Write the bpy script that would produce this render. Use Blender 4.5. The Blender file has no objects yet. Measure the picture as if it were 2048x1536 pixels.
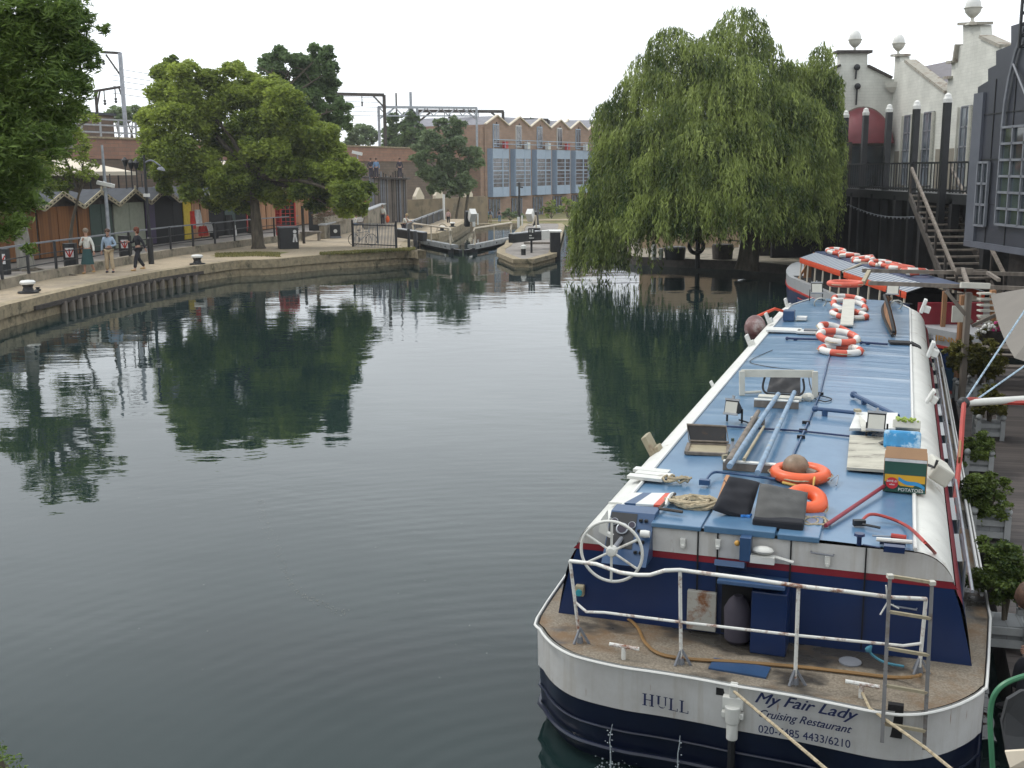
import bpy, math, random
import numpy as np
from mathutils import Vector, Matrix
random.seed(7); np.random.seed(7)
C = bpy.context.scene.collection
SC = bpy.context.scene
R = math.radians
# ---------------------------------------------------------------- camera
CH = 4.9; FP = 2200.0; TH = math.atan(426/2200); RO = R(0.5)
fwd = Vector((0, math.cos(TH), -math.sin(TH))); rt0 = Vector((1, 0, 0)); up0 = rt0.cross(fwd)
rt = rt0*math.cos(RO) - up0*math.sin(RO); up = up0*math.cos(RO) + rt0*math.sin(RO)
cd = bpy.data.cameras.new('camera'); cam = bpy.data.objects.new('camera', cd); C.objects.link(cam)
cam.matrix_world = Matrix(((rt.x, up.x, -fwd.x, 0), (rt.y, up.y, -fwd.y, 0), (rt.z, up.z, -fwd.z, CH), (0, 0, 0, 1)))
cd.sensor_width = 36; cd.lens = 36*FP/2048; cd.clip_end = 2000; cd.clip_start = 0.1
SC.camera = cam
# ---------------------------------------------------------------- sky and sun (overcast)
SUN_EL, SUN_AZ = 52.0, -62.0          # azimuth from +Y towards +X
w = bpy.data.worlds.new('World'); SC.world = w; w.use_nodes = True
nt = w.node_tree; N = nt.nodes; Lk = nt.links
bg = N['Background']; bg.inputs[1].default_value = 0.1
sky = N.new('ShaderNodeTexSky'); sky.sky_type = 'NISHITA'; sky.sun_disc = False
sky.sun_elevation = R(SUN_EL); sky.sun_rotation = R(SUN_AZ); sky.air_density = 1.0; sky.dust_density = 3.0
tc = N.new('ShaderNodeTexCoord'); mp = N.new('ShaderNodeMapping'); mp.inputs['Scale'].default_value = (1, 1, 3.2)
nz = N.new('ShaderNodeTexNoise'); nz.inputs['Scale'].default_value = 2.3; nz.inputs['Detail'].default_value = 5
rp = N.new('ShaderNodeValToRGB'); rp.color_ramp.elements[0].position = .30; rp.color_ramp.elements[0].color = (9.4, 9.8, 10.2, 1)
rp.color_ramp.elements[1].position = .62; rp.color_ramp.elements[1].color = (12.0, 12.6, 13.1, 1)
mx = N.new('ShaderNodeMix'); mx.data_type = 'RGBA'; mx.inputs[0].default_value = .93
Lk.new(tc.outputs['Generated'], mp.inputs[0]); Lk.new(mp.outputs[0], nz.inputs['Vector']); Lk.new(nz.outputs[0], rp.inputs[0])
Lk.new(sky.outputs[0], mx.inputs[6]); Lk.new(rp.outputs[0], mx.inputs[7]); Lk.new(mx.outputs[2], bg.inputs[0])
sd = bpy.data.lights.new('sun', 'SUN'); sd.energy = 1.1; sd.angle = R(12); sd.color = (1, .96, .9)
so = bpy.data.objects.new('sun', sd); C.objects.link(so)
sdir = Vector((math.sin(R(SUN_AZ))*math.cos(R(SUN_EL)), math.cos(R(SUN_AZ))*math.cos(R(SUN_EL)), math.sin(R(SUN_EL))))
so.rotation_euler = (-sdir).to_track_quat('-Z', 'Y').to_euler()
vs = SC.view_settings; vs.view_transform = 'Standard'; vs.look = 'None'; vs.exposure = 0.38; vs.gamma = 1; vs.use_curve_mapping = False
SC.cycles.max_bounces = 7; SC.cycles.diffuse_bounces = 3; SC.cycles.glossy_bounces = 3; SC.cycles.transparent_max_bounces = 6
SC.cycles.caustics_reflective = False; SC.cycles.caustics_refractive = False

# ---------------------------------------------------------------- photo measurement helpers
def ray(px, py): return fwd + rt*((px-1024)/FP) - up*((py-768)/FP)
def G(px, py, z=0.0):
    d = ray(px, py); t = (z-CH)/d.z; return Vector((d.x*t, d.y*t, z))
def D(px, py, Y):
    d = ray(px, py); t = Y/d.y; return Vector((d.x*t, Y, CH+d.z*t))
def Zat(py, p):          # height above p seen at image row py
    z = p.z
    for i in range(8):
        v = Vector((p.x, p.y, z))-Vector((0, 0, CH)); dz = v.dot(fwd); y = 768-FP*v.dot(up)/dz
        z += (y-py)*dz/FP
    return z
def PX(p):
    v = Vector(p)-Vector((0, 0, CH)); dz = v.dot(fwd); return (1024+FP*v.dot(rt)/dz, 768-FP*v.dot(up)/dz)

# ---------------------------------------------------------------- materials
def nmat(name):
    m = bpy.data.materials.new(name); m.use_nodes = True; return m, m.node_tree.nodes, m.node_tree.links, m.node_tree.nodes['Principled BSDF']
def ramp(N, p0, c0, p1, c1):
    r = N.new('ShaderNodeValToRGB'); e = r.color_ramp.elements; e[0].position = p0; e[0].color = (*c0, 1) if len(c0) == 3 else c0
    e[1].position = p1; e[1].color = (*c1, 1) if len(c1) == 3 else c1; return r
def noise(N, L, sc, det=4, vec=None, rough=.55):
    n = N.new('ShaderNodeTexNoise'); n.inputs['Scale'].default_value = sc; n.inputs['Detail'].default_value = det; n.inputs['Roughness'].default_value = rough
    if vec: L.new(vec, n.inputs['Vector'])
    return n
def objco(N, L, scale=(1, 1, 1), rot=(0, 0, 0), kind='Object'):
    t = N.new('ShaderNodeTexCoord'); m = N.new('ShaderNodeMapping'); m.inputs['Scale'].default_value = scale; m.inputs['Rotation'].default_value = rot
    L.new(t.outputs[kind], m.inputs[0]); return m.outputs[0]
def bump(N, L, b, src, strength=.3, dist=.02):
    bp = N.new('ShaderNodeBump'); bp.inputs['Strength'].default_value = strength; bp.inputs['Distance'].default_value = dist
    L.new(src, bp.inputs['Height']); L.new(bp.outputs[0], b.inputs['Normal']); return bp
def mixc(N, L, fac, a, b):
    m = N.new('ShaderNodeMix'); m.data_type = 'RGBA'
    for k, v in ((0, fac), (6, a), (7, b)):
        if isinstance(v, (tuple, list)): m.inputs[k].default_value = (*v, 1)
        elif isinstance(v, float): m.inputs[k].default_value = v
        else: L.new(v, m.inputs[k])
    return m.outputs[2]
def mat(name, col, rough=.6, metal=0.0, var=.18, sc=4.0, bmp=0.0, dirt=None, dsc=2.0, damt=.5, scale=(1, 1, 1), bd=.01):
    m, N, L, b = nmat(name); b.inputs['Roughness'].default_value = rough; b.inputs['Metallic'].default_value = metal
    v = objco(N, L, scale); n = noise(N, L, sc, 5, v)
    lo = tuple(c*(1-var) for c in col); hi = tuple(min(1, c*(1+var)) for c in col)
    r = ramp(N, .3, lo, .7, hi); L.new(n.outputs[0], r.inputs[0]); out = r.outputs[0]
    if dirt:
        n2 = noise(N, L, dsc, 7, v, .7); r2 = ramp(N, damt, (0, 0, 0), damt+.12, (1, 1, 1)); L.new(n2.outputs[0], r2.inputs[0])
        out = mixc(N, L, r2.outputs[0], out, dirt)
    L.new(out, b.inputs['Base Color'])
    if bmp: bump(N, L, b, n.outputs[0], bmp, bd)
    return m
def brickmat(name, c1, c2, mortar, sc=1.0, bw=.225, bh=.075, ms=.01, rot=(0, 0, 0), wash=None):
    m, N, L, b = nmat(name); b.inputs['Roughness'].default_value = .85
    t = N.new('ShaderNodeTexCoord'); g = N.new('ShaderNodeSeparateXYZ'); L.new(t.outputs['Object'], g.inputs[0])
    ad = N.new('ShaderNodeMath'); ad.operation = 'ADD'; L.new(g.outputs[0], ad.inputs[0]); L.new(g.outputs[1], ad.inputs[1])
    cb = N.new('ShaderNodeCombineXYZ'); L.new(ad.outputs[0], cb.inputs[0]); L.new(g.outputs[2], cb.inputs[1])
    k = N.new('ShaderNodeTexBrick'); L.new(cb.outputs[0], k.inputs['Vector']); k.inputs['Color1'].default_value = (*c1, 1); k.inputs['Color2'].default_value = (*c2, 1)
    k.inputs['Mortar'].default_value = (*mortar, 1); k.inputs['Scale'].default_value = sc; k.inputs['Brick Width'].default_value = bw; k.inputs['Row Height'].default_value = bh
    k.inputs['Mortar Size'].default_value = ms
    n = noise(N, L, .6, 6, t.outputs['Object'], .65); r = ramp(N, .32, (.74, .74, .74), .7, (1.05, 1.05, 1.05)); L.new(n.outputs[0], r.inputs[0])
    mm = N.new('ShaderNodeMix'); mm.data_type = 'RGBA'; mm.blend_type = 'MULTIPLY'; mm.inputs[0].default_value = 1
    L.new(k.outputs[0], mm.inputs[6]); L.new(r.outputs[0], mm.inputs[7]); L.new(mm.outputs[2], b.inputs['Base Color'])
    bump(N, L, b, k.outputs['Fac'], -.4, .01)
    return m
def plankmat(name, c, axis='X', wdt=.14, var=.35, gap=(.02, .02, .02), rough=.75, gs=.06):
    m, N, L, b = nmat(name); b.inputs['Roughness'].default_value = rough
    t = N.new('ShaderNodeTexCoord'); g = N.new('ShaderNodeSeparateXYZ'); L.new(t.outputs['Object'], g.inputs[0])
    d = N.new('ShaderNodeMath'); d.operation = 'DIVIDE'; d.inputs[1].default_value = wdt; L.new(g.outputs['XYZ'.index(axis)], d.inputs[0])
    fl = N.new('ShaderNodeMath'); fl.operation = 'FLOOR'; L.new(d.outputs[0], fl.inputs[0])
    fr = N.new('ShaderNodeMath'); fr.operation = 'FRACT'; L.new(d.outputs[0], fr.inputs[0])
    wn = N.new('ShaderNodeTexWhiteNoise'); wn.noise_dimensions = '1D'; L.new(fl.outputs[0], wn.inputs['W'])
    sc = [1.0, 1.0, 1.0]; sc['XYZ'.index(axis)] = 8.0
    v = objco(N, L, tuple(sc)); n = noise(N, L, 1.6, 5, v)
    ad = N.new('ShaderNodeMath'); ad.operation = 'ADD'; L.new(wn.outputs[0], ad.inputs[0]); L.new(n.outputs[0], ad.inputs[1])
    r = ramp(N, .35, tuple(x*(1-var) for x in c), 1.3, tuple(x*(1+var) for x in c)); L.new(ad.outputs[0], r.inputs[0])
    lt = N.new('ShaderNodeMath'); lt.operation = 'LESS_THAN'; lt.inputs[1].default_value = gs; L.new(fr.outputs[0], lt.inputs[0])
    L.new(mixc(N, L, lt.outputs[0], r.outputs[0], gap), b.inputs['Base Color'])
    bump(N, L, b, n.outputs[0], .3, .01)
    return m
def leafmat(name, c1, c2, trans=.3, rough=.55, clump=.5, con=1.5):
    m, N, L, b = nmat(name); b.inputs['Roughness'].default_value = rough; b.inputs['Specular IOR Level'].default_value = .35
    g = N.new('ShaderNodeNewGeometry'); r = ramp(N, .05, c1, .95, c2)
    n = noise(N, L, clump, 3, objco(N, L)); ad = N.new('ShaderNodeMath'); ad.operation = 'MULTIPLY_ADD'; ad.inputs[1].default_value = .55
    L.new(g.outputs['Random Per Island'], ad.inputs[0])
    mu = N.new('ShaderNodeMath'); mu.operation = 'MULTIPLY_ADD'; mu.inputs[1].default_value = con; mu.inputs[2].default_value = .23-con*.5; L.new(n.outputs[0], mu.inputs[0]); L.new(mu.outputs[0], ad.inputs[2])
    L.new(ad.outputs[0], r.inputs[0]); L.new(r.outputs[0], b.inputs['Base Color'])
    tr = N.new('ShaderNodeBsdfTranslucent'); L.new(r.outputs[0], tr.inputs[0]); ms = N.new('ShaderNodeMixShader'); ms.inputs[0].default_value = trans
    L.new(b.outputs[0], ms.inputs[1]); L.new(tr.outputs[0], ms.inputs[2]); L.new(ms.outputs[0], N['Material Output'].inputs[0])
    return m
def glassmat(name, col=(.03, .04, .045), rough=.06):
    m, N, L, b = nmat(name); b.inputs['Roughness'].default_value = rough; b.inputs['IOR'].default_value = 1.6; b.inputs['Specular IOR Level'].default_value = .8
    n = noise(N, L, .9, 2, objco(N, L)); r = ramp(N, .3, tuple(c*.4 for c in col), .7, tuple(c*1.8 for c in col)); L.new(n.outputs[0], r.inputs[0]); L.new(r.outputs[0], b.inputs['Base Color'])
    bump(N, L, b, n.outputs[0], .15, .02); return m

M = {}
M['concrete'] = mat('concrete', (.24, .21, .16), .9, var=.25, sc=3, bmp=.4, dirt=(.09, .085, .06), dsc=1.2, damt=.52)
M['stone'] = mat('coping_stone', (.27, .22, .14), .9, var=.3, sc=5, bmp=.6, dirt=(.07, .065, .04), dsc=1.6, damt=.55, bd=.03)
M['path'] = mat('path_grit', (.36, .29, .2), .95, var=.16, sc=9, bmp=.2, dirt=(.26, .215, .155), dsc=.5, damt=.5)
M['paving'] = mat('paving', (.22, .2, .18), .9, var=.15, sc=2, bmp=.2, dirt=(.14, .125, .11), dsc=.7, damt=.5)
M['grass'] = mat('dry_grass', (.16, .155, .05), .95, var=.4, sc=2.5, bmp=.8, dirt=(.27, .2, .1), dsc=.8, damt=.5, bd=.05)
M['earth'] = mat('earth', (.1, .085, .05), .95, var=.3, sc=.4, bmp=.4)
M['black'] = mat('black_paint', (.011, .012, .014), .5, var=.3, sc=5)
M['white'] = mat('white_paint', (.62, .62, .59), .5, var=.06, sc=6)
M['whitedirt'] = mat('worn_white_paint', (.6, .6, .56), .5, var=.08, sc=4, dirt=(.26, .19, .12), dsc=2.2, damt=.6)
M['offwhite'] = mat('off_white_render', (.5, .49, .43), .7, var=.1, sc=4)
M['steel'] = mat('galvanised_steel', (.3, .32, .35), .45, metal=.6, var=.2, sc=5)
M['greysteel'] = mat('grey_painted_steel', (.16, .17, .19), .5, var=.2, sc=4)
M['bark'] = mat('bark', (.09, .075, .055), .95, var=.5, sc=6, bmp=1, scale=(1, 1, .3), bd=.06)
M['barkgrey'] = mat('grey_bark', (.2, .19, .165), .95, var=.45, sc=5, bmp=1, scale=(1, 1, .3), bd=.06)
M['timber'] = mat('weathered_timber', (.17, .145, .12), .85, var=.35, sc=7, bmp=.4, scale=(1, 1, .15))
M['darktimber'] = mat('dark_timber', (.05, .042, .036), .85, var=.4, sc=5, bmp=.4)
M['deckwood'] = plankmat('deck_boards', (.062, .052, .048), 'Y', .14)
M['rubber'] = mat('black_rubber', (.015, .015, .016), .7)
M['skin'] = mat('skin', (.42, .24, .17), .55, var=.06)
M['red'] = mat('red_paint', (.42, .035, .03), .45, var=.15, sc=3)
M['brown'] = mat('brown_hair', (.07, .035, .02), .7, var=.5, sc=40)
M['glass'] = glassmat('dark_glass'); M['void'] = mat('void_black', (.008, .008, .009), .9)  # near black that stands in for shade in openings and under the walkway
M['rope'] = mat('rope_fibre', (.36, .3, .2), .95, var=.35, sc=30, bmp=.6)

# ---------------------------------------------------------------- mesh building
class MB:
    def __init__(s, root=None, X=None):
        s.v = []; s.f = []; s.m = []; s.sm = []
        s.X = X if X is not None else (root_mat(root).inverted() if root is not None else None)
    def add(s, vs, fs, mi=0, smooth=False):
        n = len(s.v)
        for p in vs:
            p = Vector(p); s.v.append(tuple(s.X @ p) if s.X is not None else tuple(p))
        for f in fs: s.f.append([n+i for i in f]); s.m.append(mi); s.sm.append(smooth)
        return s
    def box(s, c, d, rz=0, mi=0, rx=0, ry=0):
        x, y, z = d[0]/2, d[1]/2, d[2]/2; T = Matrix.Translation(Vector(c)) @ Matrix.Rotation(rz, 4, 'Z') @ Matrix.Rotation(ry, 4, 'Y') @ Matrix.Rotation(rx, 4, 'X')
        vs = [T @ Vector((a*x, b*y, e*z)) for e in (-1, 1) for b in (-1, 1) for a in (-1, 1)]
        return s.add(vs, [(0, 2, 3, 1), (4, 5, 7, 6), (0, 1, 5, 4), (2, 6, 7, 3), (0, 4, 6, 2), (1, 3, 7, 5)], mi)
    def beam(s, a, b, w, h=None, mi=0):
        a = Vector(a); b = Vector(b); h = h or w; d = (b-a); L = d.length; d.normalize()
        sx = d.cross(Vector((0, 0, 1)));
        if sx.length < 1e-3: sx = Vector((1, 0, 0))
        sx.normalize(); sz = sx.cross(d).normalized(); vs = []
        for p in (a, b):
            for i, j in ((-1, -1), (1, -1), (1, 1), (-1, 1)): vs.append(p+sx*(i*w/2)+sz*(j*h/2))
        return s.add(vs, [(0, 1, 2, 3)[::-1], (4, 5, 6, 7), (0, 4, 5, 1)[::-1], (1, 5, 6, 2)[::-1], (2, 6, 7, 3)[::-1], (3, 7, 4, 0)[::-1]], mi)
    def tube(s, pts, r, n=8, mi=0, caps=True, closed=False, mif=None):
        pts = [Vector(p) for p in pts]; k = len(pts); rs = r if isinstance(r, (list, tuple)) else [r]*k; vs = []; prev = None
        for i, p in enumerate(pts):
            a = pts[(i-1) % k] if (closed or i > 0) else p; b = pts[(i+1) % k] if (closed or i < k-1) else p
            d = (b-a).normalized() if (b-a).length > 1e-9 else Vector((0, 0, 1))
            if prev is None:
                q = Vector((0, 0, 1)) if abs(d.z) < .9 else Vector((1, 0, 0)); x = d.cross(q).normalized()
            else:
                x = (prev - d*prev.dot(d)); x = x.normalized() if x.length > 1e-6 else d.orthogonal().normalized()
            prev = x; y = d.cross(x)
            for j in range(n):
                t = 2*math.pi*j/n; vs.append(p+(x*math.cos(t)+y*math.sin(t))*rs[i])
        fs = []; ms = []
        for i in range(k if closed else k-1):
            for j in range(n): fs.append((i*n+j, i*n+(j+1) % n, ((i+1) % k)*n+(j+1) % n, ((i+1) % k)*n+j)); ms.append(mif(i) if mif else mi)
        if caps and not closed: fs.append(tuple(range(n))[::-1]); fs.append(tuple((k-1)*n+j for j in range(n))); ms += [mi, mi]
        n0 = len(s.f); s.add(vs, fs, mi, True)
        for i, q in enumerate(ms): s.m[n0+i] = q
        return s
    def lathe(s, prof, c=(0, 0, 0), n=16, mi=0, T=None, smooth=True):
        vs = []; c = Vector(c)
        for (r, z) in prof:
            for j in range(n):
                t = 2*math.pi*j/n; p = Vector((r*math.cos(t), r*math.sin(t), z)); vs.append((T @ p if T is not None else p)+c)
        fs = [(i*n+j, i*n+(j+1) % n, (i+1)*n+(j+1) % n, (i+1)*n+j) for i in range(len(prof)-1) for j in range(n)]
        fs.append(tuple(range(n))[::-1]); fs.append(tuple((len(prof)-1)*n+j for j in range(n)))
        return s.add(vs, fs, mi, smooth)
    def ball(s, c, r, mi=0, n=12, sq=(1, 1, 1), lump=0):
        vs = []; fs = []; m = n//2; c = Vector(c)
        for i in range(1, m):
            for j in range(n):
                a = math.pi*i/m; b = 2*math.pi*j/n; k = 1+lump*random.uniform(-1, 1)
                vs.append(c+Vector((math.sin(a)*math.cos(b)*sq[0], math.sin(a)*math.sin(b)*sq[1], math.cos(a)*sq[2]))*r*k)
        for i in range(m-2):
            for j in range(n): fs.append((i*n+j, (i+1)*n+j, (i+1)*n+(j+1) % n, i*n+(j+1) % n))
        t = len(vs); vs += [c+Vector((0, 0, r*sq[2])), c-Vector((0, 0, r*sq[2]))]
        for j in range(n): fs.append((t, j, (j+1) % n)); fs.append((t+1, (m-2)*n+(j+1) % n, (m-2)*n+j))
        return s.add(vs, fs, mi, True)
    def prism(s, poly, z0, z1, mi=0, mside=None):
        n = len(poly); ar = sum(poly[i][0]*poly[(i+1) % n][1]-poly[(i+1) % n][0]*poly[i][1] for i in range(n))
        if ar < 0: poly = list(poly)[::-1]
        vs = [(p[0], p[1], z0) for p in poly]+[(p[0], p[1], z1) for p in poly]
        s.add(vs, [tuple(range(n))[::-1], tuple(range(n, 2*n))], mi)
        n0 = len(s.v)-2*n
        for i in range(n): s.f.append([n0+i, n0+(i+1) % n, n0+n+(i+1) % n, n0+n+i]); s.m.append(mi if mside is None else mside); s.sm.append(False)
        return s
    def plate(s, poly3, th, mi=0):      # polygon with thickness along its normal
        P = [Vector(p) for p in poly3]; nrm = (P[1]-P[0]).cross(P[2]-P[0]).normalized()*th; n = len(P)
        vs = P+[p-nrm for p in P]
        return s.add(vs, [tuple(range(n)), tuple(range(n, 2*n))[::-1]]+[((i+1) % n, i, n+i, n+(i+1) % n) for i in range(n)], mi)
    def grid(s, fn, nu, nv, mi=0, smooth=True, mif=None):
        vs = [fn(i/nu, j/nv) for j in range(nv+1) for i in range(nu+1)]; n0 = len(s.f)
        fs = [(j*(nu+1)+i, j*(nu+1)+i+1, (j+1)*(nu+1)+i+1, (j+1)*(nu+1)+i) for j in range(nv) for i in range(nu)]
        s.add(vs, fs, mi, smooth)
        if mif:
            for k in range(len(fs)): s.m[n0+k] = mif(k % nu, k//nu)
        return s
    def build(s, name, mats, parent=None, bevel=0):
        me = bpy.data.meshes.new(name); me.from_pydata(s.v, [], s.f); me.validate(clean_customdata=False)
        for m in (mats if isinstance(mats, (list, tuple)) else [mats]): me.materials.append(M[m] if isinstance(m, str) else m)
        if len(me.polygons) == len(s.f):
            me.polygons.foreach_set('material_index', s.m); me.polygons.foreach_set('use_smooth', s.sm)
        if any(s.sm):
            try: me.set_sharp_from_angle(angle=.7)
            except Exception: pass
        me.update()
        o = bpy.data.objects.new(name, me); C.objects.link(o)
        if parent is not None: o.parent = parent
        if bevel:
            b = o.modifiers.new('bevel', 'BEVEL'); b.width = bevel; b.segments = 2; b.limit_method = 'ANGLE'
        return o
def root_mat(o):
    m = Matrix.Identity(4)
    while o is not None: m = (Matrix.Translation(o.location) @ o.rotation_euler.to_matrix().to_4x4()) @ m; o = o.parent
    return m
def tag(o, label, cat=None, group=None, kind=None):
    if label: o['label'] = label
    if cat: o['category'] = cat
    if group: o['group'] = group
    if kind: o['kind'] = kind
    return o
def thing(name, label, cat, loc=(0, 0, 0), rz=0, group=None):
    o = bpy.data.objects.new(name, None); C.objects.link(o); o.location = loc; o.rotation_euler = (0, 0, rz); o.empty_display_size = .2
    return tag(o, label, cat, group)
def copy_tree(o, parent=None):
    c = o.copy(); C.objects.link(c); c.parent = parent
    for ch in [x for x in KIDS(o)]: copy_tree(ch, c)
    return c
def KIDS(o): return list(o.children)
def put(root, label, loc, rz=None, first=[None]):
    c = copy_tree(root); c.location = loc
    if rz is not None: c.rotation_euler = (0, 0, rz)
    c['label'] = label; return c
def struct(name, mb, mats, kind='structure'):
    o = mb.build(name, mats); o['kind'] = kind; return o
def circle(c, r, n=24, ax='Z', T=None):
    out = []
    for i in range(n):
        t = 2*math.pi*i/n; p = Vector((r*math.cos(t), r*math.sin(t), 0))
        if ax == 'Y': p = Vector((p.x, 0, p.y))
        if ax == 'X': p = Vector((0, p.x, p.y))
        if T is not None: p = T @ p
        out.append(Vector(c)+p)
    return out
def spline(pts, n=6):
    P = [Vector(p) for p in pts]; out = []
    for i in range(len(P)-1):
        p0 = P[max(i-1, 0)]; p1 = P[i]; p2 = P[i+1]; p3 = P[min(i+2, len(P)-1)]
        for k in range(n):
            t = k/n; out.append(.5*((2*p1)+(p2-p0)*t+(2*p0-5*p1+4*p2-p3)*t*t+(3*p1-p0-3*p2+p3)*t**3))
    out.append(P[-1]); return out

# ---------------------------------------------------------------- foliage: many leaf-sized faces in one mesh
def leafmesh(name, P, A, S, W, m, parent):
    # P centres (n,3), A long axis unit (n,3), S length, W width; each leaf is a folded rhombus of its own
    n = len(P); rnd = np.random.normal(size=(n, 3)); B = np.cross(A, rnd); B /= np.linalg.norm(B, axis=1)[:, None]+1e-9
    Nn = np.cross(A, B); a = A*(S[:, None]/2); b = B*(W[:, None]/2)
    V = np.empty((n, 4, 3), np.float32); V[:, 0] = P-a; V[:, 1] = P+b+Nn*(W[:, None]*.12); V[:, 2] = P+a; V[:, 3] = P-b+Nn*(W[:, None]*.12)
    me = bpy.data.meshes.new(name); me.vertices.add(4*n); me.vertices.foreach_set('co', V.reshape(-1))
    me.loops.add(4*n); me.loops.foreach_set('vertex_index', np.arange(4*n, dtype=np.int32))
    me.polygons.add(n); me.polygons.foreach_set('loop_start', np.arange(0, 4*n, 4, dtype=np.int32))
    me.update(calc_edges=True); me.materials.append(m)
    o = bpy.data.objects.new(name, me); C.objects.link(o); o.parent = parent; return o
def clump_leaves(clumps, per, size, aspect=.5, droop=0.0, sub=10, subr=.42):
    # clumps: (centre(local), radius, flatten). returns arrays
    Ps = []; n_all = 0
    for (c, r, fl) in clumps:
        k = max(40, int(per*(r**2)))
        sc = np.random.normal(size=(sub, 3)); sc /= np.linalg.norm(sc, axis=1)[:, None]; sc *= (r*np.random.uniform(.45, .95, (sub, 1)))
        sc[:, 2] *= fl; idx = np.random.randint(0, sub, k)
        d = np.random.normal(size=(k, 3)); d /= np.linalg.norm(d, axis=1)[:, None]; d[:, 2] = np.abs(d[:, 2])*np.where(np.random.rand(k) < .75, 1, -1)
        rr = r*subr*np.random.uniform(.55, 1.12, (k, 1)); p = sc[idx]+d*rr*np.array([1, 1, .8])
        Ps.append(p+np.array(c)[None, :])
    P = np.concatenate(Ps); n = len(P)
    A = np.random.normal(size=(n, 3)); A[:, 2] = A[:, 2]*.5-droop; A /= np.linalg.norm(A, axis=1)[:, None]
    S = size*np.random.uniform(.6, 1.35, n); return P.astype(np.float32), A, S, S*aspect
# ================================================================ SETTING
# water
m, N_, L_, b = nmat('canal_water'); b.inputs['Base Color'].default_value = (.010, .022, .022, 1); b.inputs['Roughness'].default_value = .015; b.inputs['IOR'].default_value = 1.333
b.inputs['Specular IOR Level'].default_value = .5
v = objco(N_, L_, (.55, 1, 1)); n1 = noise(N_, L_, 2.2, 3, v, .5); n2 = noise(N_, L_, .35, 2, v, .5)
rw = N_.new('ShaderNodeTexWave'); rw.wave_type = 'RINGS'; rw.rings_direction = 'SPHERICAL'; rw.inputs['Scale'].default_value = 1.15; rw.inputs['Distortion'].default_value = 1.2; rw.inputs['Detail'].default_value = 1.5
mp2 = N_.new('ShaderNodeMapping'); mp2.inputs['Location'].default_value = (-.6, -7.2, 0); t2 = N_.new('ShaderNodeTexCoord'); L_.new(t2.outputs['Object'], mp2.inputs[0]); L_.new(mp2.outputs[0], rw.inputs['Vector'])
# ripples from the stern fade with distance
ln = N_.new('ShaderNodeVectorMath'); ln.operation = 'LENGTH'; L_.new(mp2.outputs[0], ln.inputs[0])
mr = N_.new('ShaderNodeMapRange'); mr.inputs['From Min'].default_value = 2; mr.inputs['From Max'].default_value = 15; mr.inputs['To Min'].default_value = .2; mr.inputs['To Max'].default_value = 0; L_.new(ln.outputs['Value'], mr.inputs[0])
mu = N_.new('ShaderNodeMath'); mu.operation = 'MULTIPLY'; L_.new(rw.outputs[0], mu.inputs[0]); L_.new(mr.outputs[0], mu.inputs[1])
ma = N_.new('ShaderNodeMath'); ma.operation = 'MULTIPLY_ADD'; ma.inputs[1].default_value = .9; L_.new(n1.outputs[0], ma.inputs[0]); L_.new(mu.outputs[0], ma.inputs[2])
# calmer and rougher patches
pr_ = noise(N_, L_, .11, 2, v); pr2 = ramp(N_, .4, (.35, .35, .35), .65, (1, 1, 1)); L_.new(pr_.outputs[0], pr2.inputs[0])
bp = N_.new('ShaderNodeBump'); bp.inputs['Distance'].default_value = .008; L_.new(pr2.outputs[0], bp.inputs['Strength']); L_.new(ma.outputs[0], bp.inputs['Height'])
bp2 = N_.new('ShaderNodeBump'); bp2.inputs['Distance'].default_value = .03; bp2.inputs['Strength'].default_value = .5; L_.new(n2.outputs[0], bp2.inputs['Height']); L_.new(bp.outputs[0], bp2.inputs['Normal'])
L_.new(bp2.outputs[0], b.inputs['Normal']); M['water'] = m
wt = MB(); wt.add([(-60, -20, 0), (25, -20, 0), (25, 99, 0), (-60, 99, 0)], [(0, 1, 2, 3)]); struct('water', wt, 'water')
gr = MB(); gr.add([(-1500, -200, -2.6), (1500, -200, -2.6), (1500, 1800, -2.6), (-1500, 1800, -2.6)], [(0, 1, 2, 3)]); struct('ground', gr, 'earth')

# left bank: towpath
ZP = .75
edge_px = [(-60, 640), (0, 613), (60, 598), (120, 584), (180, 570), (250, 556), (300, 546), (350, 538), (400, 531), (450, 524), (480, 521), (520, 520), (560, 518), (600, 514), (650, 510), (700, 507), (750, 504), (800, 500.5), (825, 500), (838, 503)]
EDGE = [G(x, y, ZP) for x, y in edge_px]
near = [Vector((-11, -6, ZP)), Vector((-10.6, 8, ZP)), Vector((-12, 12, ZP)), Vector((-18.4, 18, ZP)), Vector((-18.6, 30, ZP))]
back = [Vector((-5.1, 59.5, ZP)), Vector((-6.0, 64, ZP)), Vector((-6.25, 74.5, ZP)), Vector((-5.0, 76, ZP)), Vector((-4.1, 86, ZP)), Vector((-3.6, 98.5, ZP)), Vector((-8, 100, ZP)), Vector((-60, 100, ZP)), Vector((-60, -5, ZP))]
lb = MB(); lb.prism([(p.x, p.y) for p in near+EDGE+back], -2.6, ZP, 0, 1); struct('path', lb, ['path', 'stone'])
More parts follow.
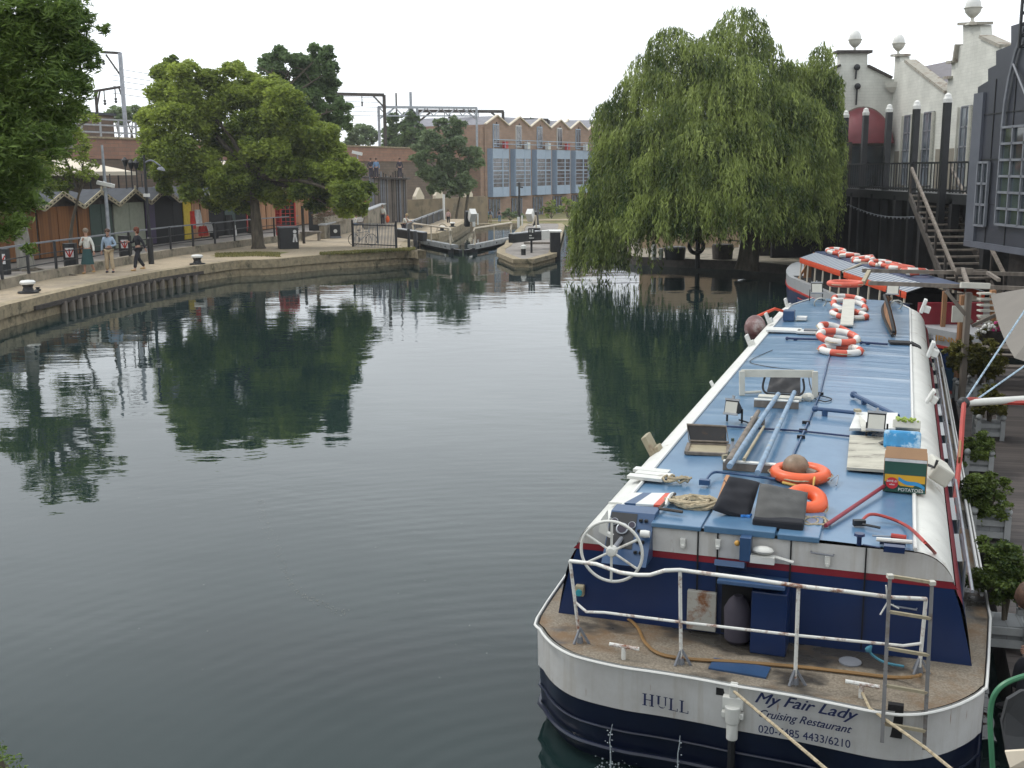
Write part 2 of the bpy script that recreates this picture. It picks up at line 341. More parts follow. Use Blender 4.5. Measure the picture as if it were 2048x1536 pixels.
# coping strip: slightly proud band of worn stone along the edge
cp = MB(); line = near[1:]+EDGE+back[:6]
def offset_strip(mb, line, o0, o1, z0, z1, mi=0, jit=0):
    L0 = []; L1 = []
    for i, p in enumerate(line):
        a = line[max(i-1, 0)]; c = line[min(i+1, len(line)-1)]; d = (c-a); d.z = 0; d.normalize(); nrm = Vector((-d.y, d.x, 0)); j = random.uniform(-jit, jit)
        L0.append(p+nrm*(o0+j)); L1.append(p+nrm*(o1+j))
    for i in range(len(line)-1):
        A, B, Cc, Dd = L0[i], L0[i+1], L1[i+1], L1[i]
        vs = [(q.x, q.y, z) for z in (z0, z1) for q in (A, B, Cc, Dd)]
        mb.add(vs, [(0, 1, 2, 3)[::-1], (4, 5, 6, 7), (0, 1, 5, 4), (1, 2, 6, 5), (2, 3, 7, 6), (3, 0, 4, 7)], mi)
line2 = []
for i in range(len(line)-1):
    k = max(1, int((line[i+1]-line[i]).length/1.6))
    for j in range(k): line2.append(line[i].lerp(line[i+1], j/k))
line2.append(line[-1])
offset_strip(cp, line2, -.09, .42, .36, ZP+.02, jit=.035)
struct('kerb', cp, 'stone')
# timber piles below the coping along the near reach
pt = []
for i in range(len(EDGE)-1):
    a, c = EDGE[i], EDGE[i+1]
    if edge_px[i][0] < 110 or edge_px[i][0] > 385: continue
    k = int((c-a).length/.55)
    for j in range(k): pt.append(a.lerp(c, j/k))
pile = None
wl = thing('timber_piling', 'row of dark timber fender piles standing in the water under the towpath edge', 'piling', (pt[0].x, pt[0].y, 0))
for i, p in enumerate(pt):
    if pile is None:
        mb = MB(); mb.box((0, 0, .05), (.17, .17, .7)); pile = mb.build('pile', 'timber', wl); o = pile
    else: o = pile.copy(); C.objects.link(o); o.parent = wl
    o.location = (p.x-pt[0].x+.14, p.y-pt[0].y-.06, random.uniform(-.03, .02))
mb = MB(wl); offset_strip(mb, [EDGE[i] for i in range(2, 9)], -.19, -.095, .36, .5); mb.build('waling_beam', 'darktimber', wl)
# grass strips beside the lock and around tree feet
gs = MB()
def patch(mb, pxs, z, th=.012, mi=0): mb.prism([tuple(G(x, y, z).xy) for x, y in pxs], z-.05, z+th, mi)
patch(gs, [(640, 506), (700, 501), (760, 497), (805, 497), (800, 499), (740, 503.3), (690, 506.5), (640, 509)], ZP, .005)
patch(gs, [(420, 512), (470, 505), (520, 503), (580, 504), (560, 508), (470, 514)], ZP, .005)
struct('grass_verge', gs, 'grass')
tuft_p = []
for k in range(5200):
    x = random.uniform(640, 830); y = 508.5-(x-640)*.052+random.uniform(-3.2, .5)
    tuft_p.append(G(x, y, ZP+.05))
for k in range(1800):
    x = random.uniform(430, 560); tuft_p.append(G(x, 506+random.uniform(-2, 5)+abs(x-510)*.03, ZP+.05))
P = np.array([tuple(p) for p in tuft_p]); n = len(P); A = np.random.normal(size=(n, 3))*.5; A[:, 2] = 1; A /= np.linalg.norm(A, axis=1)[:, None]; S = np.random.uniform(.08, .2, n)
M['blade'] = leafmat('grass_blade', (.08, .09, .02), (.3, .27, .1), .3)
o = leafmesh('grass', P, A, S, S*.3, M['blade'], None); o['kind'] = 'stuff'

# island between the two locks
ISL = [(997, 506), (1030, 519), (1065, 519), (1110, 507), (1127, 452), (1122, 447), (1048, 447), (1034, 462), (1016, 480), (1012, 490), (998, 498)]
ip = [G(x, y, .4) for x, y in ISL]
mb = MB(); mb.prism([(p.x, p.y) for p in ip], -2.6, .4, 0, 1); struct('island_ground', mb, ['paving', 'stone'])
mb = MB(); offset_strip(mb, ip+[ip[0]], -.1, .38, .2, .425); struct('kerb', mb, 'stone')
# right bank under the willow
RB = [G(1278, 512, .5), G(1330, 514, .5), G(1400, 517, .5), G(1500, 521, .5), G(1574, 528, .5), Vector((13.1, 46, .5)), Vector((13.1, 24.6, .5)), Vector((10.4, 24.4, .5)), Vector((8.95, 21.9, .5)), Vector((1.685+.942*2.12-.334*8, 7.83-.334*2.12-.942*8, .5)), Vector((60, -8, .5)), Vector((60, 100, .5)), Vector((6.5, 100, .5)), Vector((6.2, 75, .5)), Vector((5.9, 60, .5))]
mb = MB(); mb.prism([(p.x, p.y) for p in RB], -2.6, .46, 0, 1); struct('quay_ground', mb, ['concrete', 'darktimber'])
# boarded terrace on the near right
mb = MB(X=Matrix.Rotation(R(14), 4, 'Z'))
dk = [Vector((-1.0+.942*2.12+.4, .3-.334*2.12, 0))]
DK = [RB[8], RB[7], RB[6], Vector((13.1, 36, 0)), Vector((22, 36, 0)), Vector((22, -6, 0)), RB[9]]
mb.prism([(p.x, p.y) for p in DK], .44, .5); o = struct('terrace_floor', mb, 'deckwood'); o.rotation_euler = (0, 0, R(-14))
# far bank below the lock
mb = MB(); mb.prism([(-60, 100), (3, 100), (70, 112), (70, 260), (-60, 260)], -2.6, -1.4); struct('grass_ground', mb, 'grass')
mb = MB(); mb.prism([(-9, 141), (60, 150), (60, 153.5), (-9, 144.5)], -1.41, -1.36); struct('far_path', mb, 'path')
mb = MB(); mb.prism([(-3.2, 99), (0.6, 99.6), (0.6, 100.6), (-3.2, 100)], -2.6, .3); struct('lock_cill', mb, 'stone')
mb = MB(); mb.prism([(-3.5, 120), (30, 124), (30, 125.2), (-3.5, 121.2)], -2.6, -1.05); struct('far_bank_wall', mb, 'stone')

t = thing('bridge', 'grey road bridge with a solid parapet crossing the canal under the viewpoint', 'bridge', (0, -4, 3.2)); mb = MB(); mb.box((-2, -.2, -.2), (60, 9, .4)); mb.build('deck', 'concrete', t); mb = MB(); mb.box((-2, 4.35, .5), (60, .3, 1.1)); mb.build('parapet', 'dullwall' if 'dullwall' in M else 'concrete', t)

# scum line and floating leaves on the water
pts_ = []; ln_ = spline([G(520, 1000, .004), G(528, 1040, .004), G(560, 1110, .004), G(590, 1175, .004), G(640, 1205, .004), G(690, 1225, .004)], 8)
for p in ln_:
    for k in range(6): pts_.append((p.x+random.gauss(0, .03), p.y+random.gauss(0, .05), .004))
for k in range(30): q = G(random.uniform(100, 1050), random.uniform(620, 1400), .004); pts_.append((q.x, q.y, .004))
for k in range(220): a_ = EDGE[random.randint(0, len(EDGE)-2)]; q = a_+Vector((random.uniform(.1, .9), random.uniform(-1.2, .2), 0)); pts_.append((q.x, q.y, .004))
mb = MB()
for (x, y, z) in pts_: s_ = random.uniform(.003, .012); a_ = random.uniform(0, 3.1); c_, d_ = math.cos(a_)*s_, math.sin(a_)*s_; mb.add([(x-c_, y-d_, z), (x+d_*.5, y-c_*.5, z), (x+c_, y+d_, z), (x-d_*.5, y+c_*.5, z)], [(0, 1, 2, 3)])
M['fleck'] = mat('floating_debris', (.2, .2, .17), .8, var=.4, sc=3); o = mb.build('floating_debris', 'fleck'); o['kind'] = 'stuff'
# ================================================================ LEFT BANK
M['felt'] = mat('roof_felt', (.05, .055, .065), .9, var=.2, sc=2, bmp=.3)
M['barge'] = mat('cream_bargeboard', (.32, .28, .19), .7, var=.15, sc=5, dirt=(.2, .13, .08), dsc=3, damt=.55)
M['orangewood'] = plankmat('orange_stained_boards', (.14, .055, .014), 'X', .22, .3, gap=(.05, .02, .008))
M['darkgreen'] = mat('dark_green_shutter', (.035, .06, .05), .6, var=.15)
M['paleshut'] = mat('pale_grey_shutter', (.26, .28, .22), .6, var=.1)
M['purple'] = mat('purple_shutter', (.035, .018, .07), .6)
M['yellow'] = mat('yellow_cloth', (.5, .36, .02), .8, var=.15)
M['tanwood'] = plankmat('tan_boards', (.3, .15, .07), 'X', .2, .25, gap=(.08, .04, .02))
M['redcloth'] = mat('red_cloth', (.4, .03, .02), .9, var=.3, sc=9)
M['whitecloth'] = mat('white_cloth', (.55, .55, .55), .9, var=.2, sc=9)
M['canvas'] = mat('cream_canvas', (.6, .53, .42), .8, var=.06, sc=2)
M['brick'] = brickmat('orange_brick', (.32, .17, .11), (.26, .14, .095), (.2, .14, .1), 1, .9, .3, .02)
M['dullbrick'] = brickmat('soot_brick', (.13, .095, .07), (.17, .12, .085), (.09, .075, .06), 1, .9, .3, .02)
M['railw'] = mat('pale_grey_rail', (.3, .31, .32), .6)

# low retaining wall with fence
wall_px = [(-60, 592), (0, 580), (61, 566), (105, 557), (180, 544), (250, 530), (350, 512), (430, 501), (500, 491), (560, 484), (602, 479)]
WALL = [G(x, y, ZP) for x, y in wall_px]
mb = MB(); offset_strip(mb, WALL, -.02, .32, .7, 1.12); rw_ = mb.build('retaining_wall', 'concrete'); tag(rw_, 'low grey concrete wall between the towpath and the stall yard, under the black fence', 'wall')
mb = MB(); yard = [(p.x, p.y) for p in [w_+Vector((-.25, .05, 0)) for w_ in WALL]]+[(-13.5, 78), (-11, 99), (-50, 99), (-50, 30)]
mb.prism(yard, .7, .98); struct('pavement', mb, 'paving')
fr = thing('fence', 'long black metal fence with three rails on the low wall before the market stalls', 'fence', (WALL[0].x, WALL[0].y, 1.12))
def along(line, step):
    out = []; carry = 0
    for i in range(len(line)-1):
        L = (line[i+1]-line[i]).length; t = carry
        while t < L: out.append(line[i].lerp(line[i+1], t/L)); t += step
        carry = t-L
    return out
fl = [Vector((p.x-.12, p.y+.03, 1.12)) for p in WALL]
for (z, r) in ((1.12, .045), (.66, .028), (.26, .028)):
    mb = MB(fr)
    for i in range(len(fl)-1): mb.beam(fl[i]+Vector((0, 0, z)), fl[i+1]+Vector((0, 0, z)), r*2, r*1.4)
    mb.build('rail', 'greysteel' if z == 1.12 else 'black', fr)
pst = None
for p in along(fl, 2.25):
    if pst is None: mb = MB(); mb.box((0, 0, .56), (.09, .09, 1.12)); pst = mb.build('post', 'black', fr); o = pst
    else: o = pst.copy(); C.objects.link(o); o.parent = fr
    o.location = p-fl[0]

# kiosks
ROW0 = Vector((-21.9, 52.0, .98)); rd = Vector((7.6, 39, 0)).normalized(); RZ = math.atan2(rd.y, rd.x)
def kiosk(i, label, fronts, w=3.3, open_=False):
    loc = ROW0+rd*(w*i)
    t = thing('market_kiosk', label, 'kiosk', loc, RZ, 'gabled market kiosks in a row')
    h = 2.45; gp = 3.15; dep = 4.2
    mb = MB(); mb.prism([(.02, .35), (w-.02, .35), (w-.02, dep), (.02, dep)], 0, h)
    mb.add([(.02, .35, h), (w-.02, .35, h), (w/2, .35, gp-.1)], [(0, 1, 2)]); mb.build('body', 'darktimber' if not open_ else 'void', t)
    n = len(fronts); pw = (w-.12)/n
    for k, f in enumerate(fronts):
        x = .06+pw*(k+.5)
        if f is None: continue
        mb = MB(); mb.box((x, .31, h/2+.02), (pw-.07, .06, h-.1)); mb.build('shutter', f, t)
    mb = MB(); ov = .12
    for s_ in (0, 1):
        x0 = 0 if s_ == 0 else w
        mb.add([(x0, -ov, h), (w/2, -ov, gp), (w/2, dep, gp), (x0, dep, h), (x0, -ov, h-.07), (w/2, -ov, gp-.07), (w/2, dep, gp-.07), (x0, dep, h-.07)],
               [(0, 1, 2, 3), (7, 6, 5, 4), (0, 4, 5, 1), (3, 2, 6, 7), (0, 3, 7, 4)])
    mb.build('roof', 'felt', t)
    mb = MB(); mh = MB()
    for s_ in (0, 1):
        a = Vector((0 if s_ == 0 else w, -ov-.04, h-.1)); c = Vector((w/2, -ov-.04, gp-.1)); mb.beam(a, c, .05, .22)
        for q in range(5): p = a.lerp(c, (q+.6)/5.3); mb.box((p.x, p.y-.03, p.z-.01), (.16, .02, .055), ry=(-.4 if s_ == 0 else .4), mi=1)
    mb.box((w/2, -ov-.05, gp+.02), (.09, .06, .32)); mb.build('bargeboard', ['barge', 'void'], t)
    return t
kiosk(-2, 'orange-brown kiosk behind the dark tree trunk at the far left', ['orangewood', 'orangewood'])
kiosk(-1, 'orange-brown boarded kiosk just right of the left tree', ['orangewood', 'orangewood'])
kiosk(0, 'orange-brown boarded kiosk with two door panels, behind the woman in white', ['orangewood', 'orangewood'])
kiosk(1, 'kiosk with one orange and one dark green shutter behind the grey pole', ['orangewood', 'darkgreen', 'darkgreen'])
kiosk(2, 'kiosk with dark green and pale grey shutters behind the dark lamp post', ['paleshut', 'paleshut'])
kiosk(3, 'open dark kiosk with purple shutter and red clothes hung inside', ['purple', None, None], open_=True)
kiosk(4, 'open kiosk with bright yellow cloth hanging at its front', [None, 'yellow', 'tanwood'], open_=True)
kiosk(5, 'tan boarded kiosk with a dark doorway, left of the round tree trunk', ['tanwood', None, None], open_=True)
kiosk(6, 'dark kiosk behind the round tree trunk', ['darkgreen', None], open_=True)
kiosk(7, 'dark red fronted kiosk beside the telephone box', ['red', 'tanwood'])
kiosk(8, 'tan kiosk just right of the telephone box', ['tanwood', 'tanwood'])
kiosk(9, 'tan kiosk behind the black notice board', ['tanwood', 'tanwood'])
kiosk(10, 'tan kiosk behind the ramp railing', ['tanwood', 'tanwood'])
kiosk(11, 'last tan kiosk of the row, beside the timber palisade', ['tanwood', 'tanwood'])
# clothes hanging at the open kiosk
rl = rd; rn = Vector((rd.y, -rd.x, 0))
for k, (px, py, hh, wd, m_, lb_) in enumerate([(388, 440, .95, .3, 'redcloth', 'red dress hanging at the open kiosk, left of the yellow cloth'), (398, 436, .9, .3, 'whitecloth', 'white shirt hanging beside the red dress'), (408, 462, .55, .5, 'redcloth', 'red and white goods piled on the kiosk counter'), (419, 455, .6, .45, 'whitecloth', 'white bags on the counter before the yellow cloth'), (372+60, 462, .9, .35, 'rubber', 'dark coat on a stand before the tan kiosk'), (460, 450, 1.2, .5, 'rubber', 'black jacket hanging outside the tan kiosk'), (470, 462, .7, .5, 'whitecloth', 'pale goods on the stall near the tree trunk')]):
    p = D(px, py, 60+(px-380)*.09); ang = RZ
    def fn(u, v_, hh=hh, wd=wd): return (wd*(u-.5)*(1+.25*v_), .06*math.sin(u*9+v_*3), -hh*v_)
    mb = MB(X=None); mb.grid(fn, 8, 6); mb.grid(lambda u, v_: tuple(Vector(fn(u, v_))+Vector((0, .12, 0))), 8, 6)
    o = mb.build('hanging_garment' if k not in (2, 3, 6) else 'stall_goods', m_); o.location = (p.x, p.y, p.z+hh/2); o.rotation_euler = (0, 0, ang+random.uniform(-.3, .3))
    tag(o, lb_, 'clothing', 'goods hung on the stalls')

# telephone box
def phone_box(loc, rz):
    t = thing('telephone_box', 'red telephone box with small window panes beside the tan kiosks', 'phone box', loc, rz)
    mb = MB(); s = .46; h = 2.3
    for x in (-s, s):
        for y in (-s, s): mb.box((x, y, h/2), (.1, .1, h))
    mb.box((0, 0, .2), (.98, .98, .4)); mb.box((0, 0, h+.08), (1.02, 1.02, .3)); mb.lathe([(.62, h+.23), (.5, h+.34), (.2, h+.4), (.0, h+.41)], (0, 0, 0), 16)
    mb.build('frame', 'red', t, bevel=.02)
    for a in range(4):
        T = Matrix.Rotation(a*math.pi/2, 4, 'Z'); g = MB(); g.add([T @ Vector(p) for p in ((-.42, -.43, .45), (.42, -.43, .45), (.42, -.43, h-.1), (-.42, -.43, h-.1))], [(0, 1, 2, 3)]); g.build('pane', 'glass', t)
        bb = MB()
        for k in range(1, 3): bb.add([], []) ; bb.beam(T @ Vector((-.42+.28*k, -.45, .45)), T @ Vector((-.42+.28*k, -.45, h-.1)), .035)
        for k in range(8): z = .45+k*(h-.55)/7; bb.beam(T @ Vector((-.42, -.45, z)), T @ Vector((.42, -.45, z)), .035)
        bb.build('glazing_bars', 'red', t)
    mb = MB(); mb.box((0, -.54, h+.1), (.7, .02, .14)); mb.build('sign_panel', 'white', t)
pb = D(573, 470, 69.5); phone_box((pb.x, pb.y, .98), RZ+R(40))

# bollards on the towpath edge
def bollard(loc, label, s=1.0):
    t = thing('mooring_bollard', label, 'bollard', loc, 0, 'bollards with white tops')
    mb = MB(); mb.lathe([(.36*s, 0), (.36*s, .06*s), (.2*s, .08*s), (.16*s, .2*s), (.2*s, .3*s)], (0, 0, 0), 16); mb.build('base', 'black', t)
    mb = MB(); mb.lathe([(.17*s, .3*s), (.26*s, .33*s), (.27*s, .4*s), (.22*s, .45*s), (.05*s, .47*s)], (0, 0, 0), 16); mb.build('cap', 'white', t)
bollard(G(57, 586, ZP), 'black bollard with white cap on the towpath edge at the far left')
bollard(G(395, 529, ZP), 'black bollard with white cap on the towpath edge left of the round tree')
mb = MB(); mb.lathe([(.09, 0), (.12, .05), (.05, .1), (.1, .14)], (0, 0, 0), 10); o = mb.build('mooring_ring', 'black'); o.location = G(76, 582, ZP); tag(o, 'small black iron ring fitting beside the left bollard', 'mooring ring')
bollard(G(884, 462, ZP), 'white topped bollard on the left lockside, nearer the gate', .8)
bollard(G(905, 454, ZP), 'white topped bollard on the left lockside, farther back', .8)

# lamp post and camera pole
b0 = G(303, 528, ZP); t = thing('lamp_post', 'dark lamp post with one drooping arm in front of the kiosks', 'lamp post', b0)
ht = Zat(310, b0)-ZP; mb = MB(); mb.tube([(0, 0, 0), (0, 0, 1.2), (0, 0, 1.25), (0, 0, ht)], [.13, .13, .08, .055], 10); mb.build('post', 'black', t)
mb = MB(); mb.tube(spline([(0, 0, ht*.93), (.35, -.03, ht*.95), (.75, -.05, ht*.9)]), .04, 8); mb.lathe([(.02, .1), (.14, .04), (.2, -.06), (.18, -.08)], (.78, -.05, ht*.875), 12, T=Matrix.Rotation(R(15), 4, 'Y')); mb.build('lamp_head', 'greysteel', t)
mb = MB(); mb.lathe([(.15, 0), (.15, .15)], (0, 0, ht*.62), 12); mb.build('band', 'white', t)
b0 = G(213, 540, ZP); t = thing('camera_pole', 'slim pale grey pole behind the man in blue, carrying a white security camera', 'camera pole', (b0.x, b0.y+1.6, ZP))
b0 = Vector((b0.x-.35, b0.y+1.6, ZP)); t.location = b0; ht = Zat(290, b0)-ZP; mb = MB(); mb.tube([(0, 0, 0), (0, 0, ht*.7), (0, 0, ht)], [.09, .075, .05], 10); mb.build('pole', 'steel', t)
zc = Zat(367, b0)-ZP; mb = MB(); mb.beam((-.3, -.15, zc+.05), (.45, -.1, zc-.12), .2, .17); mb.box((0, -.06, zc-.05), (.1, .12, .3)); mb.build('camera_housing', 'white', t, bevel=.02)

# cabinets, signs and boards
def box_thing(name, label, cat, px, py, z, dims, rz, m_, extra=None, depth=None):
    p = G(px, py, z) if depth is None else D(px, py, depth); t = thing(name, label, cat, (p.x, p.y, z), rz); mb = MB(); mb.box((0, 0, dims[2]/2), dims); mb.build('body', m_, t, bevel=.02)
    if extra: extra(t)
    return t
def e1(t):
    mb = MB(); mb.box((0, 0, 1.2), (1.12, .92, .07)); mb.build('lid', 'greysteel', t)
    mb = MB(); mb.lathe([(.001, 0), (.1, 0), (.1, .012), (.001, .012)], (.32, -.425, .95), 12, T=Matrix.Rotation(R(90), 4, 'X')); mb.box((.32, -.43, .72), (.16, .012, .2)); mb.box((.25, -.43, .5), (.09, .012, .25), ry=.15); mb.box((.39, -.43, .5), (.09, .012, .25), ry=-.15); mb.build('poster', 'whitecloth', t)
box_thing('equipment_cabinet', 'black metal cabinet with a white poster on its front, right of the round tree trunk', 'cabinet', 577, 497, ZP, (1.05, .85, 1.15), R(20), 'black', e1)
def e2(t):
    mb = MB(); mb.lathe([(.001, 0), (.12, 0), (.12, .012), (.001, .012)], (0, -.17, .45), 16, T=Matrix.Rotation(R(90), 4, 'X')); mb.build('round_mark', 'white', t)
    mb = MB(); mb.box((0, -.13, .06), (.72, .12, .12)); mb.build('foot', 'greysteel', t)
box_thing('a_board', 'black board with a white disc standing at the foot of the ramp wall', 'sign board', 671, 476, ZP, (.66, .3, .85), R(12), 'black', e2)
def e3(t):
    mb = MB(); mb.box((0, -.07, 1.0), (.34, .02, .26)); mb.build('notice', 'barge', t)
box_thing('notice_board', 'tall black notice board with a small tan notice, before the tan kiosks', 'notice board', 632, 461, .98, (.95, .1, 1.35), R(20), 'black', e3)
mb = MB(); p = G(608, 487, ZP); h = Zat(412, p)-ZP; mb.tube([(0, 0, 0), (0, 0, h)], .085, 8); o = mb.build('post', 'darktimber'); o.location = p; tag(o, 'dark brown post right of the black cabinet', 'post')
# litter bins with the patchwork crests along the fence
for px, py, lb_ in ((143, 515, 'black bin with a red and white crest panel left of the woman in white'), (252, 495, 'black bin with a red and white crest panel right of the man in blue'), (7, 530, 'black bin with a red and white crest at the photo left edge')):
    p = G(px, py+18, 1.0); t = thing('litter_bin', lb_, 'bin', p, RZ*0+R(15), 'black bins behind the fence'); mb = MB(); mb.prism([(.3*math.cos(a*math.pi/4), .3*math.sin(a*math.pi/4)) for a in range(8)], 0, 1.0); mb.build('body', 'black', t)
    mb = MB(); mb.box((0, -.32, .62), (.34, .02, .4)); mb.build('crest', 'whitecloth', t)
    mb = MB()
    for a in (-1, 0, 1): mb.box((a*.09, -.335, .6), (.05, .014, .34), ry=a*.45)
    mb.build('crest_ribs', 'redcloth', t)

# ramp walls, planters, railing
def wallseg(label, a, c, z0a, z1a, z1c, th=.35, name='ramp_wall', m_='concrete', cap=True):
    t = thing(name, label, 'wall', (a.x, a.y, z0a)); d = (c-a); d.z = 0; d.normalize(); n = Vector((-d.y, d.x, 0))*th
    vs = [(a.x, a.y, z0a), (c.x, c.y, z0a), (c.x+n.x, c.y+n.y, z0a), (a.x+n.x, a.y+n.y, z0a), (a.x, a.y, z1a), (c.x, c.y, z1c), (c.x+n.x, c.y+n.y, z1c), (a.x+n.x, a.y+n.y, z1a)]
    mb = MB(t); mb.add(vs, [(0, 3, 2, 1), (4, 5, 6, 7), (0, 1, 5, 4), (1, 2, 6, 5), (2, 3, 7, 6), (3, 0, 4, 7)]); mb.build('wall_body', m_, t)
    if cap:
        e = .05; mb = MB(t); mb.beam(a+n/2+Vector((0, 0, z1a-a.z+.04)), c+n/2+Vector((0, 0, z1c-c.z+.04)), th+.14, .08); mb.build('capping', 'railw', t)
    return t
A1 = G(650, 478, ZP); A2 = G(703, 468, ZP); A3 = G(737, 456, ZP); A4 = G(800, 440, ZP)
wallseg('grey ramp wall with pale capping behind the black board', A1, G(706, 463, ZP), ZP-.05, 1.6, 1.75)
wallseg('grey ramp wall beside the walking man with the orange bag', G(737, 459, ZP), G(772, 448, ZP), ZP-.05, 2.1, 2.35)
t = thing('planter_trough', 'long planter trough of low plants on the ramp wall', 'planter', (A1.x, A1.y, 1.6)); mb = MB(t); mb.beam(A1+Vector((-.5, .9, 1.1)), A2+Vector((-.5, .9, 1.2)), .8, .45); mb.build('trough', 'concrete', t)
n = 2600; u = np.random.rand(n); P = np.array([list(A1+Vector((-.5, .9, 1.35)))])*(1-u[:, None])+np.array([list(A2+Vector((-.5, .9, 1.45)))])*u[:, None]+np.random.normal(size=(n, 3))*np.array([.2, .2, .13])
P -= np.array([list(t.location)]); A = np.random.normal(size=(n, 3)); A /= np.linalg.norm(A, axis=1)[:, None]; M['redleaf'] = leafmat('mixed_planting', (.03, .05, .02), (.22, .12, .08), .2); leafmesh('foliage', P, A, np.full(n, .14), np.full(n, .07), M['redleaf'], t)
t = thing('ramp_railing', 'dark railing of posts with a pale handrail climbing before the last kiosks', 'railing', (A1.x, A1.y, ZP)); a = D(640, 427, 78); c = D(682, 420, 88)
mb = MB(t); mb.beam(a, c, .09); mb.build('handrail', 'railw', t)
for k in range(5):
    p = a.lerp(c, k/4); mb = MB(t); mb.beam(p, (p.x, p.y, ZP), .13); mb.build('post', 'darktimber', t)
t = thing('upper_railing', 'grey double railing along the ramp wall behind the man with the orange bag', 'railing', (A3.x, A3.y, ZP)); a = D(738, 424, 91); c = D(805, 423, 100)
for dz in (0, -.45):
    mb = MB(t); mb.tube([a+Vector((0, 0, dz)), c+Vector((0, 0, dz))], .05, 6); mb.build('rail', 'steel', t)
for k in range(5): p = a.lerp(c, k/4); mb = MB(t); mb.tube([p, (p.x, p.y, ZP)], .05, 6); mb.build('post', 'steel', t)

# paling fence before the lock
def paling(label, a, c, h, n, z0=ZP, r=.022):
    t = thing('paling_fence', label, 'fence', a, 0, 'black railings beside the lock')
    d = c-a
    for k, f in enumerate((.12, .95)):
        mb = MB(); mb.beam((0, 0, h*f), d+Vector((0, 0, h*f)), .05); mb.build('rail', 'black', t)
    p0 = None
    for k in range(n+1):
        q = d*(k/n)
        if p0 is None: mb = MB(); mb.tube([(0, 0, 0), (0, 0, h*1.04)], r, 5); p0 = mb.build('paling', 'greysteel', t); o = p0
        else: o = p0.copy(); C.objects.link(o); o.parent = t
        o.location = q
    for q in (Vector((0, 0, 0)), d): mb = MB(); mb.tube([q, q+Vector((0, 0, h*1.15))], .06, 8); mb.build('post', 'black', t)
paling('low paling fence with the leaning bicycle, right of the round tree', G(706, 493, ZP), G(793, 497, ZP), 1.3, 30)
mb = MB(); p = G(756, 487, ZP); h_ = Zat(448, p)-ZP; mb.tube([(0, 0, 0), (0, 0, h_)], .06, 8); o = mb.build('post', 'black'); o.location = p; tag(o, 'black post standing behind the paling fence', 'post')
for px, py, top, lb_ in ((818, 498, 458, 'thin black post in front of the lock balance beam'), (831, 494, 462, 'thick black gate post at the left lock gate')):
    p = G(px, py, ZP); h_ = Zat(top, p)-ZP; mb = MB(); mb.lathe([(.12, 0), (.12, h_-.06), (.08, h_)], (0, 0, 0), 10) if px > 825 else mb.tube([(0, 0, 0), (0, 0, h_)], .08, 8); o = mb.build('post', 'black'); o.location = p; tag(o, lb_, 'post')

# bicycle
def bicycle(loc, rz):
    t = thing('bicycle', 'dark bicycle with a white bag leaning on the paling fence', 'bicycle', loc, rz)
    for x in (-.52, .52):
        mb = MB(); mb.tube(circle((x, 0, .34), .33, 20, 'Y'), .018, 6, closed=True); wh = mb.build('tyre', 'rubber', t)
        sp = MB()
        for k in range(8): a = k*math.pi/8; sp.tube([(x-.32*math.cos(a), 0, .34-.32*math.sin(a)), (x+.32*math.cos(a), 0, .34+.32*math.sin(a))], .004, 4)
        sp.build('spokes', 'steel', wh)
    fp = [(-.52, 0, .34), (-.12, 0, .3), (-.2, 0, .82), (-.52, 0, .34)]; mb = MB(); mb.tube(fp, .018, 6); mb.tube([(-.12, 0, .3), (.38, 0, .78)], .02, 6); mb.tube([(-.18, 0, .74), (.36, 0, .82)], .02, 6); mb.tube([(.52, 0, .34), (.36, 0, .92)], .018, 6); mb.build('frame', 'steel', t)
    mb = MB(); mb.tube([(.36, -.28, .97), (.34, 0, .93), (.36, .28, .97)], .016, 6); mb.build('handlebar', 'black', t)
    mb = MB(); mb.ball((-.22, 0, .88), .12, sq=(1, .5, .35)); mb.build('saddle', 'black', t)
    mb = MB(); mb.ball((-.5, -.12, .62), .14, sq=(.7, .5, 1)); mb.build('pannier_bag', 'white', t)
bicycle(G(724, 492, ZP)+Vector((0, .35, 0)), R(-8))

# picnic style bench behind the cabinet
t = thing('bench', 'weathered timber bench beside the brown post', 'bench', G(622, 481, ZP)); mb = MB(); mb.box((0, 0, .5), (1.3, .5, .1)); mb.build('seat', 'timber', t)
for x in (-.5, .5): mb = MB(); mb.box((x, 0, .23), (.12, .45, .45)); mb.build('leg', 'timber', t)

# timber palisade building
t = thing('timber_palisade', 'tall wall of upright dark timber posts beside the tan kiosks', 'palisade', (-12, 91, ZP))
pl = [D(742, 430, 91), D(770, 430, 92), D(812, 430, 94)]; base = []
for i in range(46):
    f = i/45; p = D(742+f*72, 430, 91+f*3); top = Zat(350+6*math.sin(i*2.1)+random.uniform(-6, 8)+(6 if f > .8 else 0), Vector((p.x, p.y, 3)))
    mb = MB(); wdt = random.uniform(.06, .11); mb.tube([(0, 0, 0), (0, 0, top-ZP)], [wdt, wdt*.8], 5)
    o = mb.build('upright', ['darktimber', 'timber', 'greysteel', 'tanwood'][random.choice([0, 0, 1, 1, 2, 2])], t); o.location = Vector((p.x, p.y, ZP))-t.location
mb = MB(t); a = D(742, 430, 91.4); c = D(813, 430, 94.6); mb.plate([(a.x, a.y, ZP), (c.x, c.y, ZP), (c.x, c.y, 4.0), (a.x, a.y, 4.0)], .1); mb.build('backing_wall', 'darktimber', t)
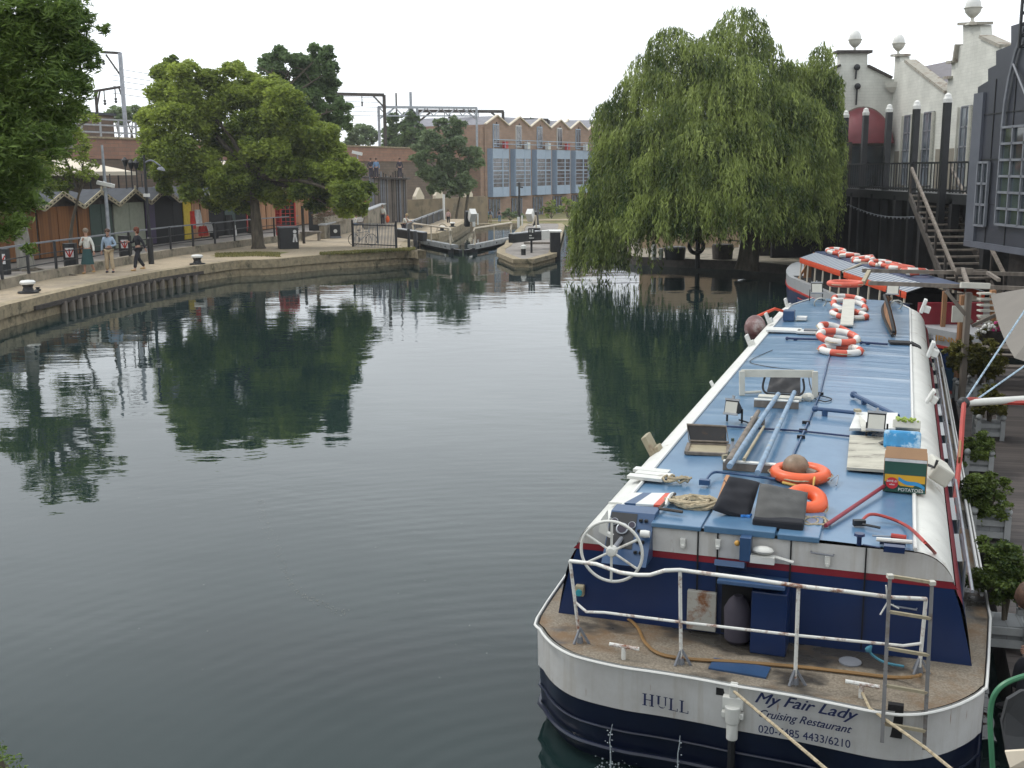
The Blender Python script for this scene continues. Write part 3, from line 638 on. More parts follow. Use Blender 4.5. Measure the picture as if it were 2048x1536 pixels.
# market hall with cream awnings behind the stalls
def hall(label, f0, f1, aw0, aw1, body='dullbrick', thn='market_hall'):
    n = rn; a = ROW0+rd*f0-n*6.2; c = ROW0+rd*f1-n*6.2; t = thing(thn, label, 'market hall', (a.x, a.y, .98), RZ); L = f1-f0
    mb = MB(); mb.prism([(0, 0), (L, 0), (L, 6), (0, 6)], 0, 4.0); mb.build('body', body, t)
    mb = MB(); mb.plate([(-.2, -2.0, 4.05), (L+.2, -2.0, 4.05), (L+.2, 2.4, 4.9), (-.2, 2.4, 4.9)], .06); mb.build('awning', 'canvas', t)
    mb = MB(); mb.box((L/2, -2.0, 3.98), (L+.4, .05, .22)); mb.build('valance', 'redcloth' if f0 > 30 else 'canvas', t)
    for k in range(int(L/3)+1): mb = MB(); mb.tube([(k*3+.2, -1.95, .1), (k*3+.2, -1.95, 4.0)], .05, 6); mb.build('post', 'black', t)
    mb = MB()
    for k in range(int(L/5)+1): mb.tube([(k*5, 2.4, 4.9), (k*5-1.5, 5.0, 6.3)], .03, 4)
    mb.build('stay_cables', 'railw', t)
    return t
hall('long brown market hall under a cream awning, behind the left kiosks', -4, 16, 0, 0)
hall('farther market hall under a cream awning, behind the round tree', 33, 44.5, 0, 0)
# roof terrace over the kiosks with posts and a pair of lanterns
t = thing('roof_terrace', 'dark flat roof terrace with thin posts behind the kiosk gables', 'terrace', ROW0+rd*-6, RZ); L = 52
mb = MB(); mb.prism([(0, 3.6), (L, 3.6), (L, 8.5), (0, 8.5)], 2.6, 2.95); mb.build('deck', 'felt', t)
for k in range(14): mb = MB(); mb.tube([(k*3.6+.5, 3.8, 2.95), (k*3.6+.5, 3.8, 3.95)], .035, 5); mb.build('post', 'black', t)
for px, py, lb_ in ((250, 327, 'black lantern on the terrace, left of the pair'), (262, 332, 'black lantern on the terrace, right of the pair'), (272, 332, 'small black lantern on the terrace nearest the round tree')):
    p = D(px, py, 61); t = thing('lantern', lb_, 'lantern', (p.x, p.y, 3.9), 0, 'lanterns above the kiosk roofs'); z = p.z-3.9
    mb = MB(); mb.tube([(0, 0, 0), (0, 0, z)], .035, 6); mb.build('stem', 'black', t); mb = MB(); mb.lathe([(.08, z-.15), (.17, z+.15), (.19, z+.17), (.05, z+.32), (.0, z+.36)], (0, 0, 0), 6, smooth=False); mb.build('lamp_case', 'black', t)
p = D(768, 308, 95); t = thing('security_camera', 'white security camera on a thin grey pole above the far awning', 'camera', (p.x-2.1, 95, 5)); q = D(715, 306, 95); t.location = (q.x, q.y, 4.4)
mb = MB(); mb.tube([(0, 0, 0), (0, 0, q.z-4.4)], .05, 6); mb.build('pole', 'steel', t); mb = MB(); mb.beam((-.45, 0, q.z-4.3), (.4, 0, q.z-4.5), .25); mb.build('housing', 'white', t)

# brick viaduct with parapet railings
va = Vector((-52, 40, 0)); vb = Vector((-5.8, 150, 0)); vd = (vb-va).normalized(); vn = Vector((vd.y, -vd.x, 0)); VL = (vb-va).length; VZ = math.atan2(vd.y, vd.x)
t = thing('railway_viaduct', 'long orange brick railway viaduct wall across the background', 'viaduct', (va.x, va.y, -2.6), VZ)
mb = MB(); mb.prism([(0, 0), (VL, 0), (VL, 9), (0, 9)], 0, 8.7); mb.build('lower_wall', 'dullbrick', t)
mb = MB(); mb.prism([(0, -.12), (VL, -.12), (VL, 9), (0, 9)], 8.7, 10.25); mb.build('parapet', 'brick', t)
mb = MB(); mb.prism([(0, -.25), (VL, -.25), (VL, .4), (0, .4)], 10.25, 10.4); mb.build('coping', 'stone', t)
t = thing('parapet_fence', 'pale grey railings and walkway along the top of the left part of the viaduct', 'fence', (va.x, va.y, 7.8), VZ)
for z in (.35, .9, 1.35): mb = MB(); mb.box((29, .2, z), (58, .07, .12)); mb.build('rail', 'railw', t)
ps = None
for k in range(30):
    if ps is None: mb = MB(); mb.box((0, .2, .7), (.12, .12, 1.4)); ps = mb.build('post', 'railw', t); o = ps
    else: o = ps.copy(); C.objects.link(o); o.parent = t
    o.location = (k*2+.2, 0, 0)


# overhead line structures
def mast(label, px, D_, ytop, z0=7.5, arms=(), w=.28, m_='steel'):
    p = D(px, ytop, D_); t = thing('railway_mast', label, 'mast', (p.x, p.y, z0), 0, 'masts of the overhead railway line'); h = p.z-z0
    mb = MB(); mb.box((0, 0, h/2), (w, w, h)); mb.build('post', m_, t)
    for (dx, dz, w2) in arms:
        mb = MB(); mb.beam((0, 0, h-.05), (dx, 0, h-.05+dz), w2); mb.beam((0, 0, h-2), (dx*.75, 0, h-.15), w2*.6); mb.build('arm', 'darktimber', t)
        mb = MB(); mb.lathe([(.06, 0), (.14, .1), (.06, .2), (.14, .3), (.06, .4)], (dx*.9, 0, h-1.0), 8); mb.build('insulator', 'black', t)
    return t
mast('tall grey railway mast rising right of the left tree', 240, 96, 105, arms=((-1.6, .1, .2),))
def portal(label, pxa, ya, pxb, yb, Da, Db, z0, w=.3, lat=False, m_='darktimber'):
    a = D(pxa, ya, Da); c = D(pxb, yb, Db); t = thing('railway_gantry', label, 'gantry', (a.x, a.y, z0), 0, 'gantries of the overhead railway line'); O_ = Vector((a.x, a.y, z0))
    a = a-O_; c = c-O_; mb = MB(); mb.beam(a, c, w)
    if lat:
        mb.beam(a-Vector((0, 0, 1)), c-Vector((0, 0, 1)), w*.6); k = max(4, int((c-a).length/1.3))
        for i in range(k): mb.beam(a.lerp(c, i/k)-Vector((0, 0, i % 2)), a.lerp(c, (i+1)/k)-Vector((0, 0, (i+1) % 2)), w*.35)
    mb.build('crossbeam', m_, t)
    for q in (a, c): mb = MB(); mb.beam((q.x, q.y, 0), q, w); mb.build('leg', 'steel' if lat else m_, t)
    for f in (.3, .7):
        q = a.lerp(c, f); mb = MB(); mb.tube([q, q-Vector((0, 0, .8))], .05, 5); mb.lathe([(.06, 0), (.15, .12), (.06, .24), (.15, .36), (.06, .48)], q-Vector((0, 0, 1.3)), 8); mb.build('insulator', 'black', t)
    mb = MB(); mb.beam(a+Vector((0, 0, -1.4)), a.lerp(c, .16), w*.5); mb.beam(c+Vector((0, 0, -1.4)), c.lerp(a, .16), w*.5); mb.build('brace', m_, t)
portal('small dark gantry beside the tall mast, right of the left tree', 191, 182, 246, 173, 97, 100, 7.5, .2)
portal('tall dark gantry right of the round tree', 620, 187, 768, 190, 131, 131, 7.5, .35)
portal('grey lattice gantry between the round tree and the brick flats', 757, 214, 953, 216, 133, 146, 7.5, .28, True, 'steel')
portal('dark gantry behind the lattice gantry', 836, 222, 1006, 223, 150, 158, 7.5, .4)
portal('low dark gantry above the roofs of the brick flats', 978, 237, 1097, 240, 168, 168, 9.5, .4)
mast('short twin mast with insulators above the lattice gantry', 821, 138, 184, 11.5, w=.3); mast('short single mast above the lattice gantry', 792, 137, 186, 11.5, w=.18, m_='darktimber')
mast('pale mast standing left of the small far tree', 834, 142, 215, w=.3)
for i, (z0, z1) in enumerate(((136, 196), (150, 205), (160, 215), (172, 224), (186, 232))):
    a = D(225, z0, 96); c = D(760, z1, 131); pts = [a.lerp(c, k/10)+Vector((0, 0, -.5*math.sin(math.pi*k/10))) for k in range(11)]
    mb = MB(); mb.tube(pts, .022, 4); o = mb.build('overhead_wire', 'black'); tag(o, 'thin dark overhead railway wires crossing the sky behind the round tree', 'wire', 'overhead railway wires')

# far wall with small gables, towards the flats
M['tanrender'] = mat('tan_wall', (.2, .155, .1), .9, var=.2, sc=.6, dirt=(.12, .1, .07), dsc=.8)
t = thing('canal_wall', 'long tan brick wall with small gables beyond the left lockside', 'wall', (-16, 104, -2.6)); mb = MB(t); mb.prism([(-16, 104), (-2.6, 128), (-2.9, 128.4), (-16.4, 104.3)], -2.6, 2.1); mb.build('wall_body', 'tanrender', t)
for px, w_ in ((845, 2.2), (868, 2.2), (901, 2.0), (922, 2.0), (955, 2.0)):
    f = (px-838)/135; p = Vector((-15+f*12, 106.5+f*20.5, 2.1)); mb = MB(t); d_ = Vector((.49, .87, 0)); vs = [p-d_*w_/2*.8, p+d_*w_/2*.8, p+Vector((0, 0, .9))]
    mb.plate([vs[0], vs[1], vs[1]+Vector((0, 0, .3)), p+Vector((0, 0, 1.2)), vs[0]+Vector((0, 0, .3))], .4); mb.build('gable', 'canvas' if px > 880 else 'red', t)
t = thing('dark_screen_fence', 'long dark slatted screen rising away from the left lock gate', 'fence', (-9, 80, ZP)); a = D(812, 463, 76); c = D(886, 442, 99)
at_ = D(812, 447, 76); ct = D(886, 419, 99); mb = MB(t); mb.plate([a, c, ct, at_], .08); mb.build('screen', 'black', t); mb = MB(t); mb.beam(at_, ct, .12); mb.build('rail', 'steel', t)
for k in range(7): p = a.lerp(c, k/6); q = at_.lerp(ct, k/6); mb = MB(t); mb.beam(p+Vector((.06, -.05, -.6)), q+Vector((.06, -.05, .05)), .1); mb.build('post', 'greysteel', t)
p = D(888, 432, 97); mb = MB(); mb.tube([(0, 0, 0), (0, 0, 2.2)], .1, 8); o = mb.build('post', 'white'); o.location = (p.x, p.y, ZP); tag(o, 'white post at the far end of the dark screen fence', 'post')

t = thing('trackside_shed', 'long dark brown shed behind the viaduct railings, beside the tall mast', 'shed', va+vd*46-vn*5+Vector((0, 0, 7.6)), VZ); mb = MB(); mb.prism([(0, 0), (13, 0), (13, 4), (0, 4)], 0, 2.2); mb.build('walls', 'dullbrick', t); mb = MB(); mb.prism([(-.2, -.2), (13.2, -.2), (13.2, 4.2), (-.2, 4.2)], 2.2, 2.4); mb.build('roof', 'felt', t); mb = MB(); mb.box((4, 2, 2.9), (1, 1, 1.2)); mb.build('chimney', 'dullbrick', t)
# ================================================================ LOCK
M['gatewood'] = mat('grey_lock_timber', (.24, .25, .25), .8, var=.2, sc=3, dirt=(.1, .08, .06), dsc=2, damt=.58)
M['creamrail'] = mat('cream_painted_rail', (.46, .4, .31), .6, var=.1)
def lock_gate(label, pa, pc, side):
    # pa pivot end, pc meeting end
    t = thing('lock_gate', label, 'lock gate', (pa.x, pa.y, 0), 0, 'gates of the left lock'); a = Vector((0, 0, 0)); c = Vector((pc.x-pa.x, pc.y-pa.y, 0)); z = Vector((0, 0, 1)); d = c.normalized(); n = Vector((-d.y, d.x, 0))
    mb = MB(); mb.beam(a+z*-.6-n*-.05, c+z*-.6-n*-.05, .2, 1.6); mb.build('leaf', 'black', t)
    mb = MB(); mb.beam(a-n*.35+z*.42, c-n*.35+z*.42, .5, .2); mb.build('walkway', 'gatewood', t)
    mb = MB(); mb.beam(a-n*.62+z*.4, c-n*.62+z*.4, .06, .3); mb.build('walkway_face', 'gatewood', t)
    for k in (.06, .94): p = a.lerp(c, k)-n*.4; mb = MB(); mb.box((p.x, p.y, .0), (.3, .3, .9)); mb.build('gate_post', 'black', t)
    L = c.length; rl_ = [a-n*.5+z*.45+d*.15, a-n*.5+z*.95+d*.3, a-n*.5+z*1.35+d*.05, a-n*.5+z*1.5+d*.2, a-n*.5+z*1.5+d*(L-.35), a-n*.5+z*1.38+d*(L-.2), a-n*.5+z*1.05+d*(L-.4), a-n*.5+z*.45+d*(L-.25)]
    mb = MB(); mb.tube(rl_, .06, 8); mb.tube([a-n*.5+z*.45+d*L*.5, a-n*.5+z*1.5+d*L*.5], .045, 6); mb.build('handrail', 'creamrail', t)
    for k in (.1, .5, .9): p = a.lerp(c, k)-n*.66+z*.4; mb = MB(); mb.lathe([(.05, -.03), (.05, .03)], p, 8, T=Matrix.Rotation(R(90), 4, 'X')); mb.build('bolt', 'black', t)
    return t
gl = Vector((-6.15, 75, 0)); gm = Vector((-2.98, 67.3, 0)); g2 = Vector((-.35, 75, 0))
gm1 = Vector((gm.x-.12, gm.y, 0)); gm2 = Vector((gm.x+.25, gm.y, 0))
lock_gate('left leaf of the lock gate with a cream handrail, hinged at the towpath', gl, gm1, 1)
lock_gate('right leaf of the lock gate with a cream handrail, hinged at the island', Vector((g2.x, g2.y, 0)), gm2, -1) if False else lock_gate('right leaf of the lock gate with a cream handrail, hinged at the island', gm2, g2, -1)
def balance(label, a, c, th=.42, h=.5, white=None):
    t = thing('balance_beam', label, 'balance beam', a, 0, 'balance beams of the lock gates'); mb = MB(t); mb.beam(a, c, th, h); mb.build('beam', 'black', t)
    if white is not None: d = (c-a).normalized(); mb = MB(t); mb.beam(c, c+d*white, th+.02, h+.02); mb.build('white_end', 'white', t)
    mb = MB(t); mb.beam(a+Vector((0, 0, h/2+.02)), c+Vector((0, 0, h/2+.02)), th+.04, .05); mb.build('top_strip', 'railw', t)
    return t
balance('black balance beam on the towpath behind the paling fence', D(850, 474, 66.5), D(797, 466, 67.5))
balance('black balance beam with a white end lying across the island', D(1022, 477, 63.5), D(1078, 471, 65), white=1.1)
a = G(1111, 505, .4); t = thing('lock_gate', 'black gate leaf standing on the right edge of the island', 'lock gate', a, 0); mb = MB(); h_ = Zat(464, a)-.4; mb.box((0, .5, h_/2-.3), (.55, 1.5, h_+.6)); mb.build('leaf', 'black', t, bevel=.03); mb = MB(); mb.box((0, .5, h_+.03), (.7, 1.6, .08)); mb.build('cap', 'white', t)
# far gates
for px, lb_ in ((940, 'black and white balance beam end at the far lock gate, left side'), (1066, 'black and white balance beam end at the far lock gate, on the island')):
    a = D(px, 452, 88); t = thing('balance_beam', lb_, 'balance beam', a, 0, 'balance beams of the lock gates'); top = D(px-2 if px < 1000 else px, 421, 88); s_ = 1 if px < 1000 else -1
    mb = MB(); mb.beam((-.25*s_, 0, 0), (-.15*s_, -.3, top.z-a.z-.05), .38, .4); mb.build('beam', 'black', t); mb = MB(); mb.beam((.12*s_, -.4, (top.z-a.z)*.45), (.3*s_, -.9, (top.z-a.z)*.97), .5, .6); mb.build('white_end', 'white', t)
for px, y0, y1, lb_ in ((948, 453, 430, 'white upright at the far gate, left side'), (1037, 455, 434, 'white upright at the far gate, island side')):
    a = D(px, y0, 90); c = D(px, y1, 90); mb = MB(); mb.box((0, 0, (c.z-a.z)/2), (.22, .2, c.z-a.z)); mb.box((.3, .6, (c.z-a.z)/2+.1), (.12, .15, c.z-a.z)); o = mb.build('gate_upright', 'white'); o.location = a; tag(o, lb_, 'post')
a = D(1045, 462, 80); mb = MB(); mb.tube(spline([(0, 0, -.3), (.25, 0, .35), (.7, .1, .45), (.95, .2, 1.1), (1.0, .2, .2)]), .06, 6); o = mb.build('hooped_handrail', 'creamrail'); o.location = a; tag(o, 'cream hooped handrail on the island by the far gate', 'handrail')
a = D(885, 466, 77); mb = MB(); mb.tube(spline([(-.4, 0, -.5), (-.35, 0, .3), (0, 0, .65), (.4, 0, .3), (.7, 0, -.6)]), .06, 6); o = mb.build('hooped_handrail', 'creamrail'); o.location = a; tag(o, 'cream hooped handrail on the left lockside behind the gate', 'handrail')
# island furniture
def ibol(px, py, r, h, lb_):
    p = G(px, py, .4); t = thing('island_bollard', lb_, 'bollard', p, 0, 'white capped posts on the lock island'); mb = MB(); mb.lathe([(r, 0), (r, h*.6)], (0, 0, 0), 12); mb.build('post', 'black', t); mb = MB(); mb.lathe([(r*1.02, h*.6), (r*1.15, h*.62), (r*1.1, h*.9), (r*.4, h)], (0, 0, 0), 12); mb.build('cap', 'white', t)
ibol(1047, 510, .13, .55, 'black post with white cap at the point of the island'); ibol(1074, 464, .24, .5, 'white capped bollard farther back on the island')
p = G(1063, 505.5, .4); t = thing('sign_post', 'black square sign with small white marks on a post on the island', 'sign', p); ht = Zat(456, p)-.4; hb = Zat(478, p)-.4
mb = MB(); mb.tube([(0, 0, 0), (0, 0, ht)], .06, 8); mb.build('post', 'black', t); mb = MB(); mb.box((0, -.08, (ht+hb)/2), (.36, .05, ht-hb)); mb.build('panel', 'black', t)
mb = MB(); mb.box((-.08, -.115, (ht+hb)/2+.15), (.05, .01, .16)); mb.box((.06, -.115, (ht+hb)/2+.15), (.08, .01, .2)); mb.box((0, -.115, hb+.06), (.28, .01, .04)); mb.box((-.05, -.115, hb+.2), (.14, .01, .05)); mb.build('white_marks', 'white', t)
mb = MB(); mb.box((0, 0, .06), (1.7, .3, .12), rz=-.12); o = mb.build('timber_step', 'timber'); o.location = G(1075, 488, .4); tag(o, 'low weathered timber step lying on the island', 'timber')
p = D(1039, 441, 100); t = thing('lamp_column', 'thin black lamp column beyond the island in front of the flats', 'lamp post', (p.x, p.y, -1.4)); c = D(1039, 365, 100); mb = MB(); mb.tube([(0, 0, 0), (0, 0, c.z+1.4)], .09, 8); mb.build('post', 'black', t); mb = MB(); mb.beam((0, 0, c.z+1.0), (.35, 0, c.z+.95), .12); mb.build('bracket', 'black', t)
p = G(1030, 497, .4)
# ================================================================ FLATS
M['flatbrick'] = brickmat('pink_brown_brick', (.33, .215, .15), (.27, .175, .12), (.26, .2, .16), 1, .9, .3, .02)
M['blueframe'] = mat('pale_blue_cladding', (.3, .38, .48), .5, var=.08)
M['blueshade'] = mat('deeper_blue_cladding', (.17, .23, .32), .5, var=.1)
M['slate'] = mat('slate_roof', (.2, .2, .22), .8, var=.15, sc=2)
M['bayglass'] = glassmat('bay_window_glass', (.06, .055, .06), .12)
BD = Vector((.51, .86, 0)).normalized(); BZ = math.atan2(BD.y, BD.x)
borg = D(970, 300, 150); borg.z = -1.6; fb = thing('brick_flats', 'brown brick block of flats with five gables and pale blue glazed bays', 'building', borg, BZ)
BWd = 6.05; hE = 11.0+1.6; hG = 12.2+1.6; nb = 6
mb = MB(); mb.prism([(0, 0), (BWd*nb+8, 0), (BWd*nb+8, 12), (0, 12)], 0, hE)
mb.add([], [])
for i in range(nb): x = i*BWd; mb.add([(x, 0, hE), (x+BWd, 0, hE), (x+BWd/2, 0, hG), (x, .3, hE), (x+BWd, .3, hE), (x+BWd/2, .3, hG)], [(0, 1, 2), (5, 4, 3), (0, 2, 5, 3), (2, 1, 4, 5)])
mb.prism([(-.9, .2), (0, .2), (0, 12), (-.9, 12)], 0, hE-.3)
mb.build('wall', 'flatbrick', fb)
mb = MB()
for i in range(nb):
    x = i*BWd; mb.beam((x, -.08, hE+.06), (x+BWd/2, -.08, hG+.12), .35, .16); mb.beam((x+BWd/2, -.08, hG+.12), (x+BWd, -.08, hE+.06), .35, .16)
mb.build('gable_coping', 'canvas', fb)
mb = MB()
for i in range(nb):
    x = i*BWd; mb.add([(x, .2, hE), (x+BWd/2, .2, hG+.02), (x+BWd/2, 12.2, hG+.02), (x, 12.2, hE)], [(0, 1, 2, 3)]); mb.add([(x+BWd/2, .2, hG+.02), (x+BWd, .2, hE), (x+BWd, 12.2, hE), (x+BWd/2, 12.2, hG+.02)], [(0, 1, 2, 3)])
mb.build('roof', 'slate', fb)
zb0 = Zat(394, Vector((borg.x+1, 151, 0)))+1.6; zb1 = Zat(297, Vector((borg.x+1, 151, 0)))+1.6
for i in range(nb):
    x0 = i*BWd+.55; x1 = x0+4.9; dp = .55; xm = x0+2.9
    # canted bay: left blue side, glazed front
    mb = MB(); mb.prism([(x0, 0), (x0+.2, -dp), (x1-.2, -dp), (x1, 0)], zb0, zb1); bay = mb.build('glazed_bay', 'blueshade', fb)
    mb = MB(); mb.box(((x0+x1)/2+.1, -dp-.04, zb1-.65), (x1-x0-.7, .08, 1.3)); mb.build('cladding', 'blueframe', bay); mb = MB(); mb.box(((x0+x1)/2+.1, -dp-.04, zb0+.65), (x1-x0-.7, .08, 1.3)); mb.build('cladding', 'blueframe', bay)
    mb = MB(); mb.box(((x0+x1)/2+.1, -dp-.015, (zb0+zb1)/2), (x1-x0-.75, .03, zb1-zb0-2.6)); mb.build('pane', 'bayglass', bay)
    mb = MB()
    for xx in (x0+.42, xm, xm+.16, x1-.3): mb.box((xx, -dp-.06, (zb0+zb1)/2), (.11, .07, zb1-zb0-.05))
    for k in range(1, 7): z = zb0+1.3+(zb1-zb0-2.6)*k/7; mb.box(((x0+x1)/2+.1, -dp-.055, z), (x1-x0-.75, .05, .07 if k != 4 else .16))
    mb.build('glazing_bars', 'blueframe', bay)
    xw = i*BWd+BWd/2; wd = MB(); wd.box((xw-.25, -.06, zb1+1.75), (1.55, .1, 3.0)); fw_ = wd.build('window', 'blueframe' if i % 2 == 0 else 'white', fb)
    wd = MB()
    for sx in (-.37, .37): wd.box((xw-.25+sx, -.12, zb1+1.75), (.6, .05, 2.75))
    wd.build('pane', 'bayglass', fw_)
    wd = MB(); wd.box((xw, -.03, hE+.05), (.16, .1, .7)); wd.build('vent_slot', 'void', fb)
    wd = MB(); wd.box((x0+1.6, -.05, zb0-1.6), (2.9, .1, 2.6)); gw = wd.build('ground_window', 'bayglass', fb)
    wd = MB()
    for sx in range(4): wd.box((x0+.3+sx*.87, -.12, zb0-1.6), (.08, .06, 2.6))
    wd.build('frame', 'blueshade', gw)
mb = MB()
for z in (zb1+1.15, zb1+.6): mb.tube([(.2, -1.15, z), (BWd*nb, -1.15, z)], .05, 5)
for k in range(nb*2+1): mb.tube([(.3+k*BWd/2, -1.15, zb1), (.3+k*BWd/2, -1.15, zb1+1.15)], .04, 5)
mb.build('balcony_railing', 'blueframe', fb)
for i, (m_) in enumerate(('red', 'white', 'white', 'red', 'white')): mb = MB(); mb.box((i*BWd+4.3, -.6, zb1+.5), (.8, .5, .9)); mb.build('balcony_item', m_, fb)
# second roofline behind to the right
t = thing('rear_flats', 'long low roofed brick block with pale verge behind the brick flats', 'building', (8, 178, -1.6), R(8)); mb = MB(); mb.prism([(0, 0), (30, 0), (30, 14), (0, 14)], 0, 12.2); mb.build('wall', 'flatbrick', t)
mb = MB(); mb.add([(-.5, -.5, 12.2), (31, -.5, 12.2), (31, 7, 14.6), (2.6, 7, 14.6), (-.5, 14, 12.2), (31, 14, 12.2)], [(0, 1, 2, 3), (3, 2, 5, 4), (0, 3, 4)]); mb.build('roof', 'slate', t); mb = MB(); mb.beam((-.5, -.55, 12.2), (2.6, 7, 14.7), .3); mb.build('verge', 'canvas', t)
# ================================================================ TREES
M['leafA'] = leafmat('olive_leaves', (.055, .095, .015), (.38, .46, .08), .45, clump=.4, con=2.2)
M['leafB'] = leafmat('deep_green_leaves', (.045, .085, .035), (.22, .32, .12), .42, clump=.3)
M['leafD'] = leafmat('narrow_dark_leaves', (.035, .075, .015), (.3, .42, .1), .45, clump=.3)
M['leafW'] = leafmat('willow_leaves', (.032, .066, .012), (.34, .41, .11), .45, rough=.45, clump=.75, con=2.6)  # strong clump contrast in leaf colour imitates lit tufts and dark gaps
M['leafF'] = leafmat('dusty_green_leaves', (.08, .12, .055), (.25, .33, .15), .38, clump=.15)
def limbs(t, base, tips, r0, mname='bark', name='limb', bend=.25):
    for tip in tips:
        tip = Vector(tip); b_ = Vector(base); mid = b_.lerp(tip, .5)+Vector((random.uniform(-1, 1), random.uniform(-1, 1), random.uniform(.2, 1)))*bend*(tip-b_).length*.3
        pts = spline([b_, b_.lerp(mid, .5), mid, mid.lerp(tip, .6), tip], 3); k = len(pts); mb = MB(); mb.tube(pts, [r0*(1-.85*i/(k-1)) for i in range(k)], 6)
        for q in range(3):
            s = pts[k//2+q*k//7]; e = s+Vector((random.uniform(-1, 1), random.uniform(-1, 1), random.uniform(0, .8)))*(tip-b_).length*.25; mb.tube([s, s.lerp(e, .5)+Vector((0, 0, .1)), e], [r0*.3, r0*.2, r0*.06], 5)
        mb.build(name, mname, t)
def broadleaf(name, label, base, pxs, Y, per, size, m_, trunk, r0, top, aspect=.55, sub=12, fl=.8, mb_='bark', droop=0, dz=1.6, limbn=9, subr=.42, lr=None):
    t = thing(name, label, 'tree', base); cl = []
    for (px, py, rp) in pxs:
        r = rp*Y/FP; c = D(px, py, Y+random.uniform(-dz, dz)); cl.append((tuple(c-base), r, fl))
    P, A, S, W = clump_leaves(cl, per, size, aspect, droop, sub, subr); leafmesh('crown', P, A, S, W, M[m_], t)
    tr = [Vector(p) for p in trunk]; k = len(tr); mb = MB(); pts = spline(tr, 4); n = len(pts); mb.tube(pts, [r0*(1.35 if i == 0 else 1)*(1-.55*i/(n-1)) for i in range(n)], 10); mb.build('trunk', mb_, t)
    sel = random.sample(cl, min(limbn, len(cl))); limbs(t, tr[-1]*top, [c[0] for c in sel], lr or r0*.5, mb_)
    return t
# round olive tree on the towpath
base = G(517, 497, ZP)
pxA = [(345, 125, 16), (330, 152, 24), (372, 150, 28), (420, 158, 26), (462, 140, 22), (500, 165, 28), (545, 175, 30), (335, 195, 34), (390, 195, 40), (450, 200, 42), (510, 215, 40), (570, 215, 40), (300, 235, 26), (345, 240, 36), (405, 248, 40),
       (600, 250, 36), (545, 262, 36), (480, 262, 30), (310, 285, 34), (300, 320, 26), (350, 300, 38), (400, 325, 36), (350, 345, 34), (330, 375, 18), (640, 270, 34), (610, 300, 34), (660, 310, 34), (690, 345, 32), (650, 350, 36), (600, 345, 32), (555, 325, 34), (500, 335, 40),
       (455, 360, 40), (530, 375, 38), (480, 395, 34), (430, 400, 26), (560, 400, 20), (600, 385, 24), (650, 395, 32), (695, 390, 34), (722, 380, 24), (715, 415, 20), (690, 425, 18), (625, 415, 16), (380, 385, 24), (320, 340, 24), (560, 290, 30), (470, 305, 30), (520, 300, 34), (430, 285, 28), (560, 245, 34), (500, 250, 34), (545, 340, 34), (585, 365, 26), (415, 360, 30), (500, 420, 16), (450, 395, 30)]
broadleaf('round_tree', 'large rounded olive green tree on the towpath near the telephone box', base, pxA, base.y, 4300, .2, 'leafA', [(0, 0, -.1), (-.05, 0, 1.5), (-.1, .05, 3.0), (-.1, .1, 4.0)], .36, 1.0, dz=2.0, limbn=14, sub=18, subr=.5)
# taller darker tree behind it
base = Vector((-17.2, 74, .9)); pxB = [(555, 115, 26), (535, 128, 20), (590, 120, 20), (640, 110, 24), (620, 130, 22), (660, 140, 20), (545, 155, 30), (590, 160, 34), (640, 165, 32), (665, 190, 26), (620, 205, 36), (660, 230, 34), (640, 255, 34), (685, 215, 18), (690, 245, 18), (600, 230, 36), (655, 285, 26), (560, 190, 30)]
broadleaf('tall_tree', 'taller dark green tree rising behind the round olive tree', base, pxB, 74, 2600, .24, 'leafB', [(0, 0, -.1), (0, 0, 3), (.1, 0, 6)], .3, 1.0, dz=1.6, limbn=9)
# small tree left of the flats
base = Vector((D(908, 440, 108).x, 108, -1.4)); pxC = [(880, 250, 16), (915, 248, 16), (900, 265, 24), (862, 275, 22), (845, 295, 20), (885, 300, 30), (925, 290, 24), (945, 305, 18), (850, 320, 24), (900, 335, 30), (940, 335, 22), (862, 350, 24), (890, 370, 26), (930, 368, 24), (955, 325, 14), (845, 350, 14), (912, 385, 16), (868, 378, 14)]
t = broadleaf('small_tree', 'small grey-green tree with twin trunks left of the brick flats', base, pxC, 108, 800, .34, 'leafF', [(0, 0, -.1), (.3, 0, 2.4), (.75, 0, 4.4)], .16, 1.0, dz=1.5, limbn=6)
mb = MB(); mb.tube(spline([(1.1, 0, -.1), (1.1, 0, 2), (1.5, 0, 4.6)]), .14, 8); mb.build('trunk', 'bark', t)
# narrow leaved tree at left edge
base = G(52, 552, ZP)
pxD = [(20, 20, 70), (90, 30, 60), (140, 20, 44), (60, 90, 70), (130, 90, 50), (165, 110, 34), (30, 150, 70), (100, 160, 60), (150, 170, 36), (180, 105, 20), (40, 220, 66), (110, 225, 48), (20, 290, 60), (80, 290, 48), (120, 265, 26), (25, 350, 52), (70, 350, 36), (15, 410, 42), (50, 405, 30), (10, 455, 34), (45, 445, 20), (-60, 100, 90), (-60, 250, 90), (-50, 380, 60), (160, 50, 30), (185, 130, 16), (150, 215, 22)]
nb_ = Vector((-11.8, 9.5, ZP))
pxN = pxD+[(-130, 60, 110), (-140, 220, 110), (-110, 340, 90), (-60, 440, 50), (-200, 140, 120), (60, 500, 14), (205, 60, 12), (-30, -60, 80), (80, -50, 60)]
broadleaf('narrow_leaved_tree', 'near narrow-leaved tree whose dark foliage hangs into the top left corner', nb_, pxN, 13.0, 17000, .1, 'leafD', [(0, 0, -.2), (.1, .2, 2), (.5, .8, 4), (1.4, 1.8, 6.0)], .3, 1.0, aspect=.2, mb_='barkgrey', droop=.35, dz=.45, limbn=0, sub=16, subr=.5)
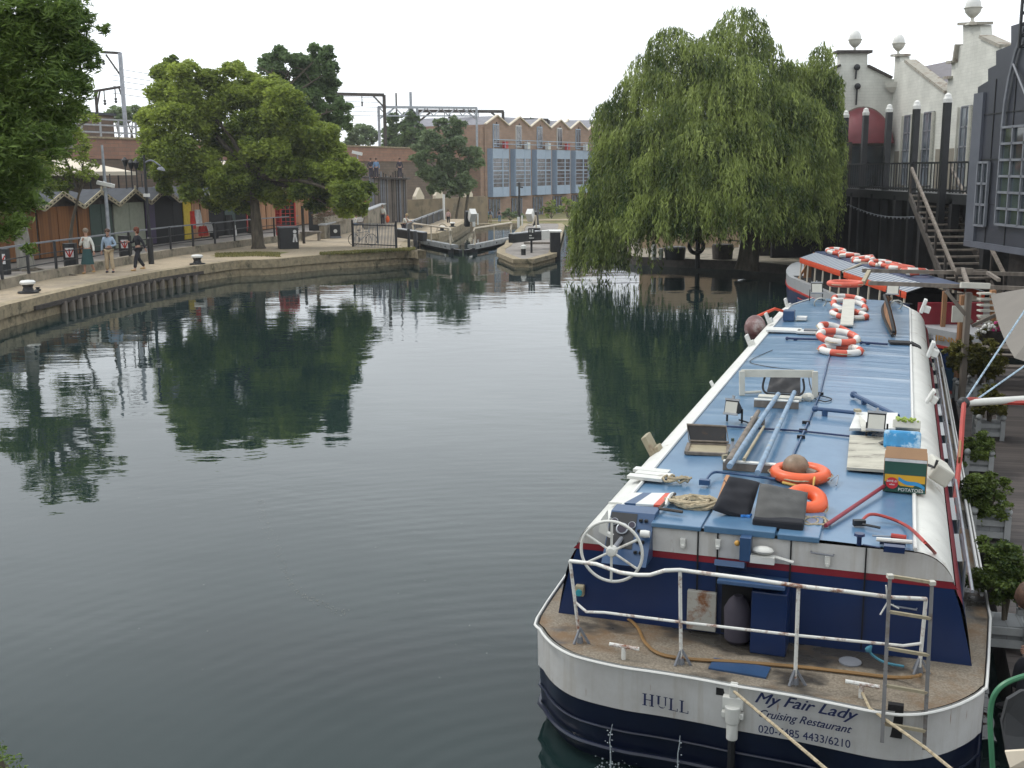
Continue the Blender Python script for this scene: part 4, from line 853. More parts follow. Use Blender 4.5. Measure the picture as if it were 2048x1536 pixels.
pxF = [(60, 330, 44), (20, 300, 50), (110, 300, 34), (50, 260, 40), (100, 240, 34), (10, 380, 40), (150, 270, 24), (140, 220, 26), (70, 190, 34), (20, 210, 40), (110, 160, 26), (-30, 280, 50), (180, 240, 16), (95, 380, 22), (-20, 420, 36), (30, 150, 34), (170, 290, 16)]
broadleaf('grey_trunk_tree', 'tree with a thick grey trunk on the towpath at the far left', base, pxF, base.y, 1100, .24, 'leafA', [(0, 0, -.2), (.05, 0, .4), (-.02, 0, 1.4), (-.1, 0, 3), (-.1, 0, 4.4)], .42, 1.0, aspect=.3, mb_='barkgrey', droop=.2, dz=1.6, limbn=12, sub=10, subr=.4)
# lighter spray of branches under it
base2 = base+Vector((.6, 3.2, 0)); pxE = [(120, 300, 24), (160, 310, 22), (100, 340, 24), (150, 345, 26), (175, 350, 18), (125, 370, 22), (185, 330, 12), (90, 375, 20), (160, 275, 12), (115, 285, 12)]
broadleaf('young_tree', 'light green young tree with fine branches between the dark tree and the grey pole', base2, pxE, base2.y, 1300, .16, 'leafA', [(0, 0, 0), (.2, 0, 1.8), (.7, 0, 3.4)], .1, 1.0, dz=.6, limbn=10)
# roots at the left tree
t = thing('tree_roots', 'brown spreading surface roots and leaf litter at the foot of the grey trunk tree', 'roots', (base.x, base.y, ZP))
for k in range(9):
    a_ = k*.7; e = Vector((math.cos(a_), math.sin(a_)*.6, 0))*random.uniform(1.2, 2.6); mb = MB(); mb.tube([(0, 0, .25), e*.3+Vector((0, 0, .16)), e*.7+Vector((0, 0, .05)), e+Vector((0, 0, -.05))], [.22, .16, .1, .05], 6); mb.build('root', 'bark', t)
# background trees
def bgtree(label, px, py, rps, Y, base_z=7.8, m_='leafF'):
    b = D(px, py, Y); b.z = -2.6; broadleaf('background_tree', label, b, rps, Y, 260, .55, m_, [(0, 0, 0), (0, 0, 4), (0, 0, 7)], .35, 1.0, dz=1.5, limbn=3)
bgtree('dark rounded tree behind the lattice gantry', 800, 300, [(790, 245, 22), (820, 240, 20), (800, 268, 30), (835, 262, 22), (778, 270, 16), (815, 290, 30), (850, 285, 24), (780, 292, 20)], 138, m_='leafB')
bgtree('light green tree on the skyline just right of the tall tree', 715, 300, [(702, 265, 14), (725, 258, 14), (742, 264, 12), (715, 278, 16), (735, 280, 16), (752, 272, 10), (700, 285, 14)], 150)
bgtree('low green trees on the skyline right of the left mast', 270, 250, [(225, 222, 12), (248, 220, 12), (270, 222, 13), (292, 226, 12), (240, 236, 15), (265, 238, 16), (290, 240, 14), (215, 232, 10)], 130)
bgtree('low tree tops showing behind the roofs of the brick flats', 1055, 300, [(1060, 246, 10), (1045, 250, 10), (1080, 250, 10), (1100, 252, 10), (1065, 256, 10)], 210)
# shrubs before the flats
def shrub(label, px, py, rps, Y, per=700, size=.22, m_='leafF', name='shrub'):
    b = D(px, py, Y); t = thing(name, label, 'shrub', b); cl = [(tuple(D(x, y, Y+random.uniform(-.4, .4))-b), r*Y/FP, .8) for x, y, r in rps]
    P, A, S, W = clump_leaves(cl, per, size, .5, 0, 8); leafmesh('foliage', P, A, S, W, M[m_], t)
    mb = MB()
    for (c, r, f) in cl: mb.tube([(0, 0, -.3), Vector(c)*.5, Vector(c)], [.05, .03, .01], 4)
    mb.build('stems', 'bark', t); return t
shrub('spiky yellow-green shrub in front of the flats, right of the lamp column', 1103, 432, [(1103, 412, 12), (1090, 418, 10), (1115, 420, 12), (1100, 426, 12)], 140, 300, .4, 'leafA')
shrub('grey-green shrub left of the distant walkers', 965, 436, [(958, 412, 8), (965, 424, 11), (955, 430, 9), (972, 432, 8), (948, 420, 6)], 136, 300, .4)
shrub('low brown-green shrub right of the distant walkers', 1020, 436, [(1015, 424, 9), (1028, 430, 10), (1008, 430, 8), (1040, 434, 7)], 138, 300, .4)
shrub('yellowish shrub at the right end of the far bank', 1135, 432, [(1135, 402, 10), (1145, 415, 12), (1130, 420, 10), (1150, 428, 12)], 128, 300, .4, 'leafA')
shrub('dark leafy sprig poking in at the bottom left corner of the photo', 10, 1560, [(-6, 1500, 22), (14, 1530, 30), (-20, 1530, 30), (45, 1545, 22), (-5, 1570, 40), (50, 1570, 26)], 7.2, 9000, .035, 'leafD')

# ================================================================ WEEPING WILLOW
WY = 50.0; wb = Vector((D(1500, 480, 51).x, 51.5, .46)); wt_ = thing('weeping_willow', 'huge weeping willow trailing its branches into the canal beside the lock island', 'tree', wb)
domes = []   # px, py(top), radius px, hang px, depth offset
sil = [(1480, 32, 52, 90, 1.0), (1440, 70, 50, 110, 0), (1520, 85, 46, 110, .5), (1345, 70, 52, 110, 0), (1395, 100, 55, 120, -1), (1295, 120, 40, 110, 0), (1320, 150, 50, 130, -1), (1265, 165, 36, 120, .5), (1235, 205, 40, 140, 0), (1208, 215, 24, 150, .5), (1568, 135, 38, 130, 1), (1598, 150, 34, 150, 1.2), (1625, 130, 28, 150, 1.0), (1585, 130, 30, 140, 2.4), (1605, 185, 34, 130, .5), (1645, 100, 26, 110, 1.2), (1600, 178, 34, 170, 1.6), (1632, 168, 30, 180, 1.4), (1668, 160, 20, 150, .8), (1655, 150, 28, 170, .6),
       (1480, 130, 70, 140, -1.6), (1550, 180, 60, 150, -1.2), (1420, 180, 70, 150, -2), (1340, 220, 64, 150, -1.8), (1275, 250, 55, 170, -1.2), (1230, 275, 36, 190, -.4), (1605, 210, 55, 160, -.8), (1655, 230, 34, 150, -.2), (1675, 270, 18, 90, 0),
       (1500, 240, 70, 160, -2.6), (1400, 260, 75, 150, -3.0), (1575, 280, 60, 160, -2.2), (1640, 300, 42, 170, -1.4), (1310, 320, 64, 170, -2.6), (1235, 350, 44, 180, -1.4), (1190, 365, 30, 190, -.6), (1205, 300, 22, 170, 0),
       (1455, 330, 70, 140, -3.8), (1370, 360, 64, 120, -3.8), (1535, 355, 60, 120, -3.4), (1610, 360, 50, 120, -2.4), (1290, 400, 56, 110, -3.2), (1170, 410, 26, 150, -.4), (1215, 430, 40, 150, -1.6), (1420, 395, 60, 80, -4.4), (1500, 400, 60, 80, -4.2), (1330, 420, 50, 60, -3.8), (1580, 410, 50, 70, -3.2), (1640, 400, 32, 80, -1.6), (1155, 440, 18, 110, -.2),
       (1420, 150, 80, 200, 2.5), (1500, 200, 80, 200, 3), (1580, 250, 70, 200, 2.5), (1340, 260, 80, 220, 3), (1260, 320, 60, 200, 2.5), (1640, 260, 40, 200, 2), (1180, 400, 40, 150, 1.5), (1450, 320, 90, 150, 3), (1560, 380, 70, 110, 2.5), (1350, 400, 70, 100, 3)]
Pw = []; Aw = []; Sw = []
rng = np.random.RandomState(3)
for (px, py, rp, hang, dy) in sil:
    Y = WY+dy; c = D(px, py+rp*.55, Y); r = rp*Y/FP; ns = int((120 if dy > -1 else 95)*(rp/50)**1.5)+20; hang = hang*(1 if dy > -1 else .82); Hg = hang*Y/FP
    ymax = 478+10*math.sin(px*.05) if px > 1262 else 540
    for s in range(ns):
        a = rng.uniform(0, 2*math.pi); q = math.sqrt(rng.uniform(0, 1)); ox = math.cos(a)*q*r; oy = math.sin(a)*q*r*.9; z0 = c.z-r*.25+r*1.0*math.sqrt(1-q*q*.98)+rng.uniform(-.08, .08)
        L = Hg*rng.uniform(.35, 1.1)*(.75+.35*q); n = int(L/.085)+4; tt = np.linspace(0, 1, n)
        rise = .25*r*np.sin(np.minimum(tt*6, math.pi))*rng.uniform(0, .6)
        wob = .05*np.sin(tt*7+rng.uniform(0, 6)); X_ = c.x+ox*(1+.25*np.sqrt(tt))+wob; Y_ = c.y+oy*(1+.25*np.sqrt(tt)); Z_ = z0+rise-tt*L
        zlim = 4.9-(ymax-336)*Y/FP+rng.uniform(-.35, .5); zlim = max(zlim, .02); ok = Z_ > zlim
        if ok.sum() == 0: continue
        P = np.stack([X_, Y_, Z_], 1)[ok]; P += rng.normal(size=P.shape)*.045; k = len(P)
        A = rng.normal(size=(k, 3))*.38; A[:, 2] -= 1.0; A[:, 0] += .25*math.cos(a); A[:, 1] += .25*math.sin(a); A /= np.linalg.norm(A, axis=1)[:, None]
        Pw.append(P); Aw.append(A); Sw.append(rng.uniform(.15, .3, k))
Pw = np.concatenate(Pw)-np.array(list(wb)); Aw = np.concatenate(Aw); Sw = np.concatenate(Sw); print('willow leaves', len(Pw))
leafmesh('crown', Pw.astype(np.float32), Aw, Sw, Sw*.23, M['leafW'], wt_)
mb = MB(); mb.tube(spline([(0, 0, -.2), (.1, 0, 1.5), (-.4, 0, 3.2), (-.9, -.2, 5)]), [.6, .55, .5, .48, .46, .44, .42, .4, .38, .36, .34, .32, .3, .28, .26, .24, .22, .2, .2][:19], 10); mb.build('trunk', 'bark', wt_)
limbs(wt_, (-.9, -.2, 4.6), [tuple(D(x, y+r*.6, WY+dy)-wb) for (x, y, r, h, dy) in sil[::2] if x < 1580 and y > 120], .26)
# ================================================================ PEOPLE
CLOTH = {}
def cloth(name, c):
    if name not in M: M[name] = mat(name, c, .85, var=.12, sc=8)
    return name
def skinmesh(name, joints, edges, mname, parent, root=0, sub=1, extra=None):
    me = bpy.data.meshes.new(name); me.from_pydata([j[:3] for j in joints], edges, []); o = bpy.data.objects.new(name, me); C.objects.link(o)
    sk = o.modifiers.new('skin', 'SKIN'); sk.use_smooth_shade = True
    if not me.skin_vertices: 
        bpy.context.view_layer.objects.active = o
    lay = me.skin_vertices[0].data if len(me.skin_vertices) else None
    if lay is None: raise RuntimeError('no skin layer')
    for i, j in enumerate(joints): lay[i].radius = (j[3], j[4] if len(j) > 4 else j[3]); lay[i].use_root = (i == root)
    ss = o.modifiers.new('sub', 'SUBSURF'); ss.levels = sub; ss.render_levels = sub
    bpy.context.view_layer.update(); dg = bpy.context.evaluated_depsgraph_get(); m2 = bpy.data.meshes.new_from_object(o.evaluated_get(dg)); bpy.data.objects.remove(o); bpy.data.meshes.remove(me)
    if extra is not None:
        import bmesh
        bm = bmesh.new(); bm.from_mesh(m2); tm = bpy.data.meshes.new('tmp'); tm.from_pydata(extra.v, [], extra.f); bm.from_mesh(tm); bm.to_mesh(m2); bm.free(); bpy.data.meshes.remove(tm)
    m2.name = name; m2.materials.clear(); m2.materials.append(M[mname]); m2.polygons.foreach_set('use_smooth', [True]*len(m2.polygons))
    r = bpy.data.objects.new(name, m2); C.objects.link(r); r.parent = parent; return r
def person(label, loc, rz, H=1.72, hair='brown', top='shirt_white', legs='trousers_tan', skirt=False, pose=None, hairlen=.05, shoe='rubber', bald=False, sleeves=True, fingers=True, crop=0, hairk=1.0):
    s = H/1.75; t = thing('person', label, 'person', loc, rz); P = pose or {}
    # joints: person faces local -Y
    lf = Vector(P.get('lf', (.1, -.02, .06))); rf = Vector(P.get('rf', (-.1, .02, .06))); lk = Vector(P.get('lk', (.1, -.05, .5))); rk = Vector(P.get('rk', (-.1, -.04, .5)))
    pel = Vector(P.get('pel', (0, 0, .95))); ch = Vector(P.get('ch', (0, 0, 1.3))); nk = ch+Vector((0, -.0, .2)); hd = nk+Vector(P.get('head', (0, -.03, .16)))
    le = Vector(P.get('le', (.26, .02, 1.12))); re = Vector(P.get('re', (-.26, .02, 1.12))); lh = Vector(P.get('lh', (.27, -.06, .87))); rh = Vector(P.get('rh', (-.27, -.06, .87)))
    ls = ch+Vector((.17, 0, .1)); rs = ch+Vector((-.17, 0, .1))
    J = [(*pel, .13, .1), (*pel.lerp(ch, .5), .12, .09), (*ch, .14, .1), (*nk, .055), (*nk.lerp(hd, .45), .055), (*hd, .085, .098), (*(hd+Vector((0, .005, .09))), .065, .075),
         (*ls, .055), (*le, .042), (*lh, .028), (*rs, .055), (*re, .042), (*rh, .028), (*(pel+Vector((.09, 0, -.06))), .09), (*lk, .06), (*lf, .042), (*(lf+Vector((.01, -.15, -.03))), .035), (*(pel+Vector((-.09, 0, -.06))), .09), (*rk, .06), (*rf, .042), (*(rf+Vector((-.01, -.15, -.03))), .035)]
    E_ = [(0, 1), (1, 2), (2, 3), (3, 4), (4, 5), (5, 6), (2, 7), (7, 8), (8, 9), (2, 10), (10, 11), (11, 12), (0, 13), (13, 14), (14, 15), (15, 16), (0, 17), (17, 18), (18, 19), (19, 20)]
    sc = lambda js: [tuple(x*s for x in j) for j in js]
    ex = MB()
    for hnd, elb, sg in ((lh, le, 1), (rh, re, -1)):
        d = (hnd-elb).normalized(); sd_ = d.cross(Vector((0, 1, 0)) if abs(d.y) < .8 else Vector((1, 0, 0))).normalized(); pc = hnd+d*.05
        ex.tube([hnd*s, pc*s], [.03*s, .038*s], 8)
        if fingers:
            for k in range(4): f0 = pc+sd_*(k-1.5)*.02; f1 = f0+d*(.045+.008*(1.5-abs(k-1.5))); f2 = f1+d*.025+Vector((0, -.015, 0)); ex.tube([f0*s, f1*s, f2*s], [.0105*s, .009*s, .007*s], 5)
            f0 = hnd+sd_*.03*sg+d*.02; ex.tube([f0*s, (f0+sd_*.03*sg+d*.03)*s, (f0+sd_*.035*sg+d*.055)*s], [.012*s, .01*s, .008*s], 5)
    hh = hd*s; ex.ball(hh+Vector((0, -.1*s, -.0)), .018*s, n=6); ex.ball(hh+Vector((.09*s, 0, 0)), .022*s, n=6, sq=(.5, 1, 1.4)); ex.ball(hh+Vector((-.09*s, 0, 0)), .022*s, n=6, sq=(.5, 1, 1.4)); ex.ball(hh+Vector((0, -.085*s, -.055*s)), .02*s, n=6, sq=(1.2, .5, .5))
    skinmesh('body', sc(J), E_, 'skin', t, extra=ex)
    fe = MB(); 
    for sx in (-.033, .033): fe.ball(hh+Vector((sx*s, -.088*s, .02*s)), .011*s, n=6)
    fe.build('eyes', 'void', t)
    # hair
    mb = MB(); hr = .112*s*hairk; mb.ball(hh+Vector((0, .022*s, .045*s)), hr, n=14, sq=(.98, 1.05, 1.0 if not bald else .82), lump=.05)
    if hairlen > .06: mb.ball(hh+Vector((0, .05*s, -.03*s)), hr*.95, n=12, sq=(1, .75, .9+hairlen*3), lump=.06)
    mb.build('hair', hair, t)
    # top
    g = 1.22; T = [(*pel, .155, .12), (*pel.lerp(ch, .5), .14, .11), (*ch, .165, .125), (*(ch+Vector((0, 0, .12))), .09, .08), (*ls, .075), (*le, .056), (*le.lerp(lh, .9 if sleeves else .1), .042), (*rs, .075), (*re, .056), (*re.lerp(rh, .9 if sleeves else .1), .042)]
    if crop: T[0] = (*pel.lerp(ch, .15), .15, .115)
    skinmesh('top', sc(T), [(0, 1), (1, 2), (2, 3), (2, 4), (4, 5), (5, 6), (2, 7), (7, 8), (8, 9)], top, t)
    if skirt:
        kz = (lk.z+rk.z)/2-.12; cx = (lk.x+rk.x)/2; cy = (lk.y+rk.y)/2
        def sk(u, v_): a = 2*math.pi*u; r_ = .165+(.1)*v_; f_ = 1+.05*math.sin(a*7)*v_; return ((pel.x*(1-v_)+cx*v_+math.cos(a)*r_*f_)*s, (pel.y*(1-v_)+cy*v_+math.sin(a)*r_*.8*f_)*s, (pel.z+.04)*(1-v_)*s+kz*v_*s)
        mb = MB(); mb.grid(sk, 28, 6); mb.build('skirt', legs, t)
    else:
        L_1 = [(*(pel+Vector((0, 0, .03))), .15, .12), (*(pel+Vector((.09, 0, -.06))), .11), (*lk, .085), (*(lf+Vector((0, 0, .05))), .075), (*(pel+Vector((-.09, 0, -.06))), .11), (*rk, .085), (*(rf+Vector((0, 0, .05))), .075)]
        skinmesh('trousers', sc(L_1), [(0, 1), (1, 2), (2, 3), (0, 4), (4, 5), (5, 6)], legs, t)
    for f in (lf, rf):
        mb = MB(); mb.ball((f+Vector((0, -.07, -.02)))*s, .06*s, n=10, sq=(.85, 2.1, .65)); mb.build('shoe', shoe, t)
    return t
for nm, c in (('shirt_white', (.6, .6, .55)), ('shirt_blue', (.28, .36, .46)), ('trousers_tan', (.4, .31, .2)), ('skirt_green', (.02, .06, .06)), ('cloth_black', (.012, .012, .018)), ('cloth_dark', (.04, .035, .05)), ('sandal_tan', (.45, .28, .12)), ('hair_grey', (.2, .16, .12)), ('hair_red', (.13, .035, .015)), ('hair_blond', (.4, .3, .16)), ('bag_orange', (.7, .12, .03)), ('cloth_bluegrey', (.15, .25, .4)), ('top_pink', (.45, .3, .28))): cloth(nm, c)
sp = G(178, 547, ZP); kk = 1.12
person('woman in a white top and dark green skirt on the towpath, hand at her chest', sp, R(-12), H=1.86, hair='hair_grey', top='shirt_white', legs='skirt_green', skirt=True, shoe='sandal_tan',
       pose=dict(lf=(.16, .16, .1), lk=(.12, -.02, .5), rf=(-.1, -.12, .06), rk=(-.09, -.1, .5), rh=(-.06, -.17, 1.35), re=(-.25, -.08, 1.12), le=(.25, .06, 1.12), lh=(.29, .0, .86), head=(.01, -.04, .17)))
sp = G(221, 545, ZP); mp_ = person('man in a blue shirt and beige trousers standing on the towpath, arm across his waist', sp, R(5), H=1.84, hair='brown', top='shirt_blue', legs='trousers_tan', bald=True, shoe='cloth_dark',
       pose=dict(lf=(.14, -.05, .06), rf=(-.13, .05, .06), le=(.3, .0, 1.12), lh=(.1, -.2, 1.08), re=(-.26, .04, 1.12), rh=(-.28, -.02, .86)))
mb = MB(); mb.lathe([(.168, 0), (.172, .02), (.168, .045)], (0, 0, 1.0), 20, T=Matrix.Diagonal((1.02, .8, 1, 1))); mb.build('belt', 'rubber', mp_)
mb = MB(); mb.tube([(-.07, -.12, 1.62), (0, -.14, 1.5), (.07, -.12, 1.62)], .02, 6); mb.build('camera_strap', 'rubber', mp_)
sp = G(279, 541, ZP); person('woman in black with red hair walking left on the towpath beside the lamp post', sp, R(-50), H=1.84, hair='hair_red', top='cloth_black', legs='cloth_black', hairlen=.12, shoe='sandal_tan',
       pose=dict(lf=(.1, -.22, .06), lk=(.1, -.16, .5), rf=(-.1, .26, .1), rk=(-.1, .04, .48), le=(.25, .14, 1.14), lh=(.3, .2, .9), re=(-.26, -.1, 1.15), rh=(-.24, -.28, 1.2)))
sp = G(766, 451, ZP); pp = person('man in a pale shirt and dark trousers walking away beside the lock', sp, R(165), H=1.6, hair='hair_grey', top='shirt_white', legs='cloth_dark', fingers=False, pose=dict(lh=(.3, .1, .95), rh=(-.3, -.02, .9)))
mb = MB(); mb.ball((0, 0, -.25), .2, n=10, sq=(.8, .5, 1.35), lump=.12); mb.tube([(-.05, 0, 0), (0, 0, .12), (.05, 0, 0)], .012, 5); o = mb.build('carrier_bag', 'bag_orange'); bp_ = D(775, 432, 88); o.location = bp_; tag(o, 'bright orange carrier bag held by the man in the pale shirt', 'bag')
sp = G(803, 478, ZP); sp.y += 1.5; person('fair haired woman in a white top leaning forward on the balance beam', sp, R(60), H=1.6, hair='hair_blond', top='shirt_white', legs='cloth_dark', sleeves=False, fingers=False, pose=dict(ch=(0, -.22, 1.22), head=(0, -.12, .12), le=(.2, -.42, 1.08), lh=(.1, -.6, 1.12), re=(-.2, -.42, 1.08), rh=(-.08, -.62, 1.12)))
sp = D(714, 447, 84); sp.z -= .45; person('person in a white top sitting on the wall at the edge of the round tree', sp, R(-60), H=1.5, hair='brown', top='shirt_white', legs='cloth_bluegrey', fingers=False, pose=dict(pel=(0, 0, .5), ch=(0, -.05, .85), lk=(.1, -.42, .5), lf=(.1, -.45, .1), rk=(-.1, -.42, .5), rf=(-.1, -.42, .1), le=(.25, -.12, .68), lh=(.12, -.34, .6), re=(-.25, -.12, .68), rh=(-.12, -.34, .6)))
sp = D(733, 447, 84.5); sp.z -= .45; person('person in dark clothes sitting beside the one in white on the wall', sp, R(-20), H=1.5, hair='brown', top='cloth_dark', legs='cloth_black', fingers=False, pose=dict(pel=(0, 0, .5), ch=(0, -.08, .85), lk=(.1, -.42, .5), lf=(.1, -.45, .1), rk=(-.1, -.42, .5), rf=(-.1, -.42, .1), le=(.25, -.12, .68), lh=(.12, -.34, .6), re=(-.25, -.12, .68), rh=(-.12, -.34, .6)))
for px, tp, lg, lb_ in ((974, 'cloth_bluegrey', 'cloth_dark', 'distant walker in blue, leftmost of the pair beyond the lock'), (981, 'shirt_blue', 'trousers_tan', 'distant walker in pale blue with a dark backpack beyond the lock'), (999, 'top_pink', 'cloth_bluegrey', 'distant walker in pink with a dark backpack, apart from the pair in blue')):
    sp = D(px, 438, 138); sp.z = -1.4 ; q = person(lb_, sp, R(170), H=1.66, top=tp, legs=lg, fingers=False)
    if px > 975: mb = MB(); mb.ball((0, .17, 1.25), .16, n=10, sq=(.9, .6, 1.2)); mb.build('backpack', 'cloth_dark', q)
for px, tp, lb_ in ((742, 'cloth_dark', 'person in dark clothes on the terrace under the far cream awning'), (753, 'cloth_bluegrey', 'person leaning beside the dark figure under the far cream awning'), (800, 'cloth_dark', 'person at the right end of the terrace above the palisade')):
    sp = D(px, 352, 91); sp.z -= 0.2; q = person(lb_, sp, R(20), H=1.6, top=tp, legs='cloth_dark', fingers=False)
mb = MB(); a = D(700, 352, 90); c = D(815, 356, 93); mb.plate([a, c, c+Vector((0, 3, 0)), a+Vector((0, 3, 0))], .15); o = mb.build('upper_terrace', 'darktimber'); tag(o, 'dark upper terrace floor above the palisade, under the far cream awning', 'terrace')
sp = D(893, 438, 100); sp.z = ZP-.6; person('small distant figure on the left lockside behind the bollards', D(897, 449, 92), R(0), H=1.2, top='top_pink', legs='cloth_black', fingers=False)
# ================================================================ RIGHT BANK
M['whitebrick'] = brickmat('white_painted_brick', (.66, .66, .6), (.63, .63, .57), (.56, .56, .51), 1, .45, .15, .008)
M['beige'] = mat('beige_band', (.22, .2, .16), .8, var=.06)
M['metalclad'] = mat('dark_metal_cladding', (.045, .049, .062), .45, metal=.3, var=.15, sc=1.2)
M['metalclad2'] = mat('grey_metal_edge', (.11, .12, .145), .5, metal=.3, var=.15, sc=1.2)
M['maroon'] = mat('maroon_awning', (.15, .03, .036), .55, var=.15, sc=2)
M['rooft'] = mat('lead_roof', (.16, .15, .16), .7, var=.1)
XW = 20.2
wbld = thing('white_building', 'white painted brick building with stepped gables behind the raised walkway', 'building', (XW, 59, .46))
# wall B (long wall) as outline in the (Y,z) plane
def YZ(px, py, X=XW):     # point of the plane x=X seen at pixel
    d = ray(px, py); t_ = X/d.x; return (d.y*t_, CH+d.z*t_)
outB = [YZ(1797, 480), YZ(1797, 113), YZ(1805, 113), YZ(1806, 124), YZ(1893, 190), YZ(1905, 190)]
yB0, zB0 = YZ(1790, 113)
wallpoly = []
for px, py in ((1790, 113), (1800, 113), (1800, 122), (1812, 124), (1893, 187), (1896, 158), (1903, 158), (1903, 127), (1908, 127), (1916, 125), (1916, 92), (1926, 90), (1926, 50), (1960, 50), (1962, 76), (2003, 95), (2048, 150)): wallpoly.append(YZ(px, py))
yfar = wallpoly[0][0]; ynear = wallpoly[-1][0]
mb = MB(wbld); P0 = [(XW, y, z) for y, z in wallpoly]+[(XW, ynear, .46), (XW, yfar, .46)]
n = len(P0); vs = P0+[(XW+.5, p[1], p[2]) for p in P0]; mb.add(vs, [tuple(range(n)), tuple(range(n, 2*n))[::-1]]+[((i+1) % n, i, n+i, n+(i+1) % n) for i in range(n)]); mb.build('long_wall', 'whitebrick', wbld)
mb = MB(wbld)
for i in (3, 14): a = wallpoly[i]; c = wallpoly[i+1]; mb.beam((XW+.2, a[0], a[1]+.06), (XW+.2, c[0], c[1]+.06), .6, .14)
for i in (0, 5, 7, 9, 12): a = wallpoly[i]; c = wallpoly[i+1]; mb.beam((XW+.15, a[0]+.15, a[1]+.06), (XW+.15, c[0]-.15, c[1]+.06), .7, .12)
mb.build('coping', mat('pale_coping', (.33, .31, .26), .8, var=.25, sc=2, dirt=(.16, .12, .09), dsc=2), wbld)
# end wall A facing the camera
YA = yfar+.2
AP = [D(1655, 148, YA), D(1680, 133, YA), D(1680, 106, YA), D(1735, 106, YA), D(1735, 134, YA), D(1783, 158, YA), D(1799, 158, YA)]
mb = MB(wbld); P0 = [(p.x, YA, p.z) for p in AP]+[(AP[-1].x, YA, .46), (AP[0].x-.6, YA, .46), (AP[0].x-.6, YA, AP[0].z-.5)]
n = len(P0); vs = P0+[(p[0], p[1]+.5, p[2]) for p in P0]; mb.add(vs, [tuple(range(n))[::-1], tuple(range(n, 2*n))]+[(i, (i+1) % n, n+(i+1) % n, n+i) for i in range(n)]); mb.build('end_wall', 'whitebrick', wbld)
mb = MB(wbld)
for i in (0, 1, 2, 4): a, c = AP[i], AP[i+1]; 
mb.beam(AP[0]+Vector((-.2, .2, .06)), AP[1]+Vector((0, .2, .06)), .75, .12); mb.beam(AP[2]+Vector((-.2, .2, .06)), AP[3]+Vector((.2, .2, .06)), .85, .14); mb.beam(AP[4]+Vector((0, .2, .06)), AP[5]+Vector((0, .2, .06)), .75, .12); mb.build('end_coping', 'darktimber', wbld)
# roofs behind
mb = MB(wbld)
r1 = YZ(1830, 134); r2 = YZ(1908, 134)
mb.add([(XW+.5, wallpoly[3][0], wallpoly[3][1]-.3), (XW+.5, wallpoly[4][0], wallpoly[4][1]-.1), (XW+9, wallpoly[4][0]-2, wallpoly[3][1]+1.2), (XW+9, wallpoly[3][0], wallpoly[3][1]+1.2)], [(0, 1, 2, 3)])
mb.add([(XW+.5, wallpoly[14][0], wallpoly[14][1]-.3), (XW+.5, wallpoly[15][0], wallpoly[15][1]-.1), (XW+9, wallpoly[15][0], wallpoly[14][1]+.2), (XW+9, wallpoly[14][0], wallpoly[14][1]+.2)], [(0, 1, 2, 3)]); mb.build('roof', 'rooft', wbld)
# windows on the long wall
M['sashglass'] = glassmat('sash_glass', (.12, .14, .16))
for (pxa, pxb, pyt, pyb) in ((1812, 1829, 232, 345), (1851, 1871, 226, 345), (1926, 1946, 214, 340)):
    ya, zt = YZ(pxa, pyt); yb_, _ = YZ(pxb, pyt); zb = 4.05
    mb = MB(wbld); mb.box((XW-.01, (ya+yb_)/2, (zt+zb)/2), (.06, abs(ya-yb_), zt-zb)); wn = mb.build('window', 'sashglass', wbld)
    mb = MB(wbld)
    for f in (0, .5, 1): mb.box((XW-.05, ya+(yb_-ya)*f, (zt+zb)/2), (.05, .09, zt-zb))
    for k in range(5): mb.box((XW-.05, (ya+yb_)/2, zb+(zt-zb)*k/4), (.05, abs(ya-yb_), .07))
    mb.build('window_frame', 'greysteel', wn)
    mb = MB(wbld); mb.box((XW-.08, yb_-.02, (zt+zb)/2), (.2, .05, zt-zb)); mb.box((XW-.08, ya+.3, (zt+zb)/2), (.1, .05, zt-zb)); mb.build('reveal', 'offwhite', wn)
zband = YZ(1800, 302)[1]
for (pa, pb_) in ((1790, 1806), (1806, 1812), (1830, 1851), (1872, 1922)):
    ya = YZ(pa, 300)[0]; yb_ = YZ(pb_, 300)[0]; mb = MB(wbld); mb.box((XW-.012, (ya+yb_)/2, (zband+3.9)/2), (.03, abs(ya-yb_), zband-3.9)); mb.build('beige_band', 'beige', wbld)
mb = MB(wbld); a = D(1784, 300, YA); mb.box((a.x-.1, YA-.02, (zband+3.9)/2), (1.6, .03, zband-3.9)); mb.build('beige_band', 'beige', wbld)
# red arched canopy
def arch(label):
    c = D(1722, 288, YA); rr = (1777-1667)/2*YA/FP; ht = c.z; top = D(1722, 215, YA).z; t = thing('arched_canopy', label, 'canopy', (c.x, YA, c.z)); H_ = top-c.z
    def f(u, v_):
        a = math.pi*u; b_ = v_*math.pi/2; return (-rr*math.cos(a)*(1-.0*v_), -1.6*math.sin(b_)*math.sin(a)**.5 if False else -1.7*(1-v_), H_*math.sin(a)*(v_**.45 if v_ > 0 else .0001))
    mb = MB(); mb.grid(lambda u, v_: (-rr*math.cos(math.pi*u), -1.5*math.cos(v_*math.pi/2)*math.sin(math.pi*u)**.4 - .02, H_*math.sin(math.pi*u)**.9*math.sin(v_*math.pi/2)+.0), 20, 8); mb.build('fabric', 'maroon', t)
    mb = MB(); mb.tube([(-rr*math.cos(math.pi*k/20), -.03, H_*math.sin(math.pi*k/20)**.9) for k in range(21)], .06, 6); mb.build('rim', 'timber', t)
    mb = MB(); mb.box((0, -.05, -1.7), (rr*1.9, .06, 3.2)); mb.build('glazed_entrance', 'glass', t)
arch('maroon arched canopy over a dark glazed entrance on the end wall of the white building')
